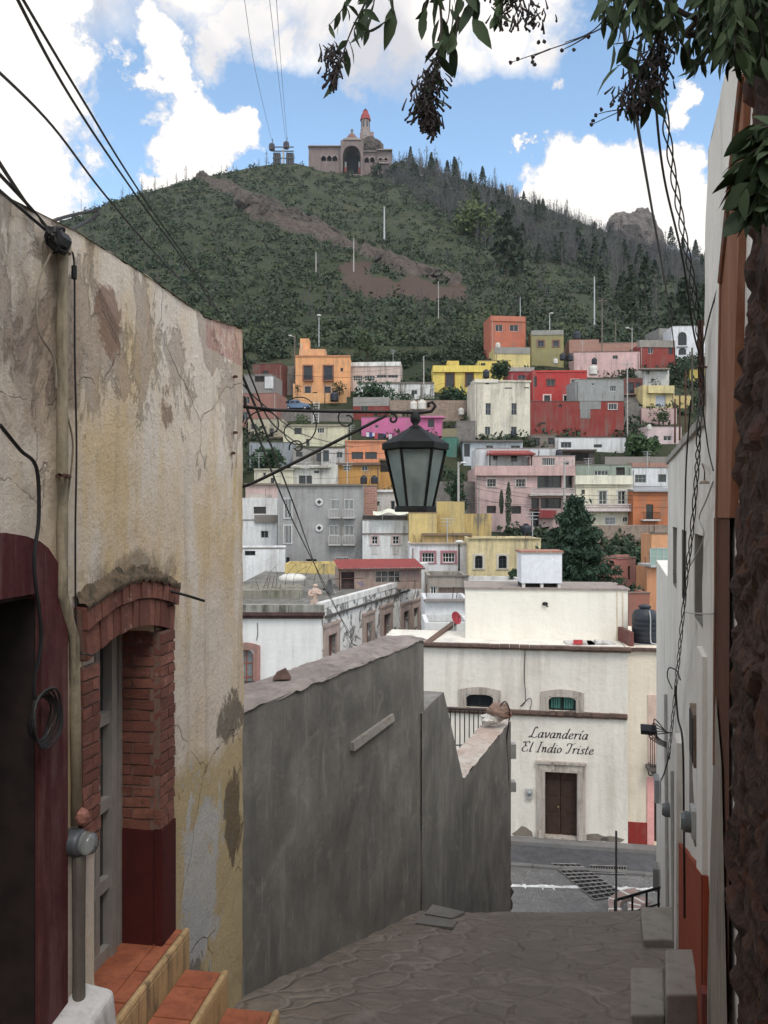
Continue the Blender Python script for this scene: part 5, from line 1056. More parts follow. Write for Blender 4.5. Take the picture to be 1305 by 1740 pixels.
# lettering painted on the wall: pen drawn italic
GL = {'a': (1.0, [[(.76,.86),(.45,1.0),(.14,.72),(.07,.28),(.28,0),(.58,.2),(.76,.86)], [(.84,1.0),(.72,.35),(.78,.03),(1.02,.2)]]), 'v': (.95, [[(0,.82),(.16,1),(.26,.55),(.36,.02),(.7,.45),(.84,.95),(.72,1.02)]]),
 'n': (1.0, [[(0,.82),(.18,1),(.2,.5),(.14,0)], [(.17,.5),(.42,.93),(.62,.95),(.66,.5),(.68,.05),(.95,.2)]]), 'd': (1.05, [[(.76,.86),(.45,1.0),(.14,.72),(.07,.28),(.28,0),(.58,.2),(.76,.86)], [(1.0,1.9),(.84,1.2),(.72,.35),(.8,.03),(1.05,.2)]]),
 'e': (.85, [[(.12,.42),(.5,.55),(.66,.82),(.46,1),(.16,.72),(.08,.3),(.34,0),(.8,.28)]]), 'r': (.78, [[(0,.82),(.18,1),(.2,.5),(.14,0)], [(.17,.5),(.4,.92),(.62,1),(.68,.85)]]),
 'i': (.5, [[(0,.8),(.2,1),(.13,.3),(.2,0),(.46,.2)], [(.27,1.35),(.33,1.47)]]), 'I_': (.5, [[(0,.8),(.2,1),(.13,.3),(.2,0),(.46,.2)], [(.25,1.3),(.5,1.65)]]), 'l': (.5, [[(.32,1.9),(.18,1.0),(.12,.25),(.22,0),(.46,.2)]]),
 'o': (.9, [[(.42,1),(.12,.72),(.08,.28),(.34,0),(.66,.28),(.7,.72),(.42,1)]]), 's': (.75, [[(.64,.82),(.42,1),(.18,.8),(.4,.5),(.52,.2),(.26,0),(.02,.16)]]), 't': (.62, [[(.3,1.5),(.16,.7),(.14,.2),(.26,0),(.52,.2)], [(-.04,1),(.56,1.04)]]),
 'L': (1.35, [[(.98,1.7),(.75,1.98),(.5,1.6),(.4,.8),(.22,.12),(-.02,0),(-.12,.14),(.1,.24),(.6,.02),(1.0,0),(1.25,.25)]]), 'E': (1.3, [[(1.15,1.65),(.85,1.98),(.42,1.72),(.46,1.15),(.85,1.08)], [(.5,1.1),(.12,.75),(.08,.25),(.45,0),(.95,.12),(1.12,.4)], [(.42,1.72),(.05,1.9),(-.05,1.6)]]),
 'I': (.85, [[(.5,1.95),(.42,1.0),(.28,0)], [(.12,1.93),(.85,1.97)], [(-.1,0),(.62,0)]]), 'T': (1.0, [[(-.18,1.45),(-.05,1.85),(.3,1.88),(.8,1.8),(1.25,1.97)], [(.68,1.85),(.55,.9),(.38,.15),(.12,0),(-.02,.2)]])}
def write(fr, chars, a, z, h, m, rt, gap=.14, slant=.28, off=.004, slope=0, wid=1.0):
    for ch in chars:
        if ch == ' ': a += h*.75; continue
        adv, strokes = GL[ch]; q = MB()
        for s_ in strokes:
            P = cr([(x, y, 0) for x, y in s_], 7); n = len(P)
            for i in range(n):
                t = (P[min(i+1,n-1)]-P[max(i-1,0)]); th = math.atan2(t.y, t.x+t.y*slant); wdt = .075+.175*abs(math.sin(th-R(15))); tt = Vector((t.x+t.y*slant, t.y, 0)).normalized(); nn = Vector((-tt.y, tt.x, 0))
                c = Vector((P[i].x*wid+P[i].y*slant, P[i].y, 0))
                for sg in (-1, 1): e = c+nn*sg*wdt*.5; q.v.append(fr.p(a+e.x*h, z+e.y*h+slope*(a+e.x*h), off))
            b0 = len(q.v)-2*n
            for i in range(n-1): q.f.append((b0+2*i, b0+2*i+2, b0+2*i+3, b0+2*i+1))
        q.build('letter', m, rt); a += (adv*wid+gap)*h
    return a
INK = flat((.015,.015,.02), .7)
def fit(fr, chars, x0, x1, y, hpx, rt):
    a0, z = fr.ray(x0, y); a1 = fr.ray(x1, y)[0]; h = hpx/F*27.2
    tot = sum((GL[c][0]+.14) if c != ' ' else .75 for c in chars)*h; write(fr, chars, a0, z, h, INK, rt, wid=1, gap=.14+(a1-a0-tot)/h/len(chars)) if abs(tot-(a1-a0)) < 5 else None
fit(fL, list('Lavander')+['I_', 'a'], 900, 999, 1252.5, 9.2, rt)
fit(fL, list('El Indio Triste'), 886, 1008, 1276.5, 9.0, rt)
q = MB(); q.fbox(fL, *fL.rect(894, 905, 1339, 1356), 0, .1); mt_ = q.build('meter_box', plaster((.45,.44,.42), 2), rt); q = MB(); c = fL.at(899.5, 1348, .13); q.blob(c, .08, .06, .09, 10, 0); q.build('meter_dial', flat((.25,.27,.28), .25, .3), mt_)
for (px, py, wx, wz) in ((890,1418,.35,.22),(1010,1424,.5,.16),(1040,1428,.4,.12)):     # fallen plaster near the ground
    q = MB(); c = fL.ray(px, py); n = 14; P = [fL.p(c[0]+math.cos(6.283*i/n)*wx*(.7+.5*random.random()), max(-11.25, c[1]+math.sin(6.283*i/n)*wz*(.6+.8*random.random())), .004) for i in range(n)]; q.quad(*P); q.build('bare_patch', plaster((.22,.19,.16), 5, .6), rt)
wire([fL.at(892,1105,.03), fL.at(891,1150,.03), fL.at(893,1190,.05), fL.at(884,1200,.05), fL.at(900,1186,.06), fL.at(903,1196,.05), fL.at(898,1212,.03)], 'thin black cable hanging in a loop on the white laundry wall', .012)
# upper white block behind the cornice
fU = Fr(0, LF_[0]+1.6, 1, LF_[1]*.55)
ub = root('rooftop_block', fU.p(7, -4.8), 'plain white block rising behind the laundry house cornice', 'building')
a0 = fU.ray(791, 0)[0]; a1 = fU.ray(1067, 0)[0]; z1 = fU.ray(930, 1002)[1]; q = MB(); q.fbox(fU, a0, a1, -5.2, z1, -2.6, 0); q.build('wall', plaster(lin((230,226,214)), .4, .2, (.4,.35,.28), .05), ub)
q = MB(); q.fbox(fU, a0-.04, a1+.06, z1, z1+.07, -2.7, .06); q.build('coping', plaster((.33,.28,.25), 2, .5), ub)
q = MB(); q.fbox(fU, a1-.42, a1-.37, -5.2, z1-.01, 0, .02); q.fbox(fU, a1-.22, a1-.17, -5.2, z1-.01, 0, .02); q.build('pilaster_strip', plaster(lin((214,200,176)), 1), ub)
q = MB(); q.blob(fU.at(926, 1026, .06), .1, .06, .07, 8, .2); q.tube([fU.at(926,1026,.06), fU.at(931,1031,.12)], .03, 5); q.build('spotlight', BLACK, ub)
bx = root('rooftop_box', W(920, 1000, 29.5), 'white water tank housing with brick rim on two dark openings', 'tank housing'); fB = Fr(W(886,1000,29.5).x, 29.5, 1, -.03); r_ = fB.rect(886, 955, 940, 991)
q = MB(); q.fbox(fB, r_[0], r_[1], r_[2], r_[3], -1.2, 0); q.build('tank_box', plaster(lin((226,228,232)), .5, .15), bx); q = MB(); q.fbox(fB, r_[0]-.05, r_[1]+.05, r_[3], r_[3]+.09, -1.25, .05); q.build('brick_rim', BR, bx)
z0 = fB.ray(920, 1003)[1]; 
for x in (r_[0]+.05, r_[0]+.72, r_[1]-.14): q = MB(); q.fbox(fB, x, x+.1, z0, r_[2], -1.1, -.05); q.build('pier', WHITE, bx)
q = MB(); q.fbox(fB, r_[0]+.02, r_[1]-.02, z0, r_[2]-.005, -1.1, -.3); q.build('dark_opening', flat((.03,.028,.026), .9), bx)
# vents and plant on the roof behind
pl = root('potted_plant', W(1054, 998, 30.5), 'little dark potted plant at the right end of the white roof', 'plant'); c = W(1054, 1001, 30.5); q = MB(); q.lathe(c, [(.09,0),(.13,.18)], 10); q.build('pot', flat((.12,.05,.035), .8), pl)
q = MB(); [q.leaf(c+Vector((random.gauss(0,.1), random.gauss(0,.1), .2+random.random()*.22)), .08, long=1.6) for i in range(70)]; q.build('foliage', LF_B, pl)
for i, px in enumerate((985, 1020)):
    q = MB(); k = W(px, 1094, 28.4); q.box(k.x-.5, k.x+.5, k.y-.2, k.y+.4, k.z-.4, k.z+.06); q.box(k.x-.2, k.x+.2, k.y-.25, k.y+.1, k.z+.06, k.z+.14)
    tag(q.build('roof_box', (plaster((.6,.58,.56), 1) if i else plaster((.6,.58,.56), 1)), None, loc=k), ('left','right')[i]+' low white box lying along the laundry cornice', 'roof box')
q = MB(); k = W(982, 1092, 28.1); q.box(k.x-.16, k.x+.16, k.y-.02, k.y+.02, k.z-.06, k.z+.1); tag(q.build('red_sign', flat((.4,.04,.05), .5), None, loc=k), 'small red plate standing on the laundry cornice', 'sign')
# red satellite dish, brick parapet
def dish(px, py, Y, r, col, label, d=(-.4,-1,.5)):
    c = W(px, py, Y); rt = root('satellite_dish', c-Vector((0,0,r)), label, 'satellite dish'); d = Vector(d).normalized(); u = d.orthogonal().normalized(); v = d.cross(u); q = MB(); n = 20
    for i in range(6):
        rr = r*i/5
        for j in range(n): a = 6.283*j/n; q.v.append(c+(u*math.cos(a)+v*math.sin(a))*rr+d*(rr*rr/r*.35))
    for i in range(5):
        for j in range(n): a = i*n+j; b_ = i*n+(j+1) % n; q.f.append((a, b_, b_+n, a+n))
    q.build('reflector', col, rt, True); q = MB(); q.tube([c-v*r*.8 if v.z > 0 else c+v*r*.8, c+d*r*.9], r*.035, 5); q.blob(c+d*r*.9, r*.12, r*.12, r*.12, 6, 0); q.build('feed_arm', IRON, rt)
    q = MB(); q.tube([c-d*.02, c-d*r*.3-Vector((0,0,r*.3)), c-d*r*.3-Vector((0,0,r*1.9))], r*.06, 6); q.build('mast', GALV, rt)
dish(773, 1051, 28.6, .24, flat((.27,.02,.03), .5), 'red satellite dish at the end of the brick capped parapet', (.75,-.8,.45))
rt = root('brick_parapet', W(750, 1080, 30), 'brick capped sloping parapet left of the white rooftop block', 'wall')
A, B_ = W(722,1094,28.2), W(772,1056,33.5); q = MB(); d = (B_-A).normalized(); s_ = Vector((d.y, -d.x, 0)).normalized()*.12
for i in range(22):
    p0 = A.lerp(B_, i/22); p1 = A.lerp(B_, (i+.93)/22); q.hexa([p0-s_-Vector((0,0,.12)), p0+s_-Vector((0,0,.12)), p1+s_-Vector((0,0,.12)), p1-s_-Vector((0,0,.12)), p0-s_, p0+s_, p1+s_, p1-s_])
q.build('brick_cap', plaster((.19,.12,.095), 4, .7, (.08,.06,.05), .3), rt); q = MB(); s2 = s_*.8; dn = Vector((0,0,-3)); q.hexa([A-s2+dn, A+s2+dn, B_+s2+dn, B_-s2+dn]+[p-Vector((0,0,.121)) for p in (A-s2, A+s2, B_+s2, B_-s2)]); q.build('wall', plaster((.55,.53,.48), 1, .5), rt)
# low roof terraces between the corner building and the rooftop block
H('house', 'low white roof terrace wall right of the corner building', 722, 800, 1058, 1100, lin((222,222,220)), Y=35, dep=3, foot=6, dirt=.2, cat='wall')
H('house', 'white band of terrace wall with grey line behind the red dish', 722, 800, 1022, 1060, lin((214,215,216)), Y=38, dep=4, foot=6, dirt=.2, ex=[('ledge',722,800,1018,1022,0,.3,C_((150,140,135)))])
H('house', 'grey weathered room with frosted panes behind the terrace walls', 728, 796, 980, 1022, lin((150,142,132)), [w(731,742,996,1014,frame=WF,nx=2), w(745,790,998,1016,frame=(.2,.15,.13),nx=3,glass=flat((.16,.12,.1),.8))], Y=42, dep=4, foot=8, dirt=.8)
H('house', 'white low wall with coping before the pale yellow house', 792, 890, 986, 1004, lin((212,210,205)), Y=46, dep=3, foot=6, dirt=.4, cat='wall')
# ------------------------------------------------------------------ neighbour at the right: cream wall, red plinth, pink doorway
nb = root('cream_house', fL.p(aR+.8, -11.4), 'cream house with dark red plinth and pink doorway at the street corner', 'house')
a0, a1 = aR, fL.ray(1160, 0)[0]; hN = (fL.ray(1112, 0)[0], fL.ray(1140,0)[0], -11.3, fL.ray(1112, 1335)[1]); zt_ = fL.ray(1090, 1106)[1]
q = MB(); grid_wall(q, fL, [a0+.01, a1], [-11.6, zt_], [hN], -.12, None, .4); q.quad(fL.p(a0+.01,zt_,-.12), fL.p(a1,zt_,-.12), fL.p(a1,zt_,-6), fL.p(a0+.01,zt_,-6)); q.build('wall', plaster(lin((224,212,192)), .6, .35, (.35,.3,.24), .06), nb)
cornice(fL, a0+.02, a1, zt_-.03, .02, .13, 'cornice', nb, 8)
q = MB(); q.fbox(fL, a0+.02, fL.ray(1101,0)[0], -11.3, fL.ray(1080,1399)[1], -.12, -.08); q.build('plinth', plaster((.27,.03,.025), 2, .3), nb)
q = MB(); q.fbox(fL, fL.ray(1100.5,0)[0], hN[0], -11.3, fL.ray(1100,1322)[1], -.12, -.06); q.fbox(fL, hN[0]-.001, hN[1], hN[3], fL.ray(1100,1322)[1], -.12, -.063); q.build('door_surround', plaster(lin((232,170,164)), 2, .2), nb)
q = MB(); q.fbox(fL, hN[0], hN[1], hN[2], hN[3], -.5, -.44); q.build('door', flat((.03,.02,.018), .8), nb)
# CIR lettering
x0, zz = fL.ray(1101.5, 1318, -.11); hh = 12.5/F*26.9
def seg_letters(fr, a, z, h, off):
    def st(P, nm='letter'):
        q = MB()
        for s_ in P:
            for (p, r) in zip(s_, s_[1:]):
                p, r = Vector((*p, 0)), Vector((*r, 0)); t = (r-p).normalized(); n_ = Vector((-t.y, t.x, 0))*.075; p = p-t*.05; r = r+t*.05
                q.quad(*[fr.p(a+c.x*h, z+c.y*h, off) for c in (p-n_, r-n_, r+n_, p+n_)])
        q.build(nm, INK, nb)
    st([[(.55,.8),(.4,.95),(.2,.95),(.05,.75),(.03,.5),(.05,.22),(.2,.04),(.42,.04),(.56,.2)]]); a += .72*h
    st([[(.05,0),(.05,1)]]); a += .26*h
    st([[(.05,0),(.05,1),(.4,.98),(.52,.75),(.4,.5),(.05,.48)], [(.3,.5),(.56,0)]])
seg_letters(fL, x0, zz, hh, -.11)
# neighbour balcony
rb = (fL.ray(1103,0)[0], fL.ray(1130,0)[0], fL.ray(1110,1300)[1], fL.ray(1110,1250)[1]); q = MB()
for i in range(9): a = rb[0]+(rb[1]-rb[0])*i/8; q.tube([fL.p(a,rb[2],.3), fL.p(a,rb[3],.3)], .012, 4)
for z in (rb[2]+.05, rb[3]): q.tube([fL.p(rb[0],z,-.1), fL.p(rb[0],z,.3), fL.p(rb[1],z,.3)], .016, 4)
q.build('railing', IRON, nb); q = MB(); q.fbox(fL, rb[0]-.1, rb[1]+.1, rb[2]-.12, rb[2], -.12, .34); q.fbox(fL, rb[0]+.05, rb[1], rb[2]-.24, rb[2]-.121, -.12, .2); q.build('balcony_slab', plaster((.12,.1,.09), 2), nb)
q = MB(); q.fbox(fL, rb[0]-.02, rb[1], rb[2], fL.ray(1110,1182)[1], -.12, -.09); q.build('balcony_surround', plaster(lin((214,186,172)), 2, .2), nb)
# dark tank on its red roof
rr_ = root('red_roof', W(1095, 1105, 28.6), 'dark red painted roof strip carrying the big black water tank', 'roof'); q = MB(); q.hexa([W(1068,1107,27.6), W(1130,1111,27.4), W(1130,1085,30), W(1066,1080,30)]+[p+Vector((0,0,.08)) for p in (W(1068,1107,27.6), W(1130,1111,27.4), W(1130,1085,30), W(1066,1080,30))]); q.build('roof_surface', plaster((.22,.04,.04), 2, .3), rr_)
q = MB(); q.box(*[v for v in (W(1067,1100,28).x, W(1074,1100,28).x, 27.8, 29.9)], W(1070,1105,28).z, W(1070,1073,28).z); q.build('side_parapet', plaster((.15,.055,.05), 2, .6), rr_)
tr = tank_proto('water_tank', W(1095.5, 1091, 28.6), 'big ribbed black water tank with grey pipe on the red roof', TB, 61/F*28.6, 21/F*28.6, None)
q = MB(); c = W(1095, 1091, 28.6); r0 = 21/F*28.6; q.tube(cr([c+Vector((.02,-r0-.03,1.2)), c+Vector((.05,-r0-.06,.9)), c+Vector((.05,-r0-.06,.2)), c+Vector((.12,-r0-.1,.03)), c+Vector((.5,-r0-.1,.04))], 5), .022, 6); q.build('outlet_pipe', GALV, tr)
q = MB(); q.box(c.x-.5, c.x+.5, c.y-.5, c.y+.5, c.z-.09, c.z-.002); q.build('stand', CONC, tr)
# ------------------------------------------------------------------ corner building with receding flaking side
cb = root('corner_building', (-2.84, 36, -11.4), 'white corner building with dark cornice and long flaking side wall', 'building')
fF = Fr(-9, 36.1, 1, -.016); aC = fF.ray(546.5, 0)[0]; zr = -4.42; CO = fF.p(aC, 0, 0)
hw = fF.rect(404, 431, 1104, 1176); q = MB(); grid_wall(q, fF, [0, aC], [-11.6, zr], [(*hw, .25)], 0, None, .3)
q.quad(fF.p(0,zr,0), fF.p(aC,zr,0), fF.p(aC,zr,-.3), fF.p(0,zr,-.3)); q.build('front_wall', plaster(lin((220,220,217)), .6, .3, (.36,.33,.3), .06), cb)
fS = Fr(CO.x, CO.y, .34, 1)
FLK = None
m, nt, N, L, b = newmat('flaking_limewash'); tc = N.new('ShaderNodeTexCoord'); co = tc.outputs['Object']
c = mixc(N, L, rmp(N, L, nz(N, L, co, 3, 7, .7), .3, .7), lin((222,222,220)), lin((206,203,198)))
sxz = N.new('ShaderNodeSeparateXYZ'); L.new(co, sxz.inputs[0])
pk = mth(N, L, 'ADD', nz(N, L, co, .9, 9, .72, 1.0), mth(N, L, 'MULTIPLY', rmp(N, L, sxz.outputs[2], 4.0, 6.2), .05)); f = rmp(N, L, pk, .555, .575)
c = mixc(N, L, f, c, mixc(N, L, nz(N, L, co, 4, 6, .7), (.26,.245,.235), (.14,.13,.125))); st = nz(N, L, co, 2, 6, .6, .2, (2.5,2.5,.15)); c = mixc(N, L, mth(N, L, 'MULTIPLY', rmp(N, L, st, .55, .75), .5), c, (.3,.28,.26))
L.new(c, b.inputs['Base Color']); b.inputs['Roughness'].default_value = .95; bump(N, L, b, mth(N, L, 'SUBTRACT', nz(N, L, co, 5, 6, .7), f), .05, .8); FLK = m
wn_ = [(555,570,1080,1125),(592,606,1070,1110),(620,631,1059,1090),(650,662,1045,1078),(684,693,1040,1085),(701,709,1034,1085),(717,724,1027,1085)]
hs = []
for i, (x0, x1, y0, y1) in enumerate(wn_): a0, z1 = fS.ray(x0, y0); a1 = fS.ray(x1, y0)[0]; zb = z1-(1.35 if i < 4 else 2.3); hs.append((a0, a1, zb, z1))
aE = fS.ray(727, 0)[0]; q = MB(); grid_wall(q, fS, [0, aE], [-11.6, zr+.02], [h for i, h in enumerate(hs) if i != 1], 0, None, .3); 
q.quad(fS.p(0,zr+.02,0), fS.p(aE,zr+.02,0), fS.p(aE,zr+.02,-.35), fS.p(0,zr+.02,-.35)); q.quad(fS.p(aE,-11.6,0), fS.p(aE,-11.6,-6), fS.p(aE,-3.4,-6), fS.p(aE,-3.4,0)); q.build('side_wall', FLK, cb)
for i, h in enumerate(hs):
    if i == 1: continue
    surround(cb, fS, h, .42, .07, 0, plaster((.42,.33,.29), 2, .4), False, 'window_surround')
    window(cb, fS, *h, .25, (.2,.09,.07), 2, 2, .1, glass=flat((.17,.12,.11), .6))
q = MB(); q.fbox(fF, 0, aC+.15, zr-.25, zr-.1, 0, .28); q.fbox(fF, 0, aC+.1, zr-.4, zr-.251, 0, .14); q.build('cornice', plaster((.10,.06,.055), 1.5, .5, (.03,.02,.02), .3), cb)
q = MB(); q.fbox(fF, 0, aC+.1, zr-.1, zr+.22, -.35, .2); q.build('parapet', plaster((.32,.31,.28), 1.4, .9, (.08,.08,.06), .3), cb)
q = MB(); q.fbox(fS, .3, fS.ray(694,0)[0], zr-.42, zr-.33, 0, .12); q.build('string_course', plaster((.08,.075,.07), 2, .4), cb)
q = MB(); q.fbox(fS, .1, aE, zr+.02, zr+.30, -.3, .03); q.build('side_parapet', plaster(lin((214,212,208)), .8, .6, (.2,.19,.17), .1), cb)
q = MB(); a9 = fS.ray(712, 0)[0]; q.fbox(fS, a9, aE, zr-2, -3.35, -4, .04); q.build('end_room', plaster(lin((215,214,211)), .8, .5), cb)
q = MB(); q.quad(fF.p(0,zr-.05,-.3), fF.p(aC,zr-.05,-.3), fS.p(aE,zr-.05,-.3), Vector((-9,60,zr-.05))); q.build('roof', plaster((.2,.19,.17), .6, .8, (.06,.06,.05), .3), cb)
PNK = plaster(lin((164,122,114)), 2, .6)
surround(cb, fF, hw, .3, .08, .15, PNK, False, 'window_surround'); wd_ = window(cb, fF, *hw, .25, lin((140,84,70)), 2, 3, .09, glass=flat((.2,.22,.22), .3))
rl = fF.rect(401, 446, 1158, 1176, .5); q = MB()
for i in range(15): a = rl[0]+(rl[1]-rl[0])*i/14; q.tube([fF.p(a, rl[2]-.4, .5), fF.p(a, rl[3], .5)], .016, 4)
q.tube([fF.p(rl[0],rl[3],.5), fF.p(rl[1],rl[3],.5), fF.p(rl[1],rl[3],0)], .022, 4); q.build('railing', IRON, cb)
wire([fF.at(437,1058,.03), fF.at(438,1075,.04), fF.at(436,1088,.03)], 'short black cable on the white front of the corner building', .015)
# things standing on that roof
gw = root('roof_tank_wall', W(465, 1030, 41), 'mossy grey concrete cistern wall on the corner building roof', 'wall'); q = MB(); fg = Fr(W(416,1032,41).x, 41, 1, .12); r0 = fg.rect(416, 514, 1003, 1034); q.fbox(fg, r0[0]-1, r0[1], r0[2]-.4, r0[3], -3.5, 0); q.build('cistern', plaster((.27,.255,.21), 1.2, 1.0, (.07,.07,.04), .3), gw)
for i in range(6): q = MB(); p = fg.at(440+i*7, 1002, -.5-random.random()); q.tube([p, p+Vector((random.uniform(-.2,.3), 0, .3+.6*random.random()))], .012, 4); tag(q.build('rusty_rod', RUST, None, loc=p), ('first','second','third','fourth','fifth','sixth')[i]+' from the left of the rusty rods sticking up from the cistern', 'rod', 'rods on the cistern')
stt = root('roof_statue', W(535, 1031, 38.5), 'weathered beige stone statue of a torso with crossed arms on the roof edge', 'statue'); c = W(535, 1032, 38.5); k = 38.5/F
q = MB(); Vs = [((0,4),7),((-1,10),7.5),((0,16),5.5),((0,22),7.5),((1,28),7.5),((2,33),5)]
q.tube([c+Vector((x*k, 0, z*k)) for (x, z), r in Vs], [r*k for _, r in Vs], 12)
for s_, P in ((-1, [(-7,29),(-9,22),(-3,20)]), (1, [(8,29),(10,23),(3,26)])): q.tube(cr([c+Vector((x*k, -(1.5 if i == 0 else 6)*k, z*k)) for i, (x, z) in enumerate(P)], 4), 2.4*k, 8)
q.blob(c+Vector((1*k, -.5*k, 37*k)), 4.2*k, 4*k, 3.2*k, 10, .1); q.blob(c+Vector((-4*k,-4*k,4*k)), 6*k, 5*k, 5*k, 10, .15); q.blob(c+Vector((4*k,-4*k,4*k)), 5.5*k, 5*k, 5*k, 10, .15)
q.build('figure', rockmat((.42,.31,.25), (.52,.4,.33), (.3,.2,.16), 5, 'statue_stone', .02), stt, True)
dish(565, 1002, 43, .55, flat((.16,.15,.145), .6), 'dark grey satellite dish standing before the shack', (-.85,-.35,.1))
sk = root('roof_shack', W(645, 1010, 46), 'patched shack with red roof and broken windows on the corner building', 'shack'); fk = Fr(W(575,1010,46).x, 46, 1, .16)
A0 = fk.ray(578,0)[0]; A1 = fk.ray(716,0)[0]; z0 = zr-.1; z1 = fk.ray(640, 966)[1]; dh = fk.rect(580,602,972,1015); wh = fk.rect(637,682,969,991)
q = MB(); grid_wall(q, fk, [A0, A1], [z0, z1], [dh[:2]+(z0+.001,)+dh[3:], wh], 0, None, .12); q.quad(fk.p(A0,z0,0), fk.p(A0,z1,0), fk.p(A0,z1,-3), fk.p(A0,z0,-3)); q.build('wall', plaster(lin((168,146,134)), 1.2, .7, (.12,.1,.09), .25), sk)
q = MB(); q.quad(fk.p(dh[0],z0,-.11), fk.p(dh[1],z0,-.11), fk.p(dh[1],dh[3],-.11), fk.p(dh[0],dh[3],-.11)); q.build('dark_doorway', flat((.05,.03,.03), .9, 0, .6, 2), sk)
window(sk, fk, *wh, .1, (.3,.26,.22), 4, 2, .07, glass=flat((.08,.075,.07), .5, 0, .8, 2))
q = MB(); zf = fk.ray(640, 965)[1]; zk = zf+.36
for i in range(60):
    a0 = A0-.15+(A1-A0+.3)*i/60; a1 = a0+(A1-A0+.3)/60; e = .03*(i % 2); e2 = .03*((i+1) % 2); q.quad(fk.p(a0,zf+e,.35), fk.p(a1,zf+e2,.35), fk.p(a1,zk+e2,-2.6), fk.p(a0,zk+e,-2.6))
q.build('red_roof', plaster((.28,.06,.055), 2, .5, (.12,.06,.05), .25), sk); q = MB(); q.fbox(fk, A0-.15, A1+.15, zf-.1, zf-.004, .28, .34); q.build('fascia', plaster((.1,.05,.045), 2), sk)
for i in range(9): q = MB(); a = A0+(A1-A0)*(.72+.028*i); q.fbox(fk, a, a+.12, z1-.75, z1-.02, .003, .03); q.build('loose_plank', plaster((.24+.02*(i%3),.19,.17), 3), sk) 
# splash of blue paint on the shack
q = MB(); c0 = fk.ray(612, 993)
for i in range(5): q.tube(cr([fk.p(c0[0]+i*.09-.15+random.gauss(0,.02), c0[1]+random.uniform(-.16,.2), .006) for k in range(3)], 4), .014, 3)
q.build('blue_scribble', flat((.03,.08,.3), .7), sk)
q = MB(); c = W(577, 990, 45.2); q.tube([c-Vector((0,0,.9)), c+Vector((0,0,.8))], .03, 5); q.tube([c+Vector((-.6,0,.2)), c+Vector((1.4,0,.25))], .02, 4)
tag(q.build('roof_post', RUST, None, loc=c), 'rusty post with crossbar at the shack doorway', 'post')
wt = root('white_roof_tank', W(497, 985, 52), 'white round water tank in front of the yellow wall', 'water tank'); q = MB(); q.lathe(W(497,992,52), [(.85,-1.6),(.85,.2),(.9,.25),(.9,.45),(.6,.62),(.1,.68)], 24); q.build('tank_body', TW, wt, True)
for i in range(7):
    x = 450+i*17+random.uniform(-4,4); p = W(x, 998, 44); q = MB(); q.tube(cr([p, p+Vector((.1,0,.7)), p+Vector((random.uniform(-.2,.9),0,1.0+.4*random.random()))], 4), .010, 4)
    tag(q.build('bent_rod', IRON, None, loc=p), ('first','second','third','fourth','fifth','sixth','seventh')[i]+' from the left of the bent iron rods behind the cistern', 'rod', 'bent rods on the roof')
# weeds and scrub in the gaps between houses
def town_sample():
    Y = random.uniform(60, 150) if random.random() < .5 else random.uniform(128, 156); px = random.uniform(395, 1210); X = (px-CX)/F*Y; 
    if noise.noise(Vector((X/9, Y/9, 4))) < -.05 or (470 < px < 600 and 100 < Y < 121): return None
    return Vector((X, Y, tz(min(Y,150))+fbm(X, Y, 12, 4)*.5-.1)), random.uniform(.5, 1.6), random.uniform(.4, 2.2), 24, .5
scrub('weeds', 'dark weeds and low scrub growing between the houses', 3000, LF_D, town_sample)
# ------------------------------------------------------------------ the alley
CRY = 10.5
def gz(Y): return -2.0-.31*Y if Y < CRY else -5.255-(Y-CRY)*.72
def gxl(Y): return -2.2+.154*Y if Y < 6.75 else -1.16+.45*(Y-6.75)
def gxr(Y): return .545+.303*Y
q = MB(); YY = [-4+.25*i for i in range(40)]+[6+.06*i for i in range(76)]; n = 70
for Y in YY:
    for i in range(n+1):
        xl, xr = gxl(Y)-.5, (gxr(Y)+.5 if Y > 2.1 else 4.6); X = xl+(xr-xl)*i/n
        d = .035*noise.noise(Vector((X*1.2, Y*1.2, 0)))+.02*noise.noise(Vector((X*3.5, Y*3.5, 4)))+.008*noise.noise(Vector((X*11, Y*11, 4))) if Y > 5 else 0
        q.v.append(Vector((X, Y, gz(Y)+d-(.02 if Y > 10.4 else 0))))
for j in range(len(YY)-1):
    for i in range(n): a = j*(n+1)+i; q.f.append((a, a+1, a+n+2, a+n+1))
tag(q.build('alley_paving', cobble_mat('alley_stones', (.215,.172,.136), (.28,.232,.188), (.285,.24,.2), 2.5, .03), None, True), kind='structure')
q = MB()
for i in range(28):
    y = CRY+i*.31; z = -5.30-(i+1)*.218; q.box(gxl(y)-.6, gxr(y)+.6, y, y+.32, z-.6, z)
tag(q.build('stairs', plaster((.17,.16,.15), 1.5, .5)), kind='structure')
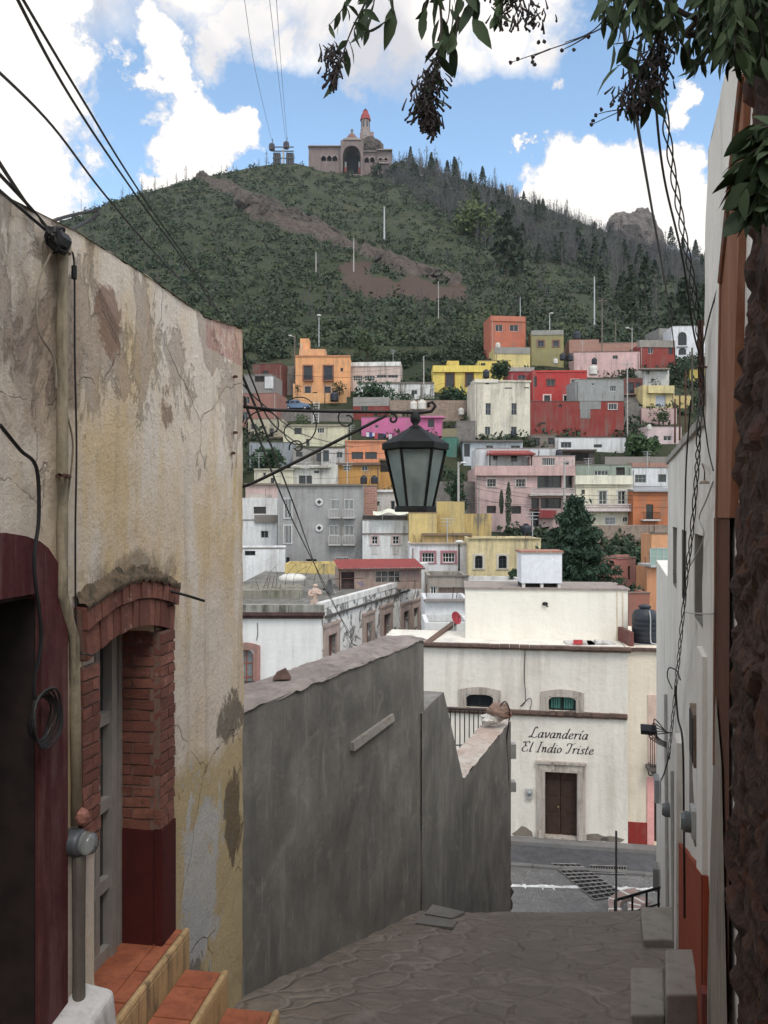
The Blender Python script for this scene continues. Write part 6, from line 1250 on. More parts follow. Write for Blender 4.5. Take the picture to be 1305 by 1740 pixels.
# ---- left house
LW = Fr(-2.2+.154*2, 2, .154, 1)
def LWm():
    m, nt, N, L, b = newmat('old_lime_plaster'); tc = N.new('ShaderNodeTexCoord'); co = tc.outputs['Object']; sx = N.new('ShaderNodeSeparateXYZ'); L.new(co, sx.inputs[0]); Yc, Zc = sx.outputs[1], sx.outputs[2]
    ST = (1, 1, .28); nB = nz(N, L, co, 3.4, 9, .7, .4, (1,1,.7))
    n1 = nz(N, L, co, 1.1, 8, .62, .3, (1,1,.55)); n2 = nz(N, L, co, 3.2, 9, .68, .2, ST); n3 = nz(N, L, co, 14, 9, .75); n4 = nz(N, L, co, 45, 6, .7)
    c = mixc(N, L, rmp(N, L, n1, .40, .60), lin((208,186,148)), lin((218,204,188)))
    c = mixc(N, L, rmp(N, L, n2, .46, .66), c, lin((220,210,198)))
    c = mixc(N, L, mth(N, L, 'MULTIPLY', rmp(N, L, n3, .55, .75), .55), c, lin((150,132,108)))
    # brown damp and bare patches near the top, and old pink paint at the corner
    br = mth(N, L, 'ADD', nz(N, L, co, 2.3, 9, .72, .5, (1,1,.6)), mth(N, L, 'MULTIPLY', rmp(N, L, Zc, .1, .9), .17))
    br = mth(N, L, 'SUBTRACT', br, mth(N, L, 'MULTIPLY', rmp(N, L, Zc, 1.15, 1.5), .09))
    c = mixc(N, L, mth(N, L, 'MULTIPLY', rmp(N, L, br, .66, .72), .5), c, mixc(N, L, n3, lin((150,128,112)), lin((120,96,84))))
    pr = mth(N, L, 'ADD', mth(N, L, 'MULTIPLY', mth(N, L, 'MULTIPLY', rmp(N, L, Yc, 5.55, 5.85), rmp(N, L, Zc, 1.1, 1.22)), 1), mth(N, L, 'MULTIPLY', n3, .5)); c = mixc(N, L, rmp(N, L, pr, 1.14, 1.36), c, lin((168,112,106)))
    # vertical water streaks
    s = nz(N, L, co, 2.6, 7, .62, .1, (3,3,.10)); c = mixc(N, L, mth(N, L, 'MULTIPLY', rmp(N, L, s, .54, .72), .42), c, lin((140,122,98)))
    # greyer and yellower dado low down
    def blob(y, z, ry, rz, col, amt=.9, edge=.12):
        nonlocal c
        dy = mth(N, L, 'DIVIDE', mth(N, L, 'SUBTRACT', Yc, y), ry); dz = mth(N, L, 'DIVIDE', mth(N, L, 'SUBTRACT', Zc, z), rz)
        d = mth(N, L, 'SQRT', mth(N, L, 'ADD', mth(N, L, 'MULTIPLY', dy, dy), mth(N, L, 'MULTIPLY', dz, dz)))
        d = mth(N, L, 'ADD', d, mth(N, L, 'MULTIPLY', mth(N, L, 'SUBTRACT', nB, .5), 4.2)); f = rmp(N, L, d, 1+edge, 1-edge); c = mixc(N, L, mth(N, L, 'MULTIPLY', f, amt), c, col)
    low = mth(N, L, 'ADD', mth(N, L, 'ADD', Zc, mth(N, L, 'MULTIPLY', Yc, .10)), mth(N, L, 'MULTIPLY', n1, .9)); c = mixc(N, L, mth(N, L, 'MULTIPLY', rmp(N, L, low, -.62, -.75), rmp(N, L, Yc, 5.15, 5.25)), c, lin((186,168,132)))
    blob(5.75, -2.65, .38, .62, lin((186,186,184))); blob(5.5, -3.0, .3, .35, lin((180,180,180))); blob(6.42, -2.42, .17, .32, lin((88,76,62)), .8); blob(6.35, -1.62, .25, .17, lin((92,84,72)), .8); blob(5.55, -3.35, .25, .18, lin((100,92,76)), .7)
    blob(4.7, -.36, .5, .10, lin((100,88,72)), .6, .35)
    blob(4.4, 1.05, .12, .2, lin((132,104,88)), .8, .1); blob(5.2, .62, .1, .15, lin((130,106,94)), .8, .1); blob(3.75, .7, .28, .35, lin((140,118,102)), .6, .3)
    # cracks
    w_ = N.new('ShaderNodeTexVoronoi'); w_.feature = 'DISTANCE_TO_EDGE'; mp = N.new('ShaderNodeMapping'); L.new(co, mp.inputs[0]); mp.inputs['Scale'].default_value = (.8,.8,1.0); mx = N.new('ShaderNodeMixRGB'); mx.blend_type = 'ADD'; mx.inputs[0].default_value = .35; nn = N.new('ShaderNodeTexNoise'); nn.inputs['Scale'].default_value = 3; nn.inputs['Detail'].default_value = 8; L.new(co, nn.inputs['Vector']); L.new(mp.outputs[0], mx.inputs[1]); L.new(nn.outputs['Color'], mx.inputs[2]); L.new(mx.outputs[0], w_.inputs['Vector']); w_.inputs['Scale'].default_value = .75
    ck = mth(N, L, 'MULTIPLY', rmp(N, L, w_.outputs['Distance'], .004, .0005), rmp(N, L, n1, .5, .58)); c = mixc(N, L, mth(N, L, 'MULTIPLY', ck, .45), c, lin((92,78,64)))
    L.new(c, b.inputs['Base Color']); b.inputs['Roughness'].default_value = .95; b.inputs['Specular IOR Level'].default_value = .2
    h = mth(N, L, 'ADD', mth(N, L, 'MULTIPLY', n3, .9), mth(N, L, 'MULTIPLY', n4, .35)); h = mth(N, L, 'SUBTRACT', h, mth(N, L, 'MULTIPLY', rmp(N, L, br, .66, .70), .5)); h = mth(N, L, 'SUBTRACT', h, mth(N, L, 'MULTIPLY', ck, .7)); h = mth(N, L, 'ADD', h, mth(N, L, 'MULTIPLY', n2, .8))
    bump(N, L, b, h, .022, 1); return m
def a_of(Y): return (Y-2)/LW.dy
lh = root('left_house', (0, 0, 0), 'weathered cream plastered house wall filling the left side with brick framed door', 'house')
# build in plain world axes so the plaster pattern can follow height
aC1 = LW.ray(412, 0)[0]; dA = (a_of(4.24), a_of(4.96), -2.71, -.66); mA = (a_of(2.5), LW.ray(60, 0)[0], -2.6, LW.ray(30, 1012)[1])
TOPT = [(-6,1.42),(a_of(3.45),1.38),(a_of(4.06),1.43),(a_of(5.0),1.44),(a_of(5.8),1.42),(aC1,1.53)]
def ldisp(a, z): return .018*noise.noise(Vector((a*1.3, z*1.1, 1)))+.008*noise.noise(Vector((a*5, z*4, 2)))+.004*noise.noise(Vector((a*16, z*14, 2)))
AA = [-6, -3, -1]+[0+.04*i for i in range(int(aC1/.04)+1)]+[aC1]; ZZ = [-4.6+.045*i for i in range(134)]+[1.4]
ZZ = [z for z in ZZ if z < 1.4]+[1.4]
q = MB(); grid_wall(q, LW, AA, ZZ, [(*dA, .09), mA], 0, ldisp, .25)
for i, v in enumerate(q.v):                               # bend the top row to the uneven wall head, lean the corner
    a = (v.x-LW.ox)*LW.dx+(v.y-LW.oy)*LW.dy
    if v.z > .2:
        t = (v.z-.2)/(1.4-.2); v.z = .2+t*(lerp_tab(TOPT, a)-.2)+.02*t*noise.noise(Vector((a*4, 0, 0)))+.012*t*noise.noise(Vector((a*13, 0, 0)))
    if a > aC1-.25: k = (a-aC1+.25)/.25; dx = .05*noise.noise(Vector((0, v.z*1.1, 5)))*k+.012*noise.noise(Vector((0, v.z*9, 5)))*k; v.x += LW.dx*dx; v.y += LW.dy*dx
LPL = LWm(); q.build('wall', LPL, lh, True)
q = MB()                                                  # wall head, return wall and roof
T = [(AA[k], lerp_tab(TOPT, AA[k])) for k in range(len(AA))]
for (a0, z0), (a1, z1) in zip(T, T[1:]): q.quad(LW.p(a0,z0,.012), LW.p(a1,z1,.012), LW.p(a1,z1+.03,-.2), LW.p(a0,z0+.03,-.2)); q.quad(LW.p(a0,z0+.03,-.2), LW.p(a1,z1+.03,-.2), LW.p(a1,z1,-.45), LW.p(a0,z0,-.45)); q.quad(LW.p(a0,z0,-.45), LW.p(a1,z1,-.45), LW.p(a1,0,-.45), LW.p(a0,0,-.45))
q.build('wall_head', plaster(lin((150,134,112)), 4, .7, (.12,.1,.08), .25), lh)
q = MB(); q.quad(LW.p(aC1+.0,-5,0), LW.p(aC1,-5,-4), LW.p(aC1,1.53,-4), LW.p(aC1,1.53,0)); q.quad(LW.p(-6,.3,-.45), LW.p(aC1,.3,-.45), LW.p(aC1,.3,-4), LW.p(-6,.3,-4)); q.quad(LW.p(-6,-5,-4), LW.p(aC1,-5,-4), LW.p(aC1,1.5,-4), LW.p(-6,1.5,-4)); q.build('return_wall', plaster(lin((196,180,150)), 1, .5), lh)
# brick arch, jambs and reveal
m, nt, N, L, b = newmat('old_brick'); tc = N.new('ShaderNodeTexCoord'); g_ = N.new('ShaderNodeNewGeometry'); co = tc.outputs['Object']
c = mixc(N, L, g_.outputs['Random Per Island'], (.14,.046,.032), (.25,.10,.07)); c = mixc(N, L, rmp(N, L, nz(N, L, co, 16, 8, .7), .45, .75), c, (.11,.045,.035)); c = mixc(N, L, rmp(N, L, nz(N, L, co, 7, 8, .75, .3), .60, .68), c, (.36,.24,.2))
L.new(c, b.inputs['Base Color']); b.inputs['Roughness'].default_value = .92; bump(N, L, b, nz(N, L, co, 30, 8, .75), .012, 1); BRK = [m]
bs = root('brick_surround', LW.p(dA[0], -2.7, 0), 'worn red brick arch and pillars framing the narrow doorway', 'door surround')
mort = plaster((.19,.12,.095), 8, .5, (.1,.07,.06), .2)
def bk(q, fr, a0, a1, z0, z1, o0, o1, j=.004): q.fbox(fr, a0, a1, z0, z1, o0, o1, j)
Q = [MB()]
aR0, aR1 = dA[1], LW.ray(285, 0)[0]; z = -1.98; row = 0
while z < -.78:
    h_ = .068
    if row % 2: bk(random.choice(Q), LW, aR0, aR1-.01*random.random(), z, z+h_-.011, -.02, .05)
    else: mdl = aR0+(aR1-aR0)*.5; bk(random.choice(Q), LW, aR0, mdl-.006, z, z+h_-.011, -.02, .05); bk(random.choice(Q), LW, mdl+.006, aR1, z, z+h_-.011, -.02, .05)
    # reveal bricks on the far jamb
    fr2 = Fr(*LW.p(aR0, 0, 0)[:2], -LW.nx, -LW.ny) if False else None
    z += h_; row += 1
for k in range(1): Q[k].build('pillar_bricks', BRK[k], bs)
# far jamb reveal: frame facing back up the alley
P0 = LW.p(aR0, 0, -.25); fJ = Fr(P0.x, P0.y, LW.nx, LW.ny)       # runs from the back of the recess to the face; faces the viewer
Q = [MB()]; z = -1.98; row = 0
while z < -.70:
    x = -.12*(row % 2)
    while x < .25: a0, a1 = max(0, x), min(.25, x+.225); (bk(random.choice(Q), fJ, a0+.004, a1, z, z+.057, -.02, .012) if a1-a0 > .02 else None); x += .235
    z += .068; row += 1
for k in range(1): Q[k].build('reveal_bricks', BRK[k], bs)
q = MB(); q.fbox(fJ, 0, .25, -2.71, -.66, -.03, .003); q.fbox(LW, aR0, aR1-.005, -1.98, -.75, -.02, .042); q.build('mortar', mort, bs)
q = MB(); q.fbox(fJ, 0, .25, -2.71, -1.985, -.03, .016); q.fbox(LW, aR0-.0, aR1, -2.71, -1.985, -.02, .056); q.build('dark_red_base', plaster((.075,.014,.012), 4, .3, (.03,.01,.01), .2), bs)
# left pillar bricks
Q = [MB()]; aL0, aL1 = LW.ray(131, 0)[0], dA[0]; z = -1.75; row = 0
while z < -.82:
    if row % 2: bk(random.choice(Q), LW, aL0, aL1, z, z+.057, -.02, .035)
    else: bk(random.choice(Q), LW, aL0, aL0+.09, z, z+.057, -.02, .035); bk(random.choice(Q), LW, aL0+.1, aL1, z, z+.057, -.02, .035)
    z += .068; row += 1
for k in range(1): Q[k].build('pillar_bricks', BRK[k], bs)
q = MB(); q.fbox(LW, aL0+.004, aL1, -1.78, -.8, -.02, .027); q.build('mortar', mort, bs)
# arch of two soldier courses
Q = [MB()]; n = 15; a0, a1 = LW.ray(133, 0)[0], aR1+.0
def arc(t, r): am = (a0+a1)/2; x = a0+(a1-a0)*t; zz = -.80+.13*math.sin(math.pi*(.08+.84*t)); th = (t-.5)*.30; return x+r*math.sin(th), zz+r*math.cos(th)
for i in range(n):
    t0, t1 = i/n+.004, (i+1)/n-.004
    for r0, r1, pr in ((0,.155,.05),(.165,.28,.062)):
        if random.random() < .04: continue
        j = lambda: random.uniform(-.004,.004); (xa,za),(xb,zb),(xc,zc_),(xd,zd) = arc(t0,r0), arc(t1,r0), arc(t1,r1), arc(t0,r1); p_ = pr+random.uniform(-.007,.007)
        random.choice(Q).hexa([LW.p(xa,za,p_), LW.p(xb,zb,p_), LW.p(xb,zb,-.1), LW.p(xa,za,-.1), LW.p(xd,zd,p_), LW.p(xc,zc_,p_), LW.p(xc,zc_,-.1), LW.p(xd,zd,-.1)])
for k in range(1): Q[k].build('arch_bricks', BRK[k], bs)
q = MB(); m_ = MB()
for i in range(40):
    t0, t1 = i/40, (i+1)/40; (xa,za),(xb,zb),(xc,zc_),(xd,zd) = arc(t0,.01), arc(t1,.01), arc(t1,.27), arc(t0,.27); q.hexa([LW.p(xa,za,.036), LW.p(xb,zb,.036), LW.p(xb,zb,-.09), LW.p(xa,za,-.09), LW.p(xd,zd,.036), LW.p(xc,zc_,.036), LW.p(xc,zc_,-.09), LW.p(xd,zd,-.09)])
nc = 90
for i in range(nc+1):
    xa, za = arc(i/nc, .272)
    for j, (o, dz) in enumerate(((.07,-.01),(.08,.012),(.06,.03),(.035,.042),(.012,.06),(-.02,.09))):
        s = Vector((i*.16, j*.7, 3)); w_ = .022*noise.noise(s)+.02*noise.noise(s*3.1)+.012*noise.noise(s*7); m_.v.append(LW.p(xa+w_*.4, za+dz+w_*1.2, o+w_*.6))
for i in range(nc):
    for j in range(5): k = i*6+j; m_.f.append((k, k+6, k+7, k+1))
q.build('arch_mortar', mort, bs); m_.build('mossy_capping', plaster(lin((104,90,74)), 9, 1.0, (.04,.035,.025), .3), bs, True)
# door leaf: pale steel frame with dark glass
dz0, dz1 = -2.70, -.68; q = MB(); oD = -.235; dr = root('metal_door', LW.p(dA[0]+.3, -2.71, -.2), 'pale grey metal door with tall glass panels inside the brick doorway', 'door')
x0, x1 = dA[0], dA[1]; q.fbox(LW, x0-.02, x0+.05, dz0, dz1, oD-.03, oD+.03); q.fbox(LW, x1-.05, x1+.0, dz0, dz1, oD-.03, oD+.03); q.fbox(LW, x1-.17, x1-.11, dz0, dz1, oD-.025, oD+.045)
for z in (-2.70, -2.28, -1.80, -1.28, -.76): q.fbox(LW, x0+.05, x1-.17, z, z+.075, oD-.03, oD+.028)
for x in (x0+.20, x0+.40): q.fbox(LW, x, x+.05, dz0+.075, dz1, oD-.028, oD+.024)
q.build('frame', flat(lin((150,146,140)), .5, .1, .12, 8), dr); q = MB(); q.fbox(LW, x0, x1, dz0, dz1, oD-.05, oD-.015); q.build('pane', glassmat((.05,.055,.055), .25), dr)
q = MB(); q.tube([LW.p(x0+.06, -1.93, oD+.03), LW.p(x0+.06, -1.93, oD+.075), LW.p(x0+.14, -1.93, oD+.075)], .012, 6); q.build('handle', RUST, dr)
# maroon painted doorway at the far left
DKJ = flat((.02,.012,.011), .8, 0, .5, 5)
ms = root('maroon_doorway', LW.p(mA[1], -2.6, 0), 'maroon painted doorway with rounded shoulder and black interior at the left edge', 'doorway')
q = MB(); aM = LW.ray(106, 0)[0]; zt1 = LW.ray(30, 912)[1]; zs = mA[3]; P = []
outer = [(aM,-4.0),(aM,-.41),(a_of(3.885),-.30),(a_of(3.84),-.235),(a_of(3.77),-.17),(a_of(3.70),-.135),(a_of(3.6),-.11),(a_of(3.45),-.09),(a_of(2.4),-.06)]
inner = [(mA[1],-4.0),(mA[1],zs-.06),(mA[1]-.01,zs-.03),(mA[1]-.03,zs-.012),(mA[1]-.05,zs),(mA[1]-.08,zs),(mA[1]-.2,zs),(mA[1]-.4,zs),(mA[1]-1.2,zs)]
for (o0, o1, i0, i1) in zip(outer, outer[1:], inner, inner[1:]): q.hexa([LW.p(*i0,.03), LW.p(*o0,.03), LW.p(*o0,-.03), LW.p(*i0,-.03), LW.p(*i1,.03), LW.p(*o1,.03), LW.p(*o1,-.03), LW.p(*i1,-.03)])
q.build('painted_surround', plaster((.085,.02,.021), 3, .6, (.16,.09,.08), .3), ms)
q = MB(); q.quad(LW.p(mA[0],-4,-.24), LW.p(mA[1],-4,-.24), LW.p(mA[1],zs,-.24), LW.p(mA[0],zs,-.24)); q.build('dark_door', flat((.012,.008,.007), .7, 0, .5, 6), ms)
q = MB(); q.fbox(LW, mA[1]-.012, mA[1]+.0, -4, zs, -.236, .0); q.fbox(LW, mA[0], mA[1]-.0121, zs-.02, zs, -.236, .0); q.build('dark_jamb', DKJ, ms)
# coil of cable, lime washed stone, pipe, meter
co_ = LW.at(68, 1220, .06); q = MB()
for k in range(5):
    r = .085+.008*k; P = [co_+Vector((LW.nx*.01*k, 0, 0))+Vector((LW.dx*math.cos(t)*r+.006*math.sin(3*t+k), LW.dy*math.cos(t)*r, math.sin(t)*r*1.15)) for t in [6.4*i/24 for i in range(25)]]; q.tube(P, .006, 5)
tag(q.build('cable_coil', CABLE, None, loc=co_), 'coil of black cable hanging on the maroon doorway', 'cable coil')
wire([LW.at(0,722,.1), LW.at(35,765,.09), LW.at(62,795,.05), LW.at(66,880,.04), LW.at(58,960,.05), LW.at(70,1080,.05), LW.at(58,1160,.05), LW.at(62,1200,.06)], 'black cable dropping from the left edge to the cable coil', .009, grp=None)
rs_ = root('whitewashed_block', LW.p(a_of(3.95), -2.9, .1), 'chipped whitewashed block at the foot of the maroon doorway', 'stone block'); q = MB()
q.hexa([LW.p(a,z,o)+Vector((random.gauss(0,.006),)*3) for a, z, o in ((a_of(3.55),-3.1,.28),(a_of(4.12),-3.1,.26),(a_of(4.12),-3.1,0),(a_of(3.55),-3.1,0),(a_of(3.6),-2.50,.20),(a_of(4.1),-2.43,.2),(a_of(4.1),-2.40,0),(a_of(3.6),-2.46,0))])
o = q.build('block', plaster(lin((200,198,196)), 5, .5, (.2,.19,.18), .12), rs_); bv = o.modifiers.new('bevel', 'BEVEL'); bv.width = .035; bv.segments = 3
pp = root('drain_pipe', LW.at(108, 1400, .04), 'mortar covered ochre downpipe on the left house wall', 'pipe'); q = MB()
P = [LW.at(106, y, .035+.004*math.sin(y*.02)) for y in range(408, 1010, 30)]+[LW.at(112,1040,.03), LW.at(126,1085,.03), LW.at(128,1200,.03), LW.at(130,1400,.03)]; q.tube(P, [.027+.004*noise.noise(Vector((i*.7,0,0))) for i in range(len(P))], 12); q.build('pipe', plaster(lin((158,146,124)), 6, 1.0, (.13,.11,.08), .25), pp, True)
for y in (425, 808): q = MB(); q.tube([LW.at(98,y,.0), LW.at(101,y,.075), LW.at(112,y,.08), LW.at(118,y+2,.0)], .012, 5); q.build('bracket', RUST, pp)
q = MB(); q.tube([LW.at(106, 404, .035), LW.at(106, 430, .035)], .042, 10); q.build('cloth_wrap', plaster(lin((160,150,132)), 8, .8), pp)
mt = root('electric_meter', LW.at(136, 1460, .05), 'round glass electric meter on a rusty box left of the metal door', 'meter'); c = LW.at(134, 1432, .06); nn = Vector((LW.nx, LW.ny, 0)); up = Vector((0,0,1)); sd = Vector((LW.dx, LW.dy, 0))
def disc(q, c, prof, ax=nn, n=18):
    u = ax.orthogonal().normalized(); v = ax.cross(u); k = len(q.v)
    for r, h in prof:
        for j in range(n): a = 6.283*j/n; q.v.append(c+(u*math.cos(a)+v*math.sin(a))*r+ax*h)
    for i in range(len(prof)-1):
        for j in range(n): a = k+i*n+j; b_ = k+i*n+(j+1) % n; q.f.append((a, b_, b_+n, a+n))
    q.f.append(tuple(k+(len(prof)-1)*n+j for j in range(n)))
q = MB(); disc(q, c, [(.066,-.06),(.066,0),(.06,.02)]); q.build('meter_base', flat((.10,.11,.12), .5, .4), mt, True)
q = MB(); disc(q, c+nn*.021, [(.055,0),(.055,.04),(.048,.06),(.02,.068)]); gm, nt_, N_, L_, b_ = newmat('meter_glass'); b_.inputs['Base Color'].default_value = (.8,.85,.85,1); b_.inputs['Transmission Weight'].default_value = .9; b_.inputs['Roughness'].default_value = .08; q.build('glass_dome', gm, mt, True)
q = MB(); disc(q, c+nn*.022, [(.04,0),(.04,.012)]); q.fbox(LW, 0, 0.001, 0, .001, 0, .001); q.build('dial', flat((.3,.3,.28), .5), mt)
q = MB(); q.tube([c-Vector((0,0,.06)), c-Vector((0,0,.5)), c-Vector((0,0,1.3))], [.034,.03,.034], 10); q.build('conduit', plaster((.12,.10,.085), 6, .8), mt)
q = MB(); q.blob(c+Vector((0,0,.12))+sd*.03, .035, .035, .045, 10, .1); q.build('rusty_elbow', flat((.3,.13,.1), .8, 0, .3, 20), mt)
# steps with terracotta tiles
TILE = rockmat((.26,.075,.035), (.36,.115,.055), (.15,.05,.03), 6, 'terracotta', .004)
YEL = plaster(lin((186,156,114)), 4, .9, (.18,.13,.08), .15)
stp = root('entrance_steps', LW.p(a_of(4.6), -3.5, .4), 'terracotta tiled entrance steps with yellow painted edges at the lower left', 'steps')
def step(o0, o1, z, e0, e1, ez, name='tread'):
    q = MB(); q.fbox(LW, e0, e1, ez, z-.02, o0, o1); o = q.build('riser', YEL, stp); bv = o.modifiers.new('bevel', 'BEVEL'); bv.width = .02; bv.segments = 3
    a = e0+.02; q = MB()
    while a < e1-.04:
        w_ = min(.3, e1-.02-a); q.fbox(LW, a, a+w_-.012, z-.019, z+random.uniform(-.002,.003), o0+(.02 if name != 'sill' else -.24), o1-.045); a += .3
    o = q.build('tile', TILE, stp); o.modifiers.new('bevel', 'BEVEL').width = .004
    q = MB(); q.tube([LW.p(e0+.02, z-.012, o1-.02), LW.p(e1-.02, z-.012, o1-.02)], .022, 8); q.build('nosing', YEL, stp)
step(0, .14, -2.71, a_of(3.2), a_of(5.2), -4.2, 'sill'); step(.141, .44, -2.9, a_of(3.1), a_of(5.1), -4.2); step(.441, .79, -3.08, a_of(3.0), a_of(5.04), -4.2)
q = MB(); q.fbox(LW, dA[0]-.0, dA[1], -2.80, -2.699, -.25, .005); q.build('sill_base', TILE, stp)
q = MB(); q.fbox(LW, a_of(3.0), a_of(5.16)+.05, -2.74, -2.68, .10, .15); 
q = MB(); q.tube([LW.at(285,1003,.05), LW.at(318,1012,.16), LW.at(347,1021,.22)], .009, 5); tag(q.build('iron_rod', BLACK, None, loc=LW.at(285,1003,.05)), 'thin iron rod sticking out beside the brick arch', 'rod')
q = MB(); q.tube([LW.at(286,1030,.05), LW.at(296,1026,.12)], .007, 5); tag(q.build('iron_stub', BLACK, None, loc=LW.at(286,1030,.05)), 'short iron stub below the long rod at the brick arch', 'rod')
# cable bundle on top of the wall
bd = LW.at(98, 408, .07); q = MB()
for k in range(22):
    a = random.random()*6.28; P = [bd+Vector((LW.dx*math.cos(t)*.055+random.gauss(0,.012), LW.dy*math.cos(t)*.055+random.gauss(0,.012), math.sin(t)*.045+random.gauss(0,.01))) for t in [a+i*.5 for i in range(9)]]; q.tube(cr(P, 3), .007, 5)
q.tube([bd-Vector((.0,.05,.0)), bd+Vector((0,.06,.01))], .045, 8); tag(q.build('cable_bundle', CABLE, None, loc=bd), 'tangled black cable bundle at the head of the left wall', 'cable bundle')
Wc = lambda l, Y: [W(x, y, yy) for (x, y), yy in zip(l, Y)]
wire([bd, W(120,392,4.2), W(150,375,4.5), W(168,362,4.6), W(160,358,4.6), W(120,366,4.3), W(84,377,4.0)], 'stiff black cable loop standing above the cable bundle', .009)
wire([W(-40,255,2.6), W(20,318,3.3), W(60,362,3.7), bd], 'black cable climbing over the left wall head', .008); wire([W(-40,290,2.8), W(30,350,3.5), bd], 'second black cable lying along the left wall head', .008)
wire([W(-30,232,2.5), W(45,345,3.6), W(72,372,3.9)], 'thin cable above the left wall head', .008)
wire([bd+Vector((.02,0,-.03)), LW.at(118,425,.07), LW.at(126,450,.05), LW.at(127,600,.04), LW.at(130,760,.04), LW.at(128,920,.04), LW.at(131,1090,.04), LW.at(150,1112,.08), LW.at(162,1112,.08)], 'thin black cable running straight down the left wall beside the pipe', .005)
q = MB(); q.tube([LW.at(126,452,.05), LW.at(126,474,.05)], .014, 8); tag(q.build('cable_joint', BLACK, None, loc=LW.at(126,460,.05)), 'small black cable joint below the cable bundle', 'cable joint')
wire([bd, LW.at(66,480,.02), LW.at(66,560,.02), LW.at(92,610,.02), LW.at(96,660,.02)], 'pale grey wire curving down the left wall left of the pipe', .005, plaster(lin((150,140,125)), 5)); wire([LW.at(112,700,.02), LW.at(124,760,.02), LW.at(113,870,.02), LW.at(112,980,.02)], 'loose pale wire hanging beside the downpipe', .005, plaster(lin((130,120,100)), 5))
# long cables across the sky
FAR = LW.p(aC1, 1.6, -.2)
wire([W(20,-20,4.5), W(120,165,6), W(230,330,9), W(350,500,16), W(430,640,30)], 'left of a twisted pair of thick cables crossing the upper left sky', .011, grp=None); wire([W(28,-20,4.5), W(135,160,6), W(240,330,9), W(356,503,16), W(436,645,30)], 'right of a twisted pair of thick cables crossing the upper left sky', .010)
wire([W(-20,105,3.5), W(90,215,4.6), W(190,345,6), W(300,468,9), W(372,527,13)], 'single cable crossing from the left edge down to the wall corner', .008)
wire([W(400,640,6.6), W(440,745,8), W(500,890,14), W(560,1010,28), W(600,1095,36)], 'left of two cables dropping steeply from the lamp bracket to the corner building', .012); wire([W(404,620,6.6), W(450,730,8), W(500,860,13), W(552,1000,27), W(603,1090,36)], 'right of two cables dropping steeply from the lamp bracket to the corner building', .012)
wire([W(405,560,6.6), W(430,650,7), W(480,735,9), W(560,770,16), W(655,770,30)], 'thin cable sagging from the wall corner behind the lamp', .008); wire([W(402,640,6.6), W(450,690,8), W(520,740,12), W(600,760,20)], 'short cable sagging under the lamp bracket bar', .007)
# ---- street lamp
YL = 6.65; sl_ = root('street_lantern', W(397, 770, YL), 'black six sided street lantern hanging from a scrolled iron wall bracket', 'street lamp')
kp = YL/F; q = MB(); q.tube([W(404,690,YL-.02), W(470,697,YL), W(560,699,YL), W(650,700,YL), W(715,701,YL), W(733,699,YL), W(740,690,YL), W(735,683,YL), W(727,686,YL), W(729,692,YL)], .014, 8)
q.tube(cr([W(400,846,YL-.02), W(395,836,YL), W(410,828,YL), W(440,816,YL), W(540,766,YL), W(656,706,YL)], 5), .0135, 8); bkt = q.build('bracket', IRON, sl_, True)
def spiral(cx, cy, r0, r1, t0, t1, w_=.009, n=30):
    q = MB(); q.tube([W(cx+(r0+(r1-r0)*i/n)*math.cos(R(t0+(t1-t0)*i/n)), cy-(r0+(r1-r0)*i/n)*math.sin(R(t0+(t1-t0)*i/n)), YL) for i in range(n+1)], w_, 6); q.build('scroll', IRON, bkt, True)
spiral(408,680,12,3,-100,340,.008); spiral(404,712,13,3,100,-300,.007); spiral(403,843,9,2,180,560,.012); spiral(667,712,9,2,110,-230,.011); spiral(455,728,40,9,170,-60,.006); spiral(500,728,44,10,60,-230,.006); spiral(505,760,14,4,200,-160,.007); spiral(590,712,17,5,120,470,.007); spiral(520,705,40,16,150,30,.005)
c0 = W(706, 870, YL); q = MB(); Zk = lambda y: (870-y)*kp
q.lathe(c0, [(.012,Zk(699)),(.03,Zk(702)),(.045,Zk(710)),(.04,Zk(716)),(.022,Zk(722)),(.05,Zk(725)),(.06,Zk(729))], 16); q.build('finial', BLACK, sl_, True)
q = MB(); q.lathe(c0, [(.055,Zk(727)),(.265,Zk(752)),(.28,Zk(754)),(.28,Zk(764)),(.255,Zk(766))], 6, R(0)); q.build('roof', BLACK, sl_)
rt_, rb_ = .252, .145; zt_, zb_ = Zk(766), Zk(862)
for i in range(6):
    a = R(60*i); t = c0+Vector((rt_*math.cos(a), rt_*math.sin(a), zt_)); b_ = c0+Vector((rb_*math.cos(a), rb_*math.sin(a), zb_)); q = MB(); q.tube([t, b_], .014, 6, r1=.012); q.build('corner_bar', BLACK, sl_)
gm, nt_, N_, L_, b_ = newmat('frosted_glass'); tc = N_.new('ShaderNodeTexCoord'); nf = nz(N_, L_, tc.outputs['Object'], 5, 6, .6); L_.new(mixc(N_, L_, rmp(N_, L_, nf, .35, .65), (.28,.36,.34), (.46,.54,.52)), b_.inputs['Base Color']); b_.inputs['Transmission Weight'].default_value = .55; b_.inputs['Roughness'].default_value = .35; b_.inputs['IOR'].default_value = 1.3
for i in range(6):
    a0, a1 = R(60*i), R(60*i+60); k = .96; q = MB(); P = [c0+Vector((r*k*math.cos(a), r*k*math.sin(a), z)) for r, a, z in ((rb_,a0,zb_),(rb_,a1,zb_),(rt_,a1,zt_),(rt_,a0,zt_))]; q.quad(*P); q.build('glass_pane', gm, sl_)
q = MB(); q.lathe(c0, [(rb_+.025,Zk(870)),(rb_+.03,Zk(868)),(rb_+.022,Zk(860))], 6); q.build('base_ring', BLACK, sl_)
